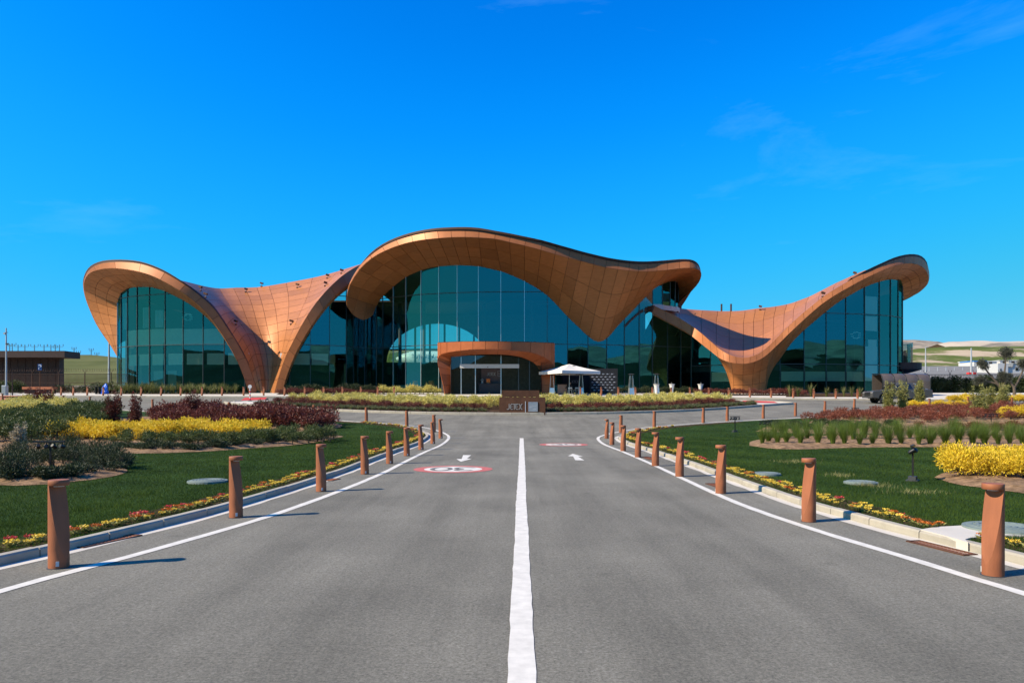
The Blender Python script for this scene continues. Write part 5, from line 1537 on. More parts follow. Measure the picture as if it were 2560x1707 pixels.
# --- island planting: ground cover, dark red front, three pale rows
IP = np.array(ISL_F)
def isl_front(x): return float(np.interp(x, IP[:, 0], IP[:, 1]))
THIRD = (', left third', ', middle third', ', right third')
for k in range(4):
    for i in range(78):
        x = -21.8 + 0.4 * k + i * 0.55 + random.uniform(-.2, .2); y = isl_front(x) + 0.55 + k * 0.42 + random.uniform(-.12, .12)
        if -21.4 < x < 20.4 and not (-1.9 < x < 1.9 and y < 55) and y < 67:
            put('cover', 'ground_cover_tuft', x, y, 'low grassy tuft in the green band along the island kerb' + THIRD[int(np.clip((x + 21) // 13.7, 0, 2))], 'ground cover plant', 'low tufts edging the island', 1.25, 0.15)
for k in range(2):
    for i in range(56):
        x = -19.6 + i * 0.70 + random.uniform(-.2, .2); y = isl_front(x) + 2.35 + k * 0.55 + random.uniform(-.15, .15)
        if y < 66 and x < 18.8 and not (-1.8 < x < 1.8 and y < 55.2): put('redlow', 'low_red_shrub', x, y, 'dark red shrub in the low band before the pale island shrubs' + THIRD[int(np.clip((x + 18.6) // 12.3, 0, 2))], 'shrub', 'dark red shrubs on the island', .95, 0.15)
for k in range(7):
    for i in range(40):
        x = -18.4 + i * 0.93 + random.uniform(-.14, .14) + .4 * (k % 2); y = isl_front(x) + 3.7 + k * 1.55 + random.uniform(-.2, .2)
        if y < 68.0 and x < 18.0 and not (-1.7 < x < 1.7 and y < 55.6): put('pale', 'pale_shrub', x, y, 'pale yellow-green shrub in %s of the island' % ('the front pale row', 'the second pale row', 'the third pale row', 'the fourth pale row', 'the fifth pale row', 'the rear pale rows', 'the rear pale rows')[k] + THIRD[int(np.clip((x + 17.5) // 11.6, 0, 2))], 'shrub', 'pale shrubs massed on the island', .95 - .045 * k, 0.15)

# --- planting at the foot of the glass
for k in range(34):
    u = 446 * 0 + 252 + k * 10.2; d = 81.2 + random.uniform(-.7, .5) + (2.2 if u < 330 else 0) * max(0, (330 - u) / 80); p = on(u, d)
    put('strap', 'strap_leaf_clump', p.x, p.y, 'clump of long strap leaves along the foot of the left glass wall', 'plant', 'strap-leaved clumps before the left glass', 1.0, 0.13)
for k in range(26):
    u = 262 + k * 11.5 + random.uniform(-4, 4); p = on(u, 82.4 + (1.5 if u < 320 else 0)); put('strap', 'strap_leaf_clump', p.x, p.y, 'clump of long strap leaves along the foot of the left glass wall', 'plant', 'strap-leaved clumps before the left glass', 1.0, 0.13)
for u in (1995, 2027, 2066, 2090, 2110, 2129, 2149, 1975):
    p = on(u, 74.5); put('strap', 'strap_leaf_clump', p.x, p.y, 'spiky strap-leaved clump spaced along the right glass wall', 'plant', 'strap-leaved clumps before the right glass', 1.0, 0.13)
for k in range(30):
    u = 700 + k * 9; p = on(u, 79.6 + random.uniform(-.3, .3)); put('redlow', 'low_red_shrub', p.x, p.y, 'low dark red shrub along the glass right of the V column', 'shrub', 'dark red shrubs right of the V column', 1.1, 0.13)
for k in range(24):
    u = 725 + k * 9.2; p = on(u, 82.3 + random.uniform(-.2, .2)); put('hedge', 'dark_hedge_shrub', p.x, p.y, 'dark hedge shrub close against the glass right of the V column', 'shrub', 'dark hedge against the glass', 1.0, 0.13)
for k in range(13):
    p = on(958 + k * 11.3, 79.8); put('pale', 'pale_shrub', p.x, p.y, 'pale yellow shrub in the short row left of the orange portal', 'shrub', 'pale shrubs left of the portal', 1.0, 0.13)
for k in range(34):
    u = 1745 + k * 8.1; p = on(u, 78.2 - max(0, (u - 1850)) * .012 + random.uniform(-.5, .5)); put('redlow', 'low_red_shrub', p.x, p.y, 'low dark red shrub round the foot of the cone column', 'shrub', 'dark red shrubs round the cone column', 1.15, 0.13)
for k in range(16):
    p = on(1545 + k * 12, 82.3); put('hedge', 'dark_hedge_shrub', p.x, p.y, 'dark hedge shrub against the glass left of the cone column', 'shrub', 'dark hedge left of the cone column', .8, 0.13)

# --- lawns: mown blades
def blades(name, poly, n, mat, hmin, hmax, w, near, seed, patches=None, exclude=()):
    r = np.random.default_rng(seed)
    P_ = np.asarray(poly)
    # more blades near the drive's viewpoint: distance drawn so that density falls off
    xs, ys = [], []
    got = 0
    while got < n:
        m = n * 2
        d = near * (46 / near) ** r.random(m)
        a = r.uniform(-0.92, 0.92, m)
        x = d * np.tan(a); y = d
        if patches is not None:
            k = r.integers(0, len(patches), m); c = np.array(patches)[k]
            x = c[:, 0] + r.normal(0, 1, m) * c[:, 2]; y = c[:, 1] + r.normal(0, 1, m) * c[:, 3]
        ok = inside(P_, x, y)
        for b in exclude: ok &= ~inside(b, x, y)
        xs.append(x[ok]); ys.append(y[ok]); got += ok.sum()
    x = np.concatenate(xs)[:n]; y = np.concatenate(ys)[:n]
    z = 0.056 * (softp(y - 36.0, 1.3) - softp(y - 84.5, 1.5)) + LAWN_H - 0.004
    h = r.uniform(hmin, hmax, n); a = r.random(n) * 6.283
    ww = w * (0.6 + 0.8 * r.random(n)) * np.maximum(1, y / 14)
    lean = r.normal(0, 0.45, (n, 2)) * h[:, None]
    dx, dy = np.cos(a) * ww / 2, np.sin(a) * ww / 2
    v0 = np.stack([x - dx, y - dy, z], 1); v1 = np.stack([x + dx, y + dy, z], 1); v2 = np.stack([x + lean[:, 0], y + lean[:, 1], z + h], 1)
    V = np.stack([v0, v1, v2], 1).reshape(-1, 3); F = np.arange(3 * n).reshape(n, 3)
    t = np.clip(0.45 + 0.26 * np.sin(x * .9 + 2 * np.sin(y * .6)) * np.sin(y * 1.1 + 1) + 0.16 * np.sin(x * 3.1 + y * .7) + 0.25 * r.standard_normal(n), 0, 1)
    o = link(name, np_mesh(name, V, F, [mat], tint=t)); tag(o, kind='stuff')
    return o
def ring_(u, v, r):
    p = at(u, v); return [(p.x + r * math.cos(k * .52), p.y + r * math.sin(k * .52)) for k in range(12)]
blades('grass', Lpoly, 430000, LM['lawn'], 0.018, 0.052, 0.0065, 5.5, 1, exclude=BEDS[:3] + [ring_(519, 1216, .36)])
blades('grass', Rpoly, 430000, LM['lawn'], 0.018, 0.052, 0.0065, 5.5, 2, exclude=BEDS[3:] + [pad, ring_(1915, 1196.7, .3), ring_(2152, 1220, .3)])
dp = [(*at(u, v)[:2], sx, sy) for u, v, sx, sy in ((1990, 1163, .25, .25), (2205, 1228, .16, .3), (2290, 1245, .3, .12), (2095, 1199, .15, .2), (2160, 1225, .1, .1), (2420, 1350, .3, .2), (1980, 1260, .2, .2))]
blades('dry_grass', Rpoly, 900, LM['dryblade'], 0.05, 0.10, 0.007, 7, 5, patches=dp, exclude=[pad])
dpl = [(*at(u, v)[:2], sx, sy) for u, v, sx, sy in ((345, 1250, .2, .2), (300, 1280, .2, .15), (20, 1330, .2, .2), (205, 1290, .1, .1), (640, 1130, .4, .3))]
blades('long_grass', Lpoly, 700, LM['lawn'], 0.06, 0.11, 0.007, 7, 6, patches=dpl)

# --- low flowers behind the kerb: rosettes of leaves with a crown of petals
def flower_mesh(name, petal, seed):
    r = np.random.default_rng(seed); V, F, T, fm = [], [], [], []
    def quad(p, ax, L, W, mi):
        ax = ax / np.linalg.norm(ax); sd = np.cross(ax, r.standard_normal(3)); sd /= np.linalg.norm(sd)
        b = len(V)
        V.extend([p, p + ax * L * .5 + sd * W, p + ax * L, p + ax * L * .5 - sd * W]); F.append((b, b + 1, b + 2, b + 3)); T.append(.2 + .6 * r.random()); fm.append(mi)
    for i in range(30):
        a = r.random() * 6.28; quad(np.array([0, 0, .02]) + r.normal(0, .02, 3), np.array([math.cos(a), math.sin(a), .25 + .5 * r.random()]), .09 + .05 * r.random(), .017, 0)
    for i in range(64):
        a = r.random() * 6.28; rr = .085 * math.sqrt(r.random()); c = np.array([rr * math.cos(a), rr * math.sin(a), .075 + .035 * r.random()])
        quad(c, np.array([r.normal(), r.normal(), .5]), .034, .014, 1)
    V = np.array(V); V[:, 2] = np.maximum(V[:, 2], .004)
    return np_mesh(name, V, F, [LM['green'] if False else LM['bright'], petal], tint=T, fmat=fm)
FY = [flower_mesh('yellow_flower', LM['petal_y'], s) for s in range(3)]; FR = [flower_mesh('red_flower', LM['petal_r'], s + 5) for s in range(2)]; FO = [flower_mesh('orange_flower', LM['petal_o'], s + 9) for s in range(2)]
def flower_strip(path, side, words, xlim):
    strip = smooth_path(offset_path(path, side * (KO + 0.26)), 0.17)
    strip2 = smooth_path(offset_path(path, side * (KO + 0.46)), 0.19)
    n = 0
    for row_, st in enumerate((strip, strip2)):
        for k, (x, y) in enumerate(st):
            if y < 4 or abs(x) > xlim or (y > 38.2 and abs(x) > 9): continue
            if inside(pad, np.array([x]), np.array([y]))[0]: continue
            if random.random() < (0.03 if row_ == 0 else 0.45): continue
            if y > 22 and random.random() < .45: continue
            q = random.random()
            if row_ == 0: ms, nm, w = (FY, 'yellow_flower', 'yellow') if q < .74 else (FO, 'orange_flower', 'orange')
            else: ms, nm, w = (FR, 'red_flower', 'red') if q < .42 else ((FO, 'orange_flower', 'orange') if q < .62 else (FY, 'yellow_flower', 'yellow'))
            o = bpy.data.objects.new(nm, random.choice(ms)); COL.objects.link(o)
            s = random.uniform(.48, .80) * (1.35 if y > 22 else 1)
            o.location = (x + random.uniform(-.04, .04), y + random.uniform(-.04, .04), gz(y) + LAWN_H); o.rotation_euler = (0, 0, random.uniform(0, 6.28)); o.scale = (s, s, s)
            tag(o, 'low %s flower in the strip behind the %s kerb, %s' % (w, words, 'nearest stretch' if y < 11 else ('beside the second bollard' if y < 14.5 else ('middle stretch' if y < 22 else ('far stretch' if y < 32 else 'round the far corner')))), 'flower', '%s flowers behind the %s kerb' % (w, words)); n += 1
    return n
nL = flower_strip(Lpath, 1, 'left', 12); nR = flower_strip(Rpath, -1, 'right', 12)
print('flowers', nL, nR)
for pth, sd in ((Lpath, 1), (Rpath, -1)):
    q = smooth_path(offset_path(pth, sd * (KO + 0.40)), 0.5); q = q[(q[:, 1] > 2) & (np.abs(q[:, 0]) < 14)]
    o = ribbon('mulch_strip', q, 0.52, LAWN_H + 0.008, M['mulch'], wob=0.03); o['kind'] = 'structure'
# ------------------------------------------------------------------ bollards
def make_bollard():
    root = empty('bollard', (0, 0, 0)); R_ = 0.097; n = 28
    V, F, sm = [], [], []
    zs = [0.0, 0.10, 0.2, 0.3, 0.4, 0.5, 0.6, 0.7, 0.78, 0.845]
    for z in zs:
        c = R_ * .9999 if z <= 0.10 else R_ - (R_ + 0.022) * ((z - 0.10) / 0.745) ** 1.05
        th = math.acos(max(-1, min(1, c / R_)))
        for k in range(n):
            a = th + (2 * math.pi - 2 * th) * k / (n - 1)
            V.append((R_ * math.cos(a), R_ * math.sin(a), z))
    for i in range(len(zs) - 1):
        for k in range(n - 1):
            F.append((i * n + k, i * n + k + 1, (i + 1) * n + k + 1, (i + 1) * n + k)); sm.append(True)
    b0 = len(V)                                        # the sliced flat face with its own vertices
    for i in range(len(zs)):
        V += [V[i * n + n - 1], V[i * n]]
    for i in range(len(zs) - 1):
        F.append((b0 + 2 * i, b0 + 2 * i + 1, b0 + 2 * i + 3, b0 + 2 * i + 2)); sm.append(True)
    me = np_mesh('post', V, F, M['corten']); me.polygons.foreach_set('use_smooth', sm)
    o = link('post', me, root)
    mb = MB(); mb.lathe([(R_ - .004, 0.843), (R_, 0.847), (R_, 0.896), (R_ - .004, 0.90)], 40, smooth=True)
    o = mb.build('cap', M['corten'], root); 
    mb = MB(); mb.lathe([(0.05, 0.830), (0.05, 0.842)], 16); mb.build('lamp_lens', M['white'], root)
    mb = MB(); mb.lathe([(R_ + .014, 0.0), (R_ + .014, 0.005), (R_, 0.007)], 24, smooth=False); mb.build('base_plate', M['darkgrey'], root)
    mb = MB(); mb.box((.068, -.073, .055), (.03, .006, .05), .75); mb.build('number_tag', M['white'], root)
    return root
bol = make_bollard()
used = [False]
def bollard(x, y, cut, label, group, z0=0.0, big=True):
    loc = (x, y, gz(y) + z0)
    if not used[0]:
        used[0] = True; o = bol; o.location = loc; o.rotation_euler = (0, 0, cut)
        tag(o, label, 'bollard', group); return o
    o = dup(bol, loc, cut, 1.0, label, group); o['category'] = 'bollard'
    return o
CL = math.atan2(-0.32, 0.95); CR = math.atan2(-0.32, -0.95)
left_row = [(147, 1418), (590, 1293), (803, 1228), (912, 1185), (974, 1159), (1017, 1139.6), (1052.5, 1124), (1082, 1109), (1101.5, 1095.5)]
for k, (u, v) in enumerate(left_row):
    p = at(u, v); bollard(p.x, p.y, CL, '%s rust-brown bollard from the camera along the left edge of the drive' % ORD[k], 'bollards along the left of the drive')
right_row = [(2281 * 1.0884, 1437.6), (2022, 1303.5), (1802, 1233), (1699, 1191), (1638.6, 1164.5), (1595, 1143), (1558, 1127.5), (1530, 1111.7), (1516.6, 1096)]
for k, (u, v) in enumerate(right_row):
    p = at(u, v); bollard(p.x, p.y, CR, '%s rust-brown bollard from the camera along the right edge of the drive' % ORD[k], 'bollards along the right of the drive')
def ontop(u, vtop):
    lo, hi = 20.0, 90.0
    for _ in range(50):
        d = (lo + hi) / 2
        if 1006 - 1850 * (gz(d) + 0.9 - EYE) / d > vtop: lo = d
        else: hi = d
    return on(u, lo)
ring_l = [at(1085, 1080), at(1017, 1066), at(916, 1055), ontop(785, 1012), ontop(680, 1008), ontop(573, 1004.6), at(382, 1028), ontop(301, 994), ontop(225.5, 991), ontop(159, 988), ontop(7, 983.5)]
for k, p in enumerate(ring_l):
    bollard(p.x, p.y, math.radians(60), '%s bollard from the drive corner along the far edge of the left lawn' % ORD[k], 'bollards along the far edge of the left lawn')
ring_r = [at(1552, 1081.6), at(1635.5, 1067.5), at(1758, 1057), at(1818, 1052.7), at(1908, 1046), at(1988.5, 1040), at(2062, 1034.5), at(2135.5, 1026.5), ontop(2323, 996), ontop(2419, 991.5), ontop(2529, 993)]
for k, p in enumerate(ring_r):
    bollard(p.x, p.y, math.radians(125), '%s bollard from the drive corner along the far edge of the right lawn' % ORD[k], 'bollards along the far edge of the right lawn')
far_u = [131, 152.6, 183, 218, 258, 303, 352.7, 402.7, 451.5, 505, 555, 609, 659, 711, 761.6, 809, 856, 902, 944, 985]
for k, u in enumerate(far_u):
    p = on(u, 76.6 if u > 250 else 77.2); bollard(p.x, p.y, math.radians(-90), '%s bollard from the left end of the row on the pavement before the glass front' % ORD[k], 'bollards on the pavement, left half', 0.13)
far_r = [1451, 1503, 1545.6, 1588.5, 1631, 1677.7, 1724.7, 1772, 1822, 1874.6, 1927.6, 1983, 2034.6, 2089.5, 2144]
for k, u in enumerate(far_r):
    d = np.interp(u, [1451, 1600, 1772, 1983, 2144], [76.0, 75.6, 74.3, 71.8, 70.2]); p = on(u, d)
    bollard(p.x, p.y, math.radians(-90), '%s bollard right of the white parasol in the row before the glass front' % ORD[k], 'bollards on the pavement, right half', 0.13)

# ------------------------------------------------------------------ small things in the lawns and at the kerb
def manhole(u, v, r, label, z0=LAWN_H + 0.03):
    p = at(u, v); root = empty('manhole_cover', (p.x, p.y, p.z + z0)); tag(root, label, 'manhole', 'round manhole covers')
    mb = MB(); mb.lathe([(r * 1.14, -.03), (r * 1.12, 0.012), (r * 1.01, 0.012)], 32, smooth=False); mb.build('rim_ring', M['manhole'], root)
    mb = MB(); mb.lathe([(r, -.02), (r, 0.014), (r * .97, 0.020)], 32, smooth=False); 
    mb.build('lid', M['manhole'], root)
    mb = MB()
    for q in (0.88, 0.70, 0.52, 0.34, .17):
        mb.lathe([(r * q - .022, .0205), (r * q - .018, .027), (r * q + .018, .027), (r * q + .022, .0205)], 32, smooth=False, caps=False)
    for k in range(24):
        a = 2 * math.pi * k / 24; mb.box((r * .78 * math.cos(a), r * .78 * math.sin(a), .022), (r * .10, .018, .010), a)
    mb.build('tread', M['manhole'], root)
manhole(519, 1216, 0.34, 'grey round manhole cover in the left lawn beside the second bollard')
manhole(1915, 1196.7, 0.28, 'grey round manhole cover in the right lawn nearer the drive')
manhole(2152, 1220, 0.28, 'grey round manhole cover in the right lawn below the black light stand')
manhole(2508, 1342, 0.40, 'large grey-green manhole cover on the concrete pad at right', LAWN_H + 0.035)

def grate(p0, p1, w, label):
    a, b = Vector(p0), Vector(p1); d = b - a; L = d.length; c = (a + b) / 2
    root = empty('drain_grate', (c.x, c.y, gz(c.y) - 0.004), math.atan2(d.y, d.x)); tag(root, label, 'drain', 'rusty drain grates at the kerb')
    mb = MB(); mb.box((0, 0, -.01), (L, w, .012)); mb.build('pit', M['joint'], root)
    mb = MB(); mb.box((0, w / 2, .008), (L, .022, .022)); mb.box((0, -w / 2, .008), (L, .022, .022)); mb.box((-L / 2, 0, .0085), (.022, w + .02, .021)); mb.box((L / 2, 0, .0085), (.022, w + .02, .021)); mb.build('frame', M['rust'], root)
    n = int(L / .055); me = None
    for k in range(1, n):
        if me is None:
            o = MB().box((0, 0, .006), (.018, w - .02, .018)).build('slat', M['corten'], root, loc=(-L / 2 + L * k / n, 0, 0)); me = o.data
        else: link('slat', me, root, loc=(-L / 2 + L * k / n, 0, 0))
def grate_px(a, b, w, label):
    p, q = at(*a), at(*b); grate((p.x, p.y), (q.x, q.y), w, label)
grate_px((195, 1369), (340, 1338), 0.17, 'long rusty drain grate at the left kerb beside the nearest bollard')
grate_px((2283, 1353), (2425, 1388), 0.17, 'long rusty drain grate at the right kerb beside the concrete pad')
grate_px((1776, 1209), (1800, 1217), 0.2, 'short rusty drain grate by the third bollard of the right row')
grate_px((1612, 1142), (1630, 1149), 0.2, 'short rusty drain grate by the sixth bollard of the right row')
grate_px((818, 1202), (840, 1197), 0.2, 'short rusty drain grate by the third bollard of the left row')

def light_stand(u, v, h, bar, rz, label, heads=4, base=True, vary=0.0):
    p = at(u, v); root = empty('light_stand', (p.x, p.y, p.z + LAWN_H), rz); tag(root, label, 'spotlight', 'black garden spotlight stands')
    mb = MB(); mb.box((0, 0, h / 2), (.035, .035, h)); mb.build('pole', M['black'], root)
    mb = MB(); mb.box((0, 0, h), (bar, .045, .04)); mb.build('crossbar', M['black'], root)
    if base:
        mb = MB(); mb.box((0, 0, .012), (.30, .22, .024)); mb.box((0, 0, .06), (.2, .14, .075)); mb.build('base', M['darkgrey'], root)
    for k in range(heads):
        x = bar * (-.42 + .84 * k / max(1, heads - 1)) if heads > 1 else 0
        mb = MB(); tl = Matrix.Rotation(math.radians(-35 + 20 * (k % 2)), 3, 'X') @ Matrix.Rotation(math.radians(20 * (1 if k < heads / 2 else -1)), 3, 'Z')
        mb.lathe([(.02, -.07), (.038, -.05), (.042, .05), (.044, .065), (.036, .066)], 12)
        q = Matrix.Rotation(math.radians(90), 3, 'X')
        mb.v = [tuple(Vector((x, 0, h - .11)) + tl @ (q @ Vector(w))) for w in mb.v]
        mb.tube([(x, 0, h - .01), (x, .0, h - .07)], .009, 5)
        mb.build('lamp_head', M['black'], root)
    return root
light_stand(126, 1193, .72, .62, .05, 'black light bar with four lamps on bare soil at the near left')
light_stand(822.6, 1052, .72, .60, 0, 'black light bar with four lamps at the tip of the burgundy drift')
light_stand(799, 1107, .66, .14, .2, 'thin black stand with one lamp on the left lawn by the green edging', 1, False)
light_stand(1837.5, 1084, .78, .55, .25, 'black light bar on a square foot alone on the right lawn')
light_stand(1915, 1092, .66, .66, 0, 'black light bar at the left end of the feather grass bed')
light_stand(2282, 1212, .72, .30, .9, 'black light stand turned sideways on the near right lawn', 4)
light_stand(2138, 1039, .45, .52, 0, 'small black light bar before the left end of the rust red drift', 4, False)
light_stand(2478, 1062, .55, .80, 0, 'wide black light bar in the soil under the tallest green shrub', 4, False)
light_stand(2323, 1022, .42, .60, 0, 'black light bar against the bollard beside the pickup tail', 4, False)
light_stand(1575, 1013, .5, .60, 0, 'black light bar among the pale shrubs right of the sign', 4, False)

root = empty('cable_box', (*at(88, 1212)[:2], LAWN_H + .04), .3); tag(root, 'small white junction box with black cables on soil under the near light bar', 'cable box')
mb = MB(); mb.box((0, 0, .06), (.10, .06, .11), M=Matrix.Rotation(.35, 3, 'Y')); mb.build('box', M['white'], root, bevel=.006)
for k in range(3):
    mb = MB(); mb.tube([(.03, 0, .03), (.16, -.05 - .03 * k, .02), (.05 - .3, -.12 - .05 * k, .02), (-.45 - .08 * k, .05 * k - .02, .03)][::1], .009, 5); mb.build('cable', M['black'], root)

# ------------------------------------------------------------------ the sign planters at the island tip
def sign_planter():
    x0, x1 = -1.02, 2.14; y = 50.9; z = gz(y)
    u2x = lambda X, d: ((1230 + X * 150 / 2352) - 1280) / 1850 * d
    xl, xr = u2x(285, 50.9), u2x(2090, 50.9)
    v2z = lambda Y, d: H(960 + Y * 90 / 1411, d)
    root = empty('sign_planter', ((xl + xr) / 2, y, z)); tag(root, 'rusty steel planter box with raised metal lettering on its front', 'sign')
    zt, zb = v2z(515, y), v2z(1235, y)
    W = xr - xl; dp = 1.5; zc = (zt + zb) / 2
    mb = MB()
    for c, s in ((((xl + xr) / 2, y + .02, zc), (W, .04, zt - zb)), (((xl + xr) / 2, y + dp, zc), (W, .04, zt - zb)), ((xl + .02, y + dp / 2, zc), (.04, dp - .05, zt - zb)), ((xr - .02, y + dp / 2, zc), (.04, dp - .05, zt - zb))): mb.box(c, s)
    mb.build('planter_box', M['rust'], root, world=True)
    mb = MB(); mb.box(((xl + xr) / 2, y + dp / 2, zt - .08), (W - .1, dp - .1, .04)); mb.build('planter_soil', M['mulch'], root, world=True)
    X0, X1, Z0, Z1 = u2x(580, y), u2x(1195, y), v2z(1000, y), v2z(768, y)
    hgt = Z1 - Z0; asp = (X1 - X0) / (2.74 * hgt)
    logo_obj(root, (X0 + X1) / 2, y - .025, (Z0 + Z1) / 2, hgt, M['logo'], 'lettering', aspect=asp)
    mb = MB(); mb.box((u2x(1310, y), y - .012, (v2z(670, y) + v2z(1100, y)) / 2), (.035, .02, v2z(670, y) - v2z(1100, y))); mb.build('divider_bar', M['print'], root, world=True)
    a, b, c, d = u2x(1428, y), u2x(1788, y), v2z(1072, y), v2z(700, y)
    mb = MB(); mb.box(((a + b) / 2, y - .02, (c + d) / 2), (b - a, .036, d - c)); pq = mb.build('plaque', M['grey'], root, world=True)
    mb = MB()
    for q in (((a + b) / 2, d - .012, b - a, .024), ((a + b) / 2, c + .012, b - a, .024)): mb.box((q[0], y - .041, q[1]), (q[2], .01, q[3]))
    for q in (a + .01, b - .01): mb.box((q, y - .042, (c + d) / 2), (.02, .01, d - c))
    mb.build('plaque_frame', M['galv'], pq, world=True)
    mb = MB(); stroke(mb, [(a + .07, c + .30), (a + .17, c + .32), (b - .04, c + .41)], .018); mb.v = [(x, y - .046, z_) for x, _, z_ in mb.v]; mb.build('plaque_line', M['white'], pq, world=True)
    mb = MB(); stroke(mb, [(a + .3, c + .14), (b - .1, c + .16)], .03); mb.v = [(x, y - .046, z_) for x, _, z_ in mb.v]; mb.build('plaque_mark', M['white'], pq, world=True)
sign_planter()
xa, xb, yb_ = (1230 + 392 * .0638 - 1280) / 1850 * 53.6, (1230 + 1850 * .0638 - 1280) / 1850 * 53.6, 53.6
root = empty('rear_planter', ((xa + xb) / 2, yb_, gz(yb_))); tag(root, 'plain rusty steel planter standing behind the lettered one', 'planter')
mb = MB(); zt, zb = H(960 + 245 * .0638, yb_), gz(yb_) + .1
for c, s in ((((xa + xb) / 2, yb_, (zt + zb) / 2), (xb - xa, .04, zt - zb)), (((xa + xb) / 2, yb_ + 1.2, (zt + zb) / 2), (xb - xa, .04, zt - zb)), ((xa + .02, yb_ + .6, (zt + zb) / 2), (.04, 1.15, zt - zb)), ((xb - .02, yb_ + .6, (zt + zb) / 2), (.04, 1.15, zt - zb))): mb.box(c, s)
mb.build('planter_box', M['rust'], root, world=True)
mb = MB(); mb.box(((xa + xb) / 2, yb_ + .6, zt - .1), (xb - xa - .1, 1.1, .04)); mb.build('planter_soil', M['mulch'], root, world=True)
for k in range(9):
    x = -.9 + k * .36 + random.uniform(-.1, .1); o = bpy.data.objects.new('dry_plant', random.choice(SH['pale'])); COL.objects.link(o); o.location = (x, 51.6, gz(51) + 1.02); o.scale = (.28, .28, .26); o.rotation_euler = (0, 0, k)
    tag(o, 'small dry pale plant growing inside the lettered planter', 'plant', 'dry plants in the lettered planter')

# ------------------------------------------------------------------ terrace: parasol, heaters, tables, press wall, host
TZ = 0.15
p = on(1423, 78.5)
par = empty('parasol', (p.x, p.y, p.z + TZ)); tag(par, 'large square white parasol shading the terrace right of the orange portal', 'parasol')
zr, ze, zv = H(910, 78.5) - p.z - TZ, H(928.5, 78.5) - p.z - TZ, H(935.5, 78.5) - p.z - TZ
mb = MB(); hw = 2.35; rot = math.radians(28)
cs = [(hw * math.sqrt(2) * math.cos(rot + math.pi / 4 + k * math.pi / 2), hw * math.sqrt(2) * math.sin(rot + math.pi / 4 + k * math.pi / 2)) for k in range(4)]
mid = [((cs[k][0] + cs[(k + 1) % 4][0]) / 2, (cs[k][1] + cs[(k + 1) % 4][1]) / 2) for k in range(4)]
for k in range(4):
    a, b, m_ = cs[k], cs[(k + 1) % 4], mid[k]
    q = MB(); 
    f = lambda t, P_: (P_[0] * t, P_[1] * t, zr + (ze - zr) * t - .10 * math.sin(math.pi * t) * (1 if P_ is m_ else .35) - (.02 if P_ is m_ else 0))
    V, F = [], []
    for t in np.linspace(0.0, 1, 7):
        for P_ in (a, m_, b): V.append(f(t, P_))
    for i in range(6):
        for j in range(2): F.append((i * 3 + j, i * 3 + j + 1, (i + 1) * 3 + j + 1, (i + 1) * 3 + j))
    q.add(V, F, smooth=False)
    dz = ze - zv
    q.add([V[-3], V[-2], V[-1], (V[-1][0], V[-1][1], V[-1][2] - dz), (V[-2][0], V[-2][1], V[-2][2] - dz), (V[-3][0], V[-3][1], V[-3][2] - dz)], [(0, 1, 4, 5), (1, 2, 3, 4)])
    q.build('canopy_panel', M['cloth'], par)
    r = MB(); r.tube([(0, 0, zr - .12), (a[0] * .98, a[1] * .98, ze - .06)], .018, 5); r.build('rib', M['grey'], par)
mb = MB(); mb.tube([(0, 0, 0), (0.03, 0, zr - .03)], .035, 8); mb.build('pole', M['silver'], par)
mb = MB(); mb.box((0, 0, .05), (.8, .8, .1)); mb.build('foot', M['kerb'], par)
mb = MB(); mb.box((.45, -.42, zr - .20), (.28, .12, .03), M=None); mb.build('vent_flap', M['darkgrey'], par)

def heater(u, d, label, first=[None]):
    p = on(u, d); loc = (p.x, p.y, p.z + TZ)
    if first[0] is not None:
        o = dup(first[0], loc, random.uniform(-.15, .15), 1, label); return o
    root = empty('patio_heater', loc); first[0] = root
    tag(root, label, 'heater', 'tall pyramid patio heaters on the terrace')
    b, t, h1, h2 = .27, .13, .72, 2.05
    mb = MB(); 
    def fr(z): q = b + (t - b) * z / h2; return q
    mb.add([(s * fr(z), w * fr(z), z) for z in (0.02, h1) for s, w in ((-1, -1), (1, -1), (1, 1), (-1, 1))], [(0, 1, 5, 4), (1, 2, 6, 5), (2, 3, 7, 6), (3, 0, 4, 7), (4, 5, 6, 7)])
    mb.build('cabinet', M['silver'], root)
    for s, w in ((-1, -1), (1, -1), (1, 1), (-1, 1)):
        mb = MB(); mb.tube([(s * b, w * b, 0), (s * t, w * t, h2)], .018, 5); mb.build('leg', M['silver'], root)
    mb = MB(); mb.tube([(0, 0, h1), (0, 0, h2)], .05, 10); mb.build('flame_tube', M['clear'], root)
    mb = MB(); mb.box((0, 0, h2 + .02), (.34, .34, .03)); mb.lathe([(.40, h2 + .10), (.12, h2 + .17)], 16); mb.build('reflector_top', M['darkgrey'], root)
    mb = MB(); mb.box((0, 0, h2 + .07), (.1, .1, .08)); mb.build('top_post', M['darkgrey'], root)
    return root
heater(1380, 78.2, 'pyramid patio heater beside the right leg of the orange portal')
heater(1452.5, 78.6, 'pyramid patio heater between the host and the black press wall')
heater(1578, 78.0, 'white-based patio heater standing clear right of the press wall')
heater(1641, 79.5, 'patio heater standing behind a white bar table')

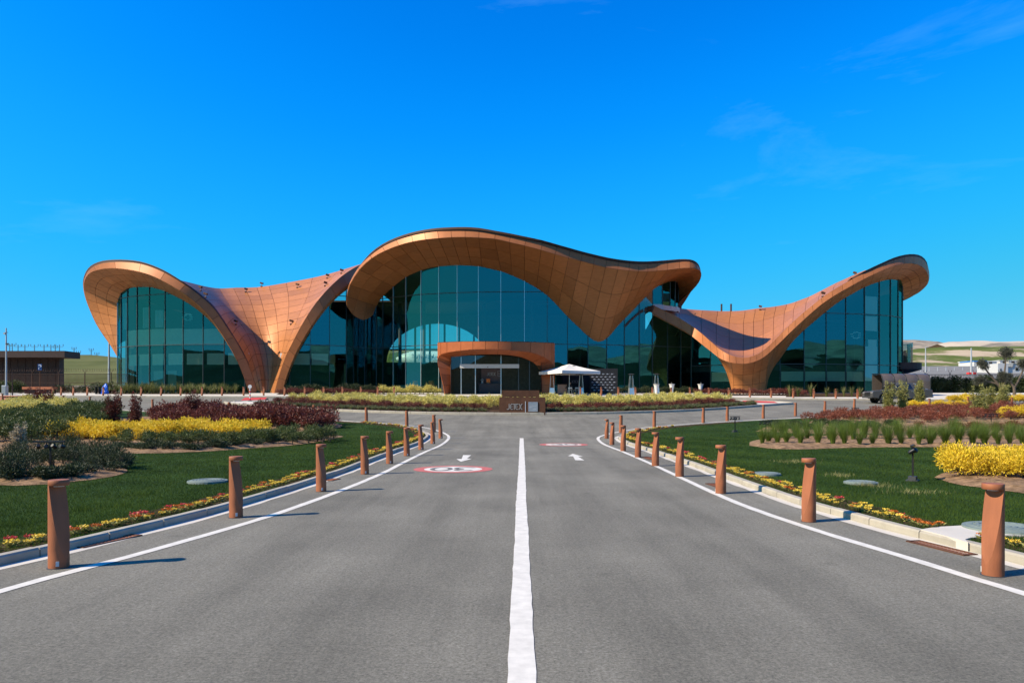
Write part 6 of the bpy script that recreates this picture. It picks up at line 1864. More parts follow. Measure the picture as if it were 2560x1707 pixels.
def bar_table(u, d, label, first=[None]):
    p = on(u, d); loc = (p.x, p.y, p.z + TZ)
    if first[0] is not None: return dup(first[0], loc, random.uniform(0, 1), 1, label)
    root = empty('bar_table', loc); first[0] = root; tag(root, label, 'table', 'white covered bar tables')
    mb = MB(); mb.lathe([(.33, 1.06), (.335, 1.075), (.33, 1.10)], 20); mb.build('top', M['cloth'], root)
    mb = MB(); n = 20; prof = [(.28, 1.055), (.22, .8), (.17, .5), (.15, .2), (.19, .02)]
    mb.lathe(prof, n); mb.build('stretch_cover', M['cloth'], root)
    return root
bar_table(1641, 78.2, 'white covered bar table with a bowl in front of a heater')
bar_table(1679.5, 79.2, 'white covered bar table in the middle of the three')
bar_table(1751.5, 79.0, 'white covered bar table nearest the cone column')
for (u, d, l) in ((1640, 78.2, 'small bowl on the bar table before the heater'), (1679, 79.2, 'small dark vase on the middle bar table'), (1752.5, 79.0, 'small dark vase on the bar table nearest the cone column')):
    p = on(u, d); mb = MB(); mb.lathe([(.05, 0), (.09, .05), (.07, .12), (.03, .16), (.05, .2)], 12); o = mb.build('vase', M['darkgrey'], None, loc=(p.x, p.y, p.z + TZ + 1.10)); tag(o, l, 'vase')

dW = 80.5
xw0, xw1 = (1340 + 1445 * .09354 - 1280) / 1850 * dW, (1340 + 2180 * .09354 - 1280) / 1850 * dW
ztp = H(880 + 440 * .09354, dW)
pw = empty('press_wall', ((xw0 + xw1) / 2, dW, gz(dW) + TZ)); tag(pw, 'black press backdrop wall printed with rows of small pale logos', 'backdrop')
mb = MB(); zb = gz(dW) + TZ; mb.box(((xw0 + xw1) / 2, dW, (ztp + zb) / 2), (xw1 - xw0, .12, ztp - zb)); mb.build('board', M['jacket'], pw, world=True)
proto = None; proto2 = None
for r_, Y in enumerate((583, 660, 727, 803, 870, 945, 1013)):
    off = r_ % 2
    for k in range(5 if r_ % 2 == 0 else 6):
        X = (1560 if off == 0 else 1508) + k * 115.5
        if r_ == 0 and k == 0: continue
        xx = (1340 + X * .09354 - 1280) / 1850 * dW; zz = H(880 + Y * .09354, dW)
        if proto is None:
            m_ = MB(); jetex(m_, .10); m_.v = [((x - .14) * .85, -.065, z - .06) for x, y_, z in m_.v]; o = m_.build('printed_logo', M['print'], pw); proto = o.data
            m_ = MB(); stroke(m_, [(-.035, -.07), (.035, -.07), (.035, .07), (-.035, .07)], .014, closed=True); m_.v = [(x, -.065, z) for x, y_, z in m_.v]; o2 = m_.build('printed_mark', M['dimprint'], pw); proto2 = o2.data
        else: o = link('printed_logo', proto, pw); o2 = link('printed_mark', proto2, pw)
        o.location = (xx - pw.location.x, 0, zz - pw.location.z); o2.location = (xx + .20 - pw.location.x, 0, zz - pw.location.z)
# dark screen panel left of it, with the wordmark half in shade
xs0, xs1 = (1340 + 700 * .09354 - 1280) / 1850 * 82, (1340 + 1440 * .09354 - 1280) / 1850 * 82
sb = empty('shade_board', ((xs0 + xs1) / 2, 82, gz(82) + TZ)); tag(sb, 'tall matt black board behind the host, left of the press wall', 'board')
mb = MB(); zb = gz(82) + TZ; zt = H(935, 82); mb.box(((xs0 + xs1) / 2, 82, (zt + zb) / 2), (xs1 - xs0, .1, zt - zb)); mb.build('board', M['jacket'], sb, world=True)
logo_obj(sb, (1340 + 1035 * .09354 - 1280) / 1850 * 82, 81.93, H(880 + 790 * .09354, 82), .32, M['dimprint'], 'printed_logo')

p = on(1405, 79.4); pod = empty('host_podium', (p.x, p.y, p.z + TZ)); tag(pod, 'low brown wooden podium standing before the host', 'podium')
mb = MB(); mb.box((0, 0, .5), (.95, .5, 1.0)); mb.build('cabinet', M['wood'], pod, bevel=.012); mb = MB(); mb.box((0, 0, 1.02), (1.02, .56, .035)); mb.build('top', M['wood'], pod)
p = on(1435, 79.0)
for k, (dx, l) in enumerate(((-.46, 'white metal chair the man in black is sitting on'), (.22, 'empty white metal chair right of the seated man'))):
    ch = empty('terrace_chair', (p.x + dx, p.y - .32 * (1 - k), p.z + TZ), math.pi + .4 * k); tag(ch, l, 'chair')
    for sx in (-.2, .2):
        for sy in (-.2, .2):
            mb = MB(); mb.tube([(sx, sy, 0), (sx, sy * 1.0, .75 if sy > 0 else .45)], .016, 5); mb.build('leg', M['silver'], ch)
    mb = MB(); mb.box((0, 0, .45), (.42, .42, .03)); mb.build('seat', M['white'], ch); mb = MB(); mb.box((0, .2, .67), (.40, .03, .14)); mb.build('backrest', M['white'], ch)

# the host: dark clothes, head bent, standing with one arm out to the chair
def skin_body(verts, edges, name, mats, zones, parent, sub=2):
    me = bpy.data.meshes.new(name); me.from_pydata([v[0] for v in verts], edges, [])
    o = bpy.data.objects.new(name, me); COL.objects.link(o)
    m = o.modifiers.new('Skin', 'SKIN'); m.use_smooth_shade = True
    for i, v in enumerate(verts):
        r = v[1]; me.skin_vertices[0].data[i].radius = (r, r) if not isinstance(r, tuple) else r
    me.skin_vertices[0].data[0].use_root = True
    s = o.modifiers.new('Sub', 'SUBSURF'); s.levels = sub; s.render_levels = sub
    dg = bpy.context.evaluated_depsgraph_get()
    ev = bpy.data.meshes.new_from_object(o.evaluated_get(dg))
    bpy.data.objects.remove(o)
    for mt in mats: ev.materials.append(mt)
    for pl_ in ev.polygons:
        pl_.material_index = zones(pl_.center); pl_.use_smooth = True
    return link(name, ev, parent)
p = on(1424, 78.6)
per = empty('person', (p.x, p.y, p.z + TZ), math.radians(-8)); tag(per, 'man in a black jacket seated with his back turned under the parasol', 'person')
bv = [((0, 0, .50), (.155, .12)), ((0, 0, .66), (.155, .11)), ((0, .03, .86), (.18, .115)), ((0, .04, 1.0), (.135, .09)), ((.01, .07, 1.08), .055), ((.03, .10, 1.15), .068), ((.04, .11, 1.24), .088), ((.04, .10, 1.31), .060),
      ((.20, .03, .97), .062), ((.31, .0, .74), .048), ((.30, .20, .62), .036), ((.28, .27, .58), .032), ((-.20, .03, .97), .062), ((-.34, -.02, .76), .048), ((-.46, .06, .60), .036), ((-.49, .09, .54), .032),
      ((.10, .10, .50), .095), ((.12, .44, .52), .068), ((.12, .46, .10), .048), ((.12, .56, .04), .04), ((-.10, .10, .50), .095), ((-.13, .44, .52), .068), ((-.13, .46, .10), .048), ((-.14, .56, .04), .04)]
be = [(0, 1), (1, 2), (2, 3), (3, 4), (4, 5), (5, 6), (6, 7), (3, 8), (8, 9), (9, 10), (10, 11), (3, 12), (12, 13), (13, 14), (14, 15), (0, 16), (16, 17), (17, 18), (18, 19), (0, 20), (20, 21), (21, 22), (22, 23)]
def zone(c):
    if c.z > 1.06: return 2
    if c.z > .60 or (abs(c.x) < .2 and c.z > .58 and c.y < .15): return 0
    if abs(c.x) > .24 and c.z > .5: return 2
    return 1
skin_body(bv, be, 'body', [M['jacket'], M['trousers'], M['skin']], zone, per)
for side in (-1, 1):
    hx, hy, hz = (.28, .29, .575) if side > 0 else (-.49, .10, .535)
    for k in range(5):
        L = (.055, .078, .083, .077, .062)[k]
        a = (-.028 + .019 * k) if k else -.042 * side
        mb = MB(); mb.tube([(hx + a, hy, hz), (hx + a, hy + .02, hz - L * .5), (hx + a, hy + .005, hz - L)], [.0095, .0085, .007], 6); mb.build('finger', M['skin'], per)
mb = MB(); mb.box((.055, .205, 1.22), (.022, .035, .045)); mb.build('nose', M['skin'], per, bevel=.006)
for s in (-1, 1):
    mb = MB(); mb.box((.04 + s * .09, .105, 1.225), (.018, .035, .055)); mb.build('ear', M['skin'], per, bevel=.006)
    mb = MB(); mb.box((.052 + s * .033, .193, 1.245), (.022, .012, .010)); mb.build('eye', M['black'], per)
mb = MB(); mb.box((.05, .19, 1.185), (.045, .012, .009)); mb.build('mouth', M['rust'], per)
mb = MB(); mb.lathe([(.090, 1.20), (.094, 1.24), (.084, 1.272)], 14, c=(.038, .095, 0)); mb.build('hair_band', M['hair'], per)

# orange vases, reception furniture behind the glass
for u, d, l in ((1038.5, 87.0, 'large glossy orange vase behind the glass, left of two'), (1079, 86.2, 'large glossy orange vase behind the glass, next to the portal')):
    p = P(u, 1006, d); mb = MB(); mb.lathe([(.30, 0), (.40, .5), (.42, .9), (.36, 1.35), (.33, 1.5)], 20); o = mb.build('orange_vase', M['orange'], None, loc=(p.x, p.y, BZ + .03)); tag(o, l, 'vase')
p = P(1218, 1006, 82); dk = empty('reception_desk', (p.x, 82.0, BZ + .0)); tag(dk, 'dark reception desk inside the glass door of the portal', 'desk')
mb = MB(); mb.box((.3, 0, .52), (2.4, .6, 1.04)); mb.build('counter', M['desk'], dk); mb = MB(); mb.box((.3, -.02, 1.06), (2.5, .7, .04)); mb.build('counter_top', M['desk'], dk)
lp = empty('table_lamp', (p.x - .55, 81.9, BZ + 1.08)); tag(lp, 'small white table lamp with a conical shade on the reception desk', 'lamp')
mb = MB(); mb.lathe([(.11, 0), (.11, .3), (.03, .33)], 14); mb.build('base', M['white'], lp); mb = MB(); mb.lathe([(.24, .36), (.05, .55)], 16); mb.build('lamp_shade', M['white'], lp)
sc_ = empty('orange_screen', (p.x + .12, 81.9, BZ + 1.08), .2); tag(sc_, 'bright orange screen standing on the reception desk', 'screen')
mb = MB(); mb.box((0, 0, .28), (.42, .03, .5)); mb.build('panel', M['orange'], sc_); mb = MB(); mb.box((-.02, 0, .015), (.2, .14, .03)); mb.build('foot', M['white'], sc_)

# ------------------------------------------------------------------ roof lamps and lightning rods (each sits on the shell it lights)
def on_surface(S, u, v, na=60, nb=50):
    best = None
    for a in np.linspace(0, S.nc - 1, na):
        col = cr(S.c, np.array([a]))[0]
        for b in np.linspace(0, S.nr - 1, nb):
            q = cr(col, np.array([b]))[0]
            uu = 1280 + 1850 * q[0] / q[1]; vv = 1006 - 1850 * (q[2] - EYE) / q[1]
            e = (uu - u) ** 2 + (vv - v) ** 2
            if best is None or e < best[0]: best = (e, q, a, b)
    return best[1], S.nrm(best[2], best[3]) * facing(S)
def roof_spot(S, u, v, label, first=[None]):
    q, n = on_surface(S, u, v, 40, 34)
    rz = random.uniform(-.6, .6)
    if first[0] is not None: return dup(first[0], tuple(q), rz, 1, label)
    root = empty('roof_spotlight', tuple(q), rz); first[0] = root; tag(root, label, 'spotlight', 'small spotlights fixed on the copper roof')
    mb = MB(); mb.box((0, 0, .06), (.22, .22, .12)); mb.build('foot', M['rust'], root)
    mb = MB(); mb.tube([(0, 0, .1), (0, -.02, .38)], .03, 6); mb.build('bracket', M['galv'], root)
    mb = MB(); mb.box((0.05, -.04, .46), (.42, .26, .22), M=Matrix.Rotation(.3, 3, 'Y')); mb.build('lamp_head', M['rust'], root, bevel=.02)
    return root
for k, c in enumerate([z1(1690, 488), z1(1830, 440), z1(2150, 440), z1(1330, 545), z1(1275, 480), z1(2120, 792), z1(1615, 802), z2(480, 462), z2(588, 424), z2(448, 527)]):
    w = ('near the skyline at the middle of the V roof', 'on the skyline of the V roof', 'below the skyline right of the V roof middle', 'behind the left canopy edge, lower one', 'behind the left canopy edge, upper one', 'low on the bright right face of the V roof', 'in the shaded left face of the V roof', 'high on the V roof near the central canopy', 'highest on the V roof by the central canopy', 'below the highest one near the central canopy')[k]
    roof_spot(saddle, *c, 'small roof spotlight ' + w)
for k, c in enumerate([z4(755, 672), z4(920, 540), z4(1230, 575), z4(1405, 440), z4(1665, 285)]):
    w = ('in the shaded hollow of the right roof', 'near the skyline of the right roof', 'on the rising edge of the right roof', 'high on the rising edge of the right roof', 'on the crest of the right roof')[k]
    roof_spot(trough, *c, 'small roof spotlight ' + w)
for k, (x, y) in enumerate(((630, 550), (705, 552))):
    q, n = on_surface(trough, *z4(x, y)); mb = MB(); mb.tube([tuple(q - np.array([0, 0, .2])), tuple(q + np.array([0, 0, .95]))], .12, 8)
    b_ = empty('roof_vent', tuple(q)); tag(b_, 'short dark vent pipe on the right roof skyline, %s' % ('left of two' if k == 0 else 'right of two'), 'vent'); mb.build('pipe', M['darkbrown'], b_, world=True)
# ------------------------------------------------------------------ the pickup
def pickup():
    p = on(2243, 65.0); root = empty('pickup_truck', (p.x, p.y, p.z), 0); tag(root, 'dark grey double-cab pickup parked behind green shrubs at right', 'pickup')
    L, W, hw = 5.25, 1.86, .93
    # body side outline (x from nose at -2.62), z
    low = [(-2.60, .50), (-2.63, .72), (-2.60, .95), (-2.50, 1.06), (-1.30, 1.17), (-1.0, 1.18), (1.02, 1.18), (2.55, 1.18), (2.60, 1.10), (2.62, .62), (2.45, .52)]
    def arch(cx, r, n=9): return [(cx + r * math.cos(math.pi * k / n), .40 + r * math.sin(math.pi * k / n)) for k in range(n + 1)]
    poly = low + [(2.05, .46)] + arch(1.53, .47) + [(1.0, .40), (-1.0, .40)] + arch(-1.60, .47) + [(-2.12, .44)]
    mb = MB(); mb.prism(poly, -hw, hw); mb.build('body', M['carpaint'], root, bevel=.035)
    cab = [(-1.10, 1.16), (-.38, 1.72), (-.12, 1.79), (.80, 1.79), (1.0, 1.74), (1.10, 1.16)]
    mb = MB(); n = len(cab)
    ins = [0 if z < 1.3 else .17 for x, z in cab]
    V = [(x, -hw + .03 + i, z) for (x, z), i in zip(cab, ins)] + [(x, hw - .03 - i, z) for (x, z), i in zip(cab, ins)]
    mb.add(V, [tuple(range(n)), tuple(range(2 * n - 1, n - 1, -1))] + [((i + 1) % n, i, n + i, n + (i + 1) % n) for i in range(n)])
    cabo = mb.build('cab', M['carpaint'], root, bevel=.03)
    for s in (-1, 1):
        for q in ([(-.78, 1.22), (-.30, 1.64), (.04, 1.68), (.04, 1.22)], [(.12, 1.22), (.12, 1.68), (.72, 1.68), (.92, 1.24)]):
            mb = MB(); yy = lambda z: s * (hw - .03 - .17 * (z - 1.16) / (1.72 - 1.16) + .012)
            f = (0, 1, 2, 3) if s > 0 else (3, 2, 1, 0)
            mb.add([(x, yy(z), z) for x, z in q], [f]); mb.build('side_window', M['carglass'], cabo)
        for x in (-.86, .08, 1.04):
            mb = MB(); mb.box((x, s * (hw + .001), .82), (.012, .008, .62)); mb.build('door_seam', M['black'], root)
        for x in (-.12, .82):
            mb = MB(); mb.box((x, s * (hw + .012), 1.02), (.20, .03, .035)); mb.build('door_handle', M['silver'], root)
        mb = MB(); mb.box((-.72, s * (hw + .10), 1.24), (.12, .2, .17)); mb.build('wing_mirror', M['carpaint'], root, bevel=.02)
        mb = MB(); mb.box((-2.50, s * .70, .93), (.22, .40, .13)); mb.build('headlight', M['silver'], root, bevel=.02)
        mb = MB(); mb.box((-1.32, s * (hw + .006), 1.03), (.24, .014, .05)); mb.build('badge', M['silver'], root)
        mb = MB(); mb.box((2.60, s * .80, .95), (.05, .18, .34)); mb.build('tail_light', M['red'], root)
        mb = MB(); mb.box((0, s * (hw + .05), .40), (2.0, .14, .05)); mb.build('side_step', M['black'], root)
        mb = MB(); mb.tube([(1.12, s * .80, 1.70), (1.28, s * .80, 1.42), (2.2, s * .80, 1.22)], .035, 6); mb.build('roll_bar', M['silver'], root)
        for cx in (-1.60, 1.53):
            mb = MB(); n = 14
            a0 = [(cx + .50 * math.cos(math.pi * k / n), .40 + .50 * math.sin(math.pi * k / n)) for k in range(n + 1)]; a1 = [(cx + .455 * math.cos(math.pi * k / n), .40 + .455 * math.sin(math.pi * k / n)) for k in range(n + 1)]
            V = [(x, s * (hw + .035), z) for x, z in a0] + [(x, s * (hw + .035), z) for x, z in a1] + [(x, s * (hw - .05), z) for x, z in a0]
            mb.add(V, [(k, k + 1, n + 2 + k, n + 1 + k) for k in range(n)] + [(k, k + 1, 2 * n + 3 + k, 2 * n + 2 + k) for k in range(n)]); mb.build('wheel_arch', M['black'], root)
            w = empty('wheel', (cx, s * .80, .39), 0, root)
            q = Matrix.Rotation(math.pi / 2, 3, 'X')
            mb = MB(); mb.lathe([(.25, -.12), (.36, -.125), (.39, -.08), (.39, .08), (.36, .125), (.25, .12)], 28, caps=False); mb.v = [tuple(q @ Vector(v)) for v in mb.v]; mb.build('tyre', M['tyre'], w)
            mb = MB(); mb.lathe([(.25, -.10), (.25, .10)], 24, caps=False); mb.lathe([(.07, -.11), (.07, .11)], 12)
            mb.v = [tuple(q @ Vector(v)) for v in mb.v]
            for k in range(6):
                a = math.pi * k / 3; mb.box((.155 * math.cos(a), s * .09, .155 * math.sin(a)), (.20, .03, .06), M=Matrix.Rotation(-a, 3, 'Y'))
            mb.build('rim', M['grey'], w)
            mb = MB(); mb.lathe([(.24, -.02), (.24, .02)], 20); mb.v = [tuple(q @ Vector(v)) for v in mb.v]; mb.build('brake_disc', M['black'], w)
    mb = MB(); mb.add([(-1.03, -.76, 1.23), (-1.03, .76, 1.23), (-.42, .66, 1.70), (-.42, -.66, 1.70)], [(3, 2, 1, 0)]); mb.v = [(x - .02, y, z + .02) for x, y, z in mb.v]; mb.build('windscreen', M['carglass'], cabo)
    mb = MB(); mb.box((-2.62, 0, .80), (.05, 1.0, .32)); mb.build('grille', M['black'], root, bevel=.01)
    mb = MB(); mb.box((-2.62, 0, .55), (.12, 1.76, .16)); mb.build('bumper', M['darkgrey'], root, bevel=.03)
    mb = MB(); mb.box((2.66, 0, .58), (.12, 1.7, .14)); mb.build('bumper', M['silver'], root, bevel=.03)
    mb = MB(); mb.tube([(1.12, -.80, 1.70), (1.12, .80, 1.70)], .035, 6); mb.build('roll_bar', M['silver'], root)
pickup()

# ------------------------------------------------------------------ right side: shelter, balcony, fence, hedge, olive trees
sh = empty('smoking_shelter', (40, 77, gz(77) + .13)); tag(sh, 'dark curved glass shelter with rounded ribs beside the right glass wall', 'shelter')
x0, x1 = 923 / 1850 * 76.5, 1042 / 1850 * 76.5
prof = [(0.0, 0.0)] + [(0.0 + .0, 1.4)] + [(.75 - .75 * math.cos(math.radians(a)), 1.45 + .78 * math.sin(math.radians(a))) for a in range(0, 91, 15)] + [(2.2, 2.26)]
nx = 5
for k in range(nx):
    x = x0 + (x1 - x0) * k / (nx - 1)
    mb = MB(); mb.tube([(x - 40, 76.2 + y - 77, z) for y, z in prof], .05, 6); mb.build('rib', M['black'], sh)
    if k:
        xa = x0 + (x1 - x0) * (k - 1) / (nx - 1)
        V, F = [], []
        for i, (y, z) in enumerate(prof):
            for j in range(5):
                t = j / 4; V.append((xa + (x - xa) * t - 40, 76.2 + y - 77 - .06 * math.sin(math.pi * t), z + .05 * math.sin(math.pi * t) * (1 if z > 1.3 else 0)))
        for i in range(len(prof) - 1):
            for j in range(4): F.append((i * 5 + j, i * 5 + j + 1, (i + 1) * 5 + j + 1, (i + 1) * 5 + j))
        me = np_mesh('roof_pane', V, F, M['shelter'], smooth=True); link('roof_pane', me, sh)
mb = MB(); mb.add([(x1 - 40, -.8 + .1, 0), (x1 - 40, 1.4, 0), (x1 - 40, 1.4, 2.2), (x1 - 40, .0, 2.2), (x1 - 40, -.7, 1.5)], [(0, 1, 2, 3, 4)]); mb.build('end_pane', M['shelter'], sh)
mb = MB(); mb.box(((x0 + x1) / 2 - 40, .9, .45), (x1 - x0 - .8, .4, .06)); mb.build('bench', M['darkgrey'], sh)
mb = MB(); mb.box(((x0 + x1) / 2 - 40, 1.42, 1.1), (x1 - x0, .05, 2.2)); mb.build('back_panel', M['shelter'], sh)

db = 90.0
bx0, bx1 = (2259 - 1280) / 1850 * db, (2293 - 1280) / 1850 * db
bc = empty('balcony', ((bx0) , db + 1.5, H(925, db))); tag(bc, 'small round glass balcony with a brown floor rim on the right end', 'balcony')
cx = bx0 - .2; cyb = db + 1.2; r_ = bx1 - cx - .1
zf0, zf1 = H(924.5, db), H(907, db); zg = H(857, db)
mb = MB(); mb.lathe([(.3, H(938, db)), (r_ + .85, zf0), (r_ + .95, zf0 + .05), (r_ + .95, zf1), (r_ * .3, zf1)], 28, c=(cx, cyb, 0), smooth=False); mb.build('slab', M['darkbrown'], bc, world=True)
for k in range(9):
    a0, a1 = math.radians(-115 + k * 20), math.radians(-115 + (k + 1) * 20 - 1.2)
    V = [(cx + r_ * math.cos(a), cyb + r_ * math.sin(a), z) for a, z in ((a0, zf1), (a1, zf1), (a1, zg), (a0, zg))]
    link('balustrade_pane', np_mesh('balustrade_pane', V, [(0, 1, 2, 3)], M['clear']), bc, world=True)
mb = MB(); mb.tube([(cx + r_ * math.cos(math.radians(a)), cyb + r_ * math.sin(math.radians(a)), zg) for a in range(-115, 66, 10)], .03, 6); mb.build('handrail', M['grey'], bc, world=True)
for k, (u, w) in enumerate(((2266, 'left'), (2273, 'right'))):
    xx = (u - 1280) / 1850 * db; mb = MB(); mb.lathe([(.22, 0), (.26, .5), (.24, 1.1), (.12, 1.5), (.02, 1.6)], 12); o = mb.build('folded_parasol', M['darkgrey'], None, loc=(xx, cyb - .2, zf1)); tag(o, 'dark covered upright object on the glass balcony, %s one' % w, 'covered object')  # unidentified dark silhouettes, shaped as folded parasols

def bar_fence(x0, y0, x1, y1, h, z0, label, post_every, bar_gap, mat, razor=False, name='metal_fence', arms=True):
    root = empty(name, ((x0 + x1) / 2, (y0 + y1) / 2, z0)); tag(root, label, 'fence')
    L = math.hypot(x1 - x0, y1 - y0); ux, uy = (x1 - x0) / L, (y1 - y0) / L; ang = math.atan2(uy, ux)
    n = int(L / post_every)
    pm = bm_ = rm = None
    for k in range(n + 1):
        c = Vector((x0 + ux * L * k / n, y0 + uy * L * k / n, z0))
        if pm is None:
            mb = MB(); mb.box((0, 0, h / 2 + .05), (.075, .075, h + .1))
            if arms:
                mb.tube([(0, 0, h), (-.22, 0, h + .45)], .022, 4); mb.tube([(0, 0, h), (.22, 0, h + .45)], .022, 4)
            o = mb.build('post', mat, root); pm = o.data
        else: o = link('post', pm, root)
        o.location = c - root.location; o.rotation_euler = (0, 0, ang)
    for z in (h * .12, h * .55, h * .97):
        mb = MB(); mb.box(((x0 + x1) / 2, (y0 + y1) / 2, z0 + z), (L, .05, .055), ang); mb.build('rail', mat, root, world=True)
    nb_ = int(L / bar_gap)
    for k in range(nb_):
        c = Vector((x0 + ux * (k + .5) * bar_gap, y0 + uy * (k + .5) * bar_gap, z0))
        if bm_ is None: o = MB().box((0, 0, h * .52), (.028, .028, h * .92)).build('bar', mat, root); bm_ = o.data
        else: o = link('bar', bm_, root)
        o.location = c - root.location
    if razor:
        mb = MB(); pts = []
        turns = int(L / .26)
        for k in range(turns * 8):
            a = k * math.pi / 4; t = k / (turns * 8)
            pts.append((x0 + (x1 - x0) * t, y0 + (y1 - y0) * t + .20 * math.cos(a), z0 + h + .38 + .20 * math.sin(a)))
        mb.tube(pts, .012, 3, caps=False, smooth=False); mb.build('razor_wire', M['fence'], root, world=True)
    return root
bar_fence(-62, 86, -41.5, 88, 2.45, BZ - .05, 'brown metal bar fence with razor wire left of the building', 2.6, .125, M['fence'], True)
bar_fence(-41.4, 88.0, -40.2 - 3.6, 98, 2.45, BZ - .05, 'short brown fence run returning behind the left canopy', 2.6, .2, M['fence'], False, arms=False)
bar_fence(43.5, 88.5, 66, 86.5, 2.45, BZ - .1, 'black metal bar fence with forked posts right of the building', 2.75, .165, M['black'], False)
hg = [leaf_mesh('foliage', [LM['deep']], [((random.uniform(-.5, .5), random.uniform(-.3, .3), .25 + .28 * k), (.75, .55, .42)) for k in range(6)], 3000, .19, seed=s) for s in range(3)]
for k in range(17):
    x = 44.5 + k * 1.28; o = bpy.data.objects.new('hedge_shrub', hg[k % 3]); COL.objects.link(o); o.location = (x, 87.2 - .09 * k * .5 + random.uniform(-.2, .2), BZ - .1); o.rotation_euler = (0, 0, random.uniform(0, 6)); s = random.uniform(.92, 1.1); o.scale = (s, s, s)
    tag(o, 'dark clipped hedge shrub against the black fence at right', 'shrub', 'dark hedge along the right fence')

def olive(x, y, limbs, label, z0):
    root = empty('olive_tree', (x, y, z0)); tag(root, label, 'tree', 'pruned olive trees at right')
    mb = MB(); mb.tube([(0, 0, -.1), (.05, 0, .5), (.0, 0, 1.0)], [.20, .15, .14], 9); mb.build('trunk', M['bark'], root)
    for pts, r0 in limbs:
        mb = MB(); mb.tube([(0, 0, .9)] + pts, [.13] + [.13 - .08 * (i + 1) / len(pts) for i in range(len(pts))], 7); mb.build('limb', M['bark'], root)
        e = Vector(pts[-1]); m_ = Vector(pts[-2]) if len(pts) > 1 else e
        cl = [(tuple(e + Vector((random.uniform(-.3, .3) * r0, random.uniform(-.3, .3) * r0, random.uniform(-.2, .3) * r0))), (r0 * .5,) * 3) for _ in range(7)] + [(tuple((e + m_) / 2), (r0 * .45,) * 3)]
        link('crown', leaf_mesh('crown', [LM['olive']], cl, 2200, .17, seed=int(abs(e.x * 91 + e.z * 13)) + 3, aspect=.25), root)
p = on(2505, 76); olive(p.x, p.y, [([(-.7, 0, 1.7), (-1.5, .1, 2.7), (-1.9, 0, 3.35)], .75), ([(.25, .1, 2.0), (.35, 0, 3.3), (.5, .1, 4.55)], .95), ([(.2, -.2, 1.5), (.0, -.2, 2.1)], .8), ([(-.5, 0.1, 1.4), (-1.3, .2, 1.6), (-2.2, .1, 1.7)], .85)], 'pruned olive tree with three upswept limbs before the black fence', p.z)
p = on(2535, 78); olive(p.x, p.y, [([(.5, 0, 1.7), (.9, 0, 2.6), (1.0, 0, 3.3)], .85), ([(-.3, .1, 1.5), (-.6, .1, 1.9)], .6)], 'smaller pruned olive tree at the right edge of the view', p.z)

def pole(u, vb, vt, d, r, mat, label, name='lamp_post', z0=None, extras=()):
    p = P(u, vb, d); h = H(vt, d) - p.z; root = empty(name, tuple(p)); tag(root, label, 'pole')
    mb = MB(); mb.tube([(0, 0, -.3), (0, 0, h * .5), (0, 0, h)], [r * 1.25, r, r * .7], 8); mb.build('mast', M[mat], root)
    for nm, c, s, m_ in extras:
        mb = MB(); mb.box(c, s); mb.build(nm, M[m_], root)
    return root
pole(15.5, 990, 820, 78, .085, 'galv', 'tall grey camera pole at the far left edge', extras=(('camera', (.12, -.05, 5.5), (.22, .14, .14), 'darkgrey'), ('camera', (-.14, -.05, 6.6), (.16, .12, .2), 'galv'), ('bracket', (.05, 0, 6.7), (.3, .05, .05), 'darkgrey'), ('foot_plate', (0, 0, .03), (.4, .4, .06), 'galv')))
pole(272.5, 960, 850, 99, .13, 'galv', 'plain grey lamp post behind the left canopy')
pole(2314, 926, 868, 125, .10, 'galv', 'thin pale lamp post right of the glass balcony', extras=(('lantern', (0, -.2, 3.9), (.2, .6, .08), 'galv'),))
pole(2428, 931, 870, 122, .14, 'galv', 'thicker pale lamp post in a red barrier at right')
pr = empty('water_barrier', tuple(P(2428, 941, 121))); tag(pr, 'red plastic water barrier with a white band round a lamp post', 'barrier')
for k, m_ in enumerate(('red', 'white', 'red')):
    mb = MB(); mb.box(((-.36, .03, .42)[k], 0, .34), ((.48, .16, .48)[k] + (.0), .62 - .01 * k, .68)); mb.build('barrier_block', M[m_], pr, bevel=.03)
for k in range(12):
    u = 2302 + k * 21; d = 150 + k * 1.5; p = P(u, 931, d)
    pole(u, 931, 918, d, .07, 'galv', 'thin pale wire fence post in the gravel yard, %s from the left' % ORD[k], 'yard_post')
def cabin(u0, u1, vt, vb, d, dep, label, roof='white', body='white'):
    a, b = P(u0, vb, d), P(u1, vt, d); root = empty('site_cabin', ((a.x + b.x) / 2, d, a.z)); tag(root, label, 'cabin', 'white site cabins below the green hill')
    mb = MB(); mb.box((0, dep / 2, (b.z - a.z) / 2 - .5), (b.x - a.x, dep, b.z - a.z + 1)); mb.build('wall', M[body], root)
    mb = MB(); mb.box((0, dep / 2, b.z - a.z + .1), (b.x - a.x + .3, dep + .3, .25)); mb.build('roof', M[roof], root)
    w = (b.x - a.x)
    for k in range(max(1, int(w / 3))):
        mb = MB(); mb.box((-w / 2 + 1.2 + k * 3, -.03, (b.z - a.z) * .55), (.9, .05, .8)); mb.build('window', M['carglass'], root)
cabin(2418, 2428, 904.5, 913, 205, 4, 'small white cabin left of the blue roofed one')
cabin(2435, 2466, 903.5, 913, 200, 6, 'white cabin with a bright blue roof', 'blueroof')
cabin(2466, 2492, 904, 907, 215, 4, 'long low white cabin right of the blue roof')
cabin(2500, 2512, 902, 907, 215, 4, 'short white cabin in the middle of the row')
cabin(2522, 2548, 902, 907, 215, 4, 'long white cabin at the right of the row')
cabin(2548, 2575, 902, 908, 214, 4, 'dark-ended white cabin at the right edge', 'greyroof')
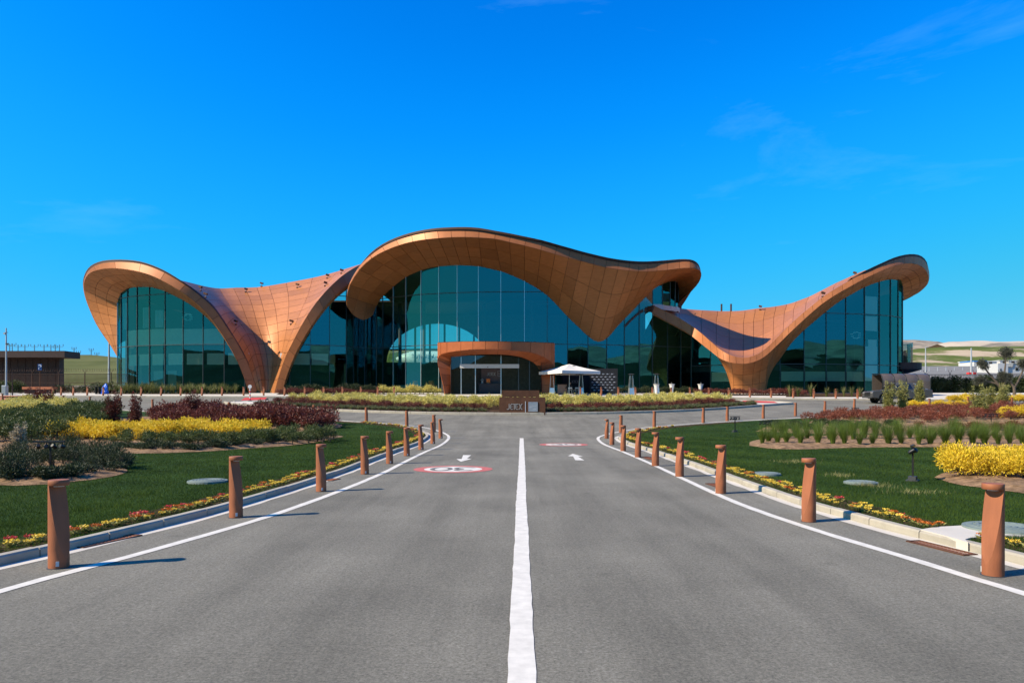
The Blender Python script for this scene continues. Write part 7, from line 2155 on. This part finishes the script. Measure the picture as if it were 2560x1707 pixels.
# gabled white house
d = 132; a = P(2495, 937, d); hs = empty('white_house', (a.x + 2.6, d, a.z)); tag(hs, 'white rendered house with a stepped gable at the right edge', 'house')
w = (2570 - 2495) / 1850 * d; h1, h2 = H(908.5, d) - a.z, H(918, d) - a.z
mb = MB(); mb.box((.9 - 2.6, 3, h1 / 2), (1.8, 6, h1)); mb.build('wall', M['housewall'], hs)
mb = MB(); mb.prism([(1.79, 0), (w, 0), (w, h2), (w - 1.2, h1 - .1), (w - 2.4, h1), (2.8, h2), (1.79, h2)], .4, 6.4); mb.v = [(x - 2.6, y, z) for x, y, z in mb.v]; mb.build('wall', M['housewall'], hs)
mb = MB()
for p0, p1 in (((1.79, h2 + .05), (2.8, h2 + .05)), ((2.8, h2 + .05), (w - 2.4, h1 + .06)), ((w - 2.4, h1 + .06), (w - 1.2, h1 - .04)), ((w - 1.2, h1 - .04), (w + .2, h2 + .05))): stroke(mb, [p0, p1], .12)
mb2 = MB()
for i in range(0, len(mb.v), 4):
    q = [(x - 2.6, y, z) for x, y, z in mb.v[i:i + 4]]
    mb2.add([(x, .25, z) for x, y, z in q] + [(x, 6.6, z) for x, y, z in q], [(0, 1, 2, 3), (7, 6, 5, 4), (0, 4, 5, 1), (1, 5, 6, 2), (2, 6, 7, 3), (3, 7, 4, 0)])
mb2.build('roof_edge', M['greyroof'], hs)
for x, z, s in ((.45, .95, (.3, .4)), (3.6, 1.15, (.55, .7))):
    mb = MB(); mb.box((x - 2.6, (-.02 if x < 1.7 else .38), z), (s[0], .08, s[1])); wnd = mb.build('window', M['greyroof'], hs)
    mb = MB(); mb.box((x - 2.6, (-.07 if x < 1.7 else .33), z - .1), (s[0] - .1, .04, s[1] - .3)); mb.build('pane', M['carglass'], wnd)

# ------------------------------------------------------------------ left side
a = P(0, 895, 112); zt, zu = H(879, 112), H(895, 112)
gh = empty('guard_building', (-70, 112, BZ)); tag(gh, 'long low dark brown building with a flat overhanging roof at left', 'building')
mb = MB(); mb.box((-(1280 - 100) / 1850 * 112 - 20 + 4.8, 112 + .2, (zt + zu) / 2), (40, 4, zt - zu)); mb.build('roof', M['darkbrown'], gh, world=True)
xr = (138 - 1280) / 1850 * 112
mb = MB(); mb.box((xr - 18, 113.6, (zu + BZ) / 2), (36, 1.2, zu - BZ)); wl_ = mb.build('wall', M['darkbrown'], gh, world=True)
for k in range(16):
    mb = MB(); mb.box((xr - .6 - k * 1.15, 112.97, (zu + BZ) / 2), (.06, .05, zu - BZ - .1)); mb.build('cladding_rib', M['darkbrown'], wl_, world=True)

# approach masts on the hill, pale with distance
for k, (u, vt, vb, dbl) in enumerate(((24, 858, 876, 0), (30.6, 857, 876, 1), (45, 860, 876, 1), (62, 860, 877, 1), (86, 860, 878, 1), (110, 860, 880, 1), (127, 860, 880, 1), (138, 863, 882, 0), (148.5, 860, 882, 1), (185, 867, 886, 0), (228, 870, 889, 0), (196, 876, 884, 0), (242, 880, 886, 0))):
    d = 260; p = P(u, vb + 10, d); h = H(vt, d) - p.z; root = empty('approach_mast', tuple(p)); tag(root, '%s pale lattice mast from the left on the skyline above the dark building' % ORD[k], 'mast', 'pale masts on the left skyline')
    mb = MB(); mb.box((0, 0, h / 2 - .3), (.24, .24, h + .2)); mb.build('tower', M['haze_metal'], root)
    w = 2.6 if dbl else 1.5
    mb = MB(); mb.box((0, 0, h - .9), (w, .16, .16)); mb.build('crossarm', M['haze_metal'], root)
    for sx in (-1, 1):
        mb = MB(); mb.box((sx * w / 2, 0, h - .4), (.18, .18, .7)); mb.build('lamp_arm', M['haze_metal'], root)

p = on(100, 79); ps = empty('parking_sign', (p.x, p.y, p.z)); tag(ps, 'blue parking sign with a pale letter P on a thin post at left', 'sign')
hs_ = H(910, 79) - p.z
mb = MB(); mb.tube([(0, 0, 0), (0, 0, hs_ - .1)], .035, 7); mb.build('post', M['rust'], ps)
mb = MB(); mb.box((0, -.05, hs_ - .32), (.44, .03, .66)); bd = mb.build('plate', M['bluesign'], ps)
mb = MB(); stroke(mb, [(-.09, -.22), (-.09, .22)] + arc(.03, .10, .12, 90, -90, 8)[0:] + [(-.09, -.02)], .075); mb.v = [(x, -.068, z + hs_ - .32) for x, y, z in mb.v]; mb.build('letter', M['print'], bd)
p = on(12.5, 77.5); ub = empty('utility_box', (p.x, p.y, p.z)); tag(ub, 'grey metal utility box at the foot of the camera pole', 'box')
mb = MB(); mb.box((0, 0, .58), (.46, .4, 1.16)); mb.build('cabinet', M['galv'], ub, bevel=.03); mb = MB(); mb.box((.0, -.205, .6), (.38, .02, .9)); mb.build('door', M['grey'], ub)
pole(31, 991, 930, 77, .05, 'darkbrown', 'thin dark post beside the utility box', 'thin_post')
p = on(262, 80.3); tp = empty('tarp_bundle', (p.x, p.y, p.z + .14)); tag(tp, 'bright blue tarpaulin heaped over a small black frame on the pavement', 'tarpaulin')
r = np.random.default_rng(4); V = []; F = []; n = 16; prof = [(.42, 0), (.46, .18), (.36, .45), (.34, .7), (.24, .95), (.08, 1.10)]
for rr, z in prof:
    for k in range(n):
        a = 2 * math.pi * k / n; q = rr * (1 + .28 * math.sin(3 * a + z * 4) + .12 * r.normal()); V.append((q * math.cos(a) * .75 + .22 * z - .1, q * math.sin(a) * .7, z + .05 * r.normal() * (z > 0)))
F = [(i * n + k, i * n + (k + 1) % n, (i + 1) * n + (k + 1) % n, (i + 1) * n + k) for i in range(len(prof) - 1) for k in range(n)] + [tuple((len(prof) - 1) * n + k for k in (0, 4, 8, 12))]
mb = MB(); mb.add(V, F); mb.build('tarp', M['bluebag'], tp)
mb = MB(); mb.box((-.55, 0, .4), (.05, .4, .8)); mb.box((-.75, 0, .78), (.4, .4, .04)); mb.box((-.93, 0, .4), (.05, .4, .8)); mb.build('frame', M['black'], tp)
p = on(100, 82); lpn = empty('brick_planter', (p.x, p.y, p.z)); tag(lpn, 'low reddish planter wall behind the parking sign', 'planter')
mb = MB(); mb.box((0, 0, .72), (3.2, 1.2, .28)); mb.build('coping', M['brick'], lpn); mb = MB(); mb.box((0, .05, .3), (2.9, 1.0, .6)); mb.build('wall', M['darkbrown'], lpn)
for k, (u, d) in enumerate(((6, 81), (28, 82), (48, 82.5), (-14, 80))):
    p = on(u, d); o = bpy.data.objects.new('round_bush', SH['bush'][k % 3]); COL.objects.link(o); o.location = (p.x, p.y, p.z); o.scale = (.75, .75, .78)
    tag(o, 'round green bush by the camera pole, %s from the left' % ORD[(1, 2, 3, 0)[k]], 'bush', 'round bushes at the far left')
for k in range(14):
    p = on(150 + k * 9.5, 83.5 + (k % 3) * .4); put('rust' if k % 3 else 'hedge', 'fence_shrub', p.x, p.y, 'scrubby brownish shrub along the foot of the brown fence', 'shrub', 'scrub along the brown fence', 1.25, 0.05)
for pxs in ([(-20, 1003), (20, 1006), (38, 1002), (36, 998), (-20, 996)], [(0, 994.5), (70, 993), (75, 990.5), (0, 991)]):
    pts = [tuple(at(u, v)[:2]) for u, v in pxs]
    o = sheet('red_kerb_island', pts, .12, M['brick'])

# airliner parked on the far apron, glimpsed through the great arched window
pl_ = empty('parked_airliner', (-14, 150, 5.6)); tag(pl_, 'white airliner with dark lettering seen through the arched window', 'airliner')
zc = H(897, 150); rad = 1.55
mb = MB(); xs = np.linspace(-10.5, 16, 24)
pts = []; rs = []
for x in xs:
    t = (x + 10.5); rs.append(rad * min(1, math.sqrt(max(0.02, t / 3.2)) if t < 3.2 else 1) * (1 if x < 10 else 1 - .06 * (x - 10))); pts.append((-13 + x + 4 - 4, 150, zc))
mb.tube(pts, rs, 20); mb.build('fuselage', M['plane'], pl_, world=True)
for k in range(12):
    mb = MB(); mb.box((-16 + k * 1.0, 150 - rad + .03, zc + .25), (.24, .06, .32)); mb.build('cabin_window', M['carglass'], pl_, world=True)
cu = bpy.data.curves.new('lettering', 'FONT'); cu.body = 'TURKISH'; cu.size = 1.15; cu.extrude = .02; cu.align_x = 'CENTER'
cu.materials.append(M['bluesign'])
_t = bpy.data.objects.new('lettering', cu); COL.objects.link(_t); bpy.context.view_layer.update(); _me = bpy.data.meshes.new_from_object(_t.evaluated_get(bpy.context.evaluated_depsgraph_get())); bpy.data.objects.remove(_t)
o = link('lettering', _me, pl_, world=True); o.location = (-17.9, 150 - rad - .10, zc + .45 - .4); o.rotation_euler = (math.pi / 2, 0, 0)
mb = MB(); mb.add([(8, 149.9, zc + rad * .8), (11, 149.9, zc + 5), (13, 149.9, zc + 5), (13.5, 149.9, zc + rad * .6), (8, 150.1, zc + rad * .8), (11, 150.1, zc + 5), (13, 150.1, zc + 5), (13.5, 150.1, zc + rad * .6)], [(0, 1, 2, 3), (7, 6, 5, 4), (0, 4, 5, 1), (1, 5, 6, 2), (2, 6, 7, 3)]); mb.build('tail_fin', M['red'], pl_, world=True)
for x in (-20, -6):
    mb = MB(); mb.tube([(x, 150, 5.6), (x, 150, zc - 1)], .18, 8); mb.build('landing_gear', M['darkgrey'], pl_, world=True)

# dark planting beds under the shrubs at the foot of the glass
for ud in ([(238, 81.0), (300, 80.0), (625, 80.0), (622, 83.6), (500, 83.9), (380, 84.6), (300, 87.5), (285, 88)], [(690, 79.0), (948, 79.0), (952, 83.2), (720, 83.8), (700, 83.6)], [(952, 79.2), (1090, 79.2), (1088, 80.6), (952, 80.6)], [(1540, 81.4), (1730, 81.4), (1730, 83.0), (1540, 83.0)], [(1740, 77.0), (1960, 76.2), (2030, 75.0), (2030, 77), (1960, 80), (1740, 81)], [(1965, 73.6), (2160, 73.6), (2200, 84), (1965, 82.5)]):
    tag(sheet('planting_bed', plan_d(ud), 0.138, M['mulch']), kind='structure')

# red and white delineator post with a round disc at the left tip of the island
p = on(625, 66.5); dl = empty('delineator_post', (p.x, p.y, p.z + .11)); tag(dl, 'red and white striped post with a round white disc at the island tip', 'post')
mb = MB(); mb.lathe([(.20, 0), (.20, .05), (.10, .09)], 16, smooth=False); mb.build('foot', M['darkgrey'], dl)
for k in range(6):
    mb = MB(); mb.lathe([(.055, .08 + .17 * k), (.055, .08 + .17 * (k + 1) - .001)], 12); mb.build('band', M['red' if k % 2 == 0 else 'white'], dl)
mb = MB(); mb.lathe([(.17, -.012), (.17, .012)], 20, smooth=False); q = Matrix.Rotation(math.pi / 2, 3, 'X'); mb.v = [tuple(q @ Vector(v) + Vector((0, -.03, 1.30))) for v in mb.v]; mb.build('disc', M['white'], dl)
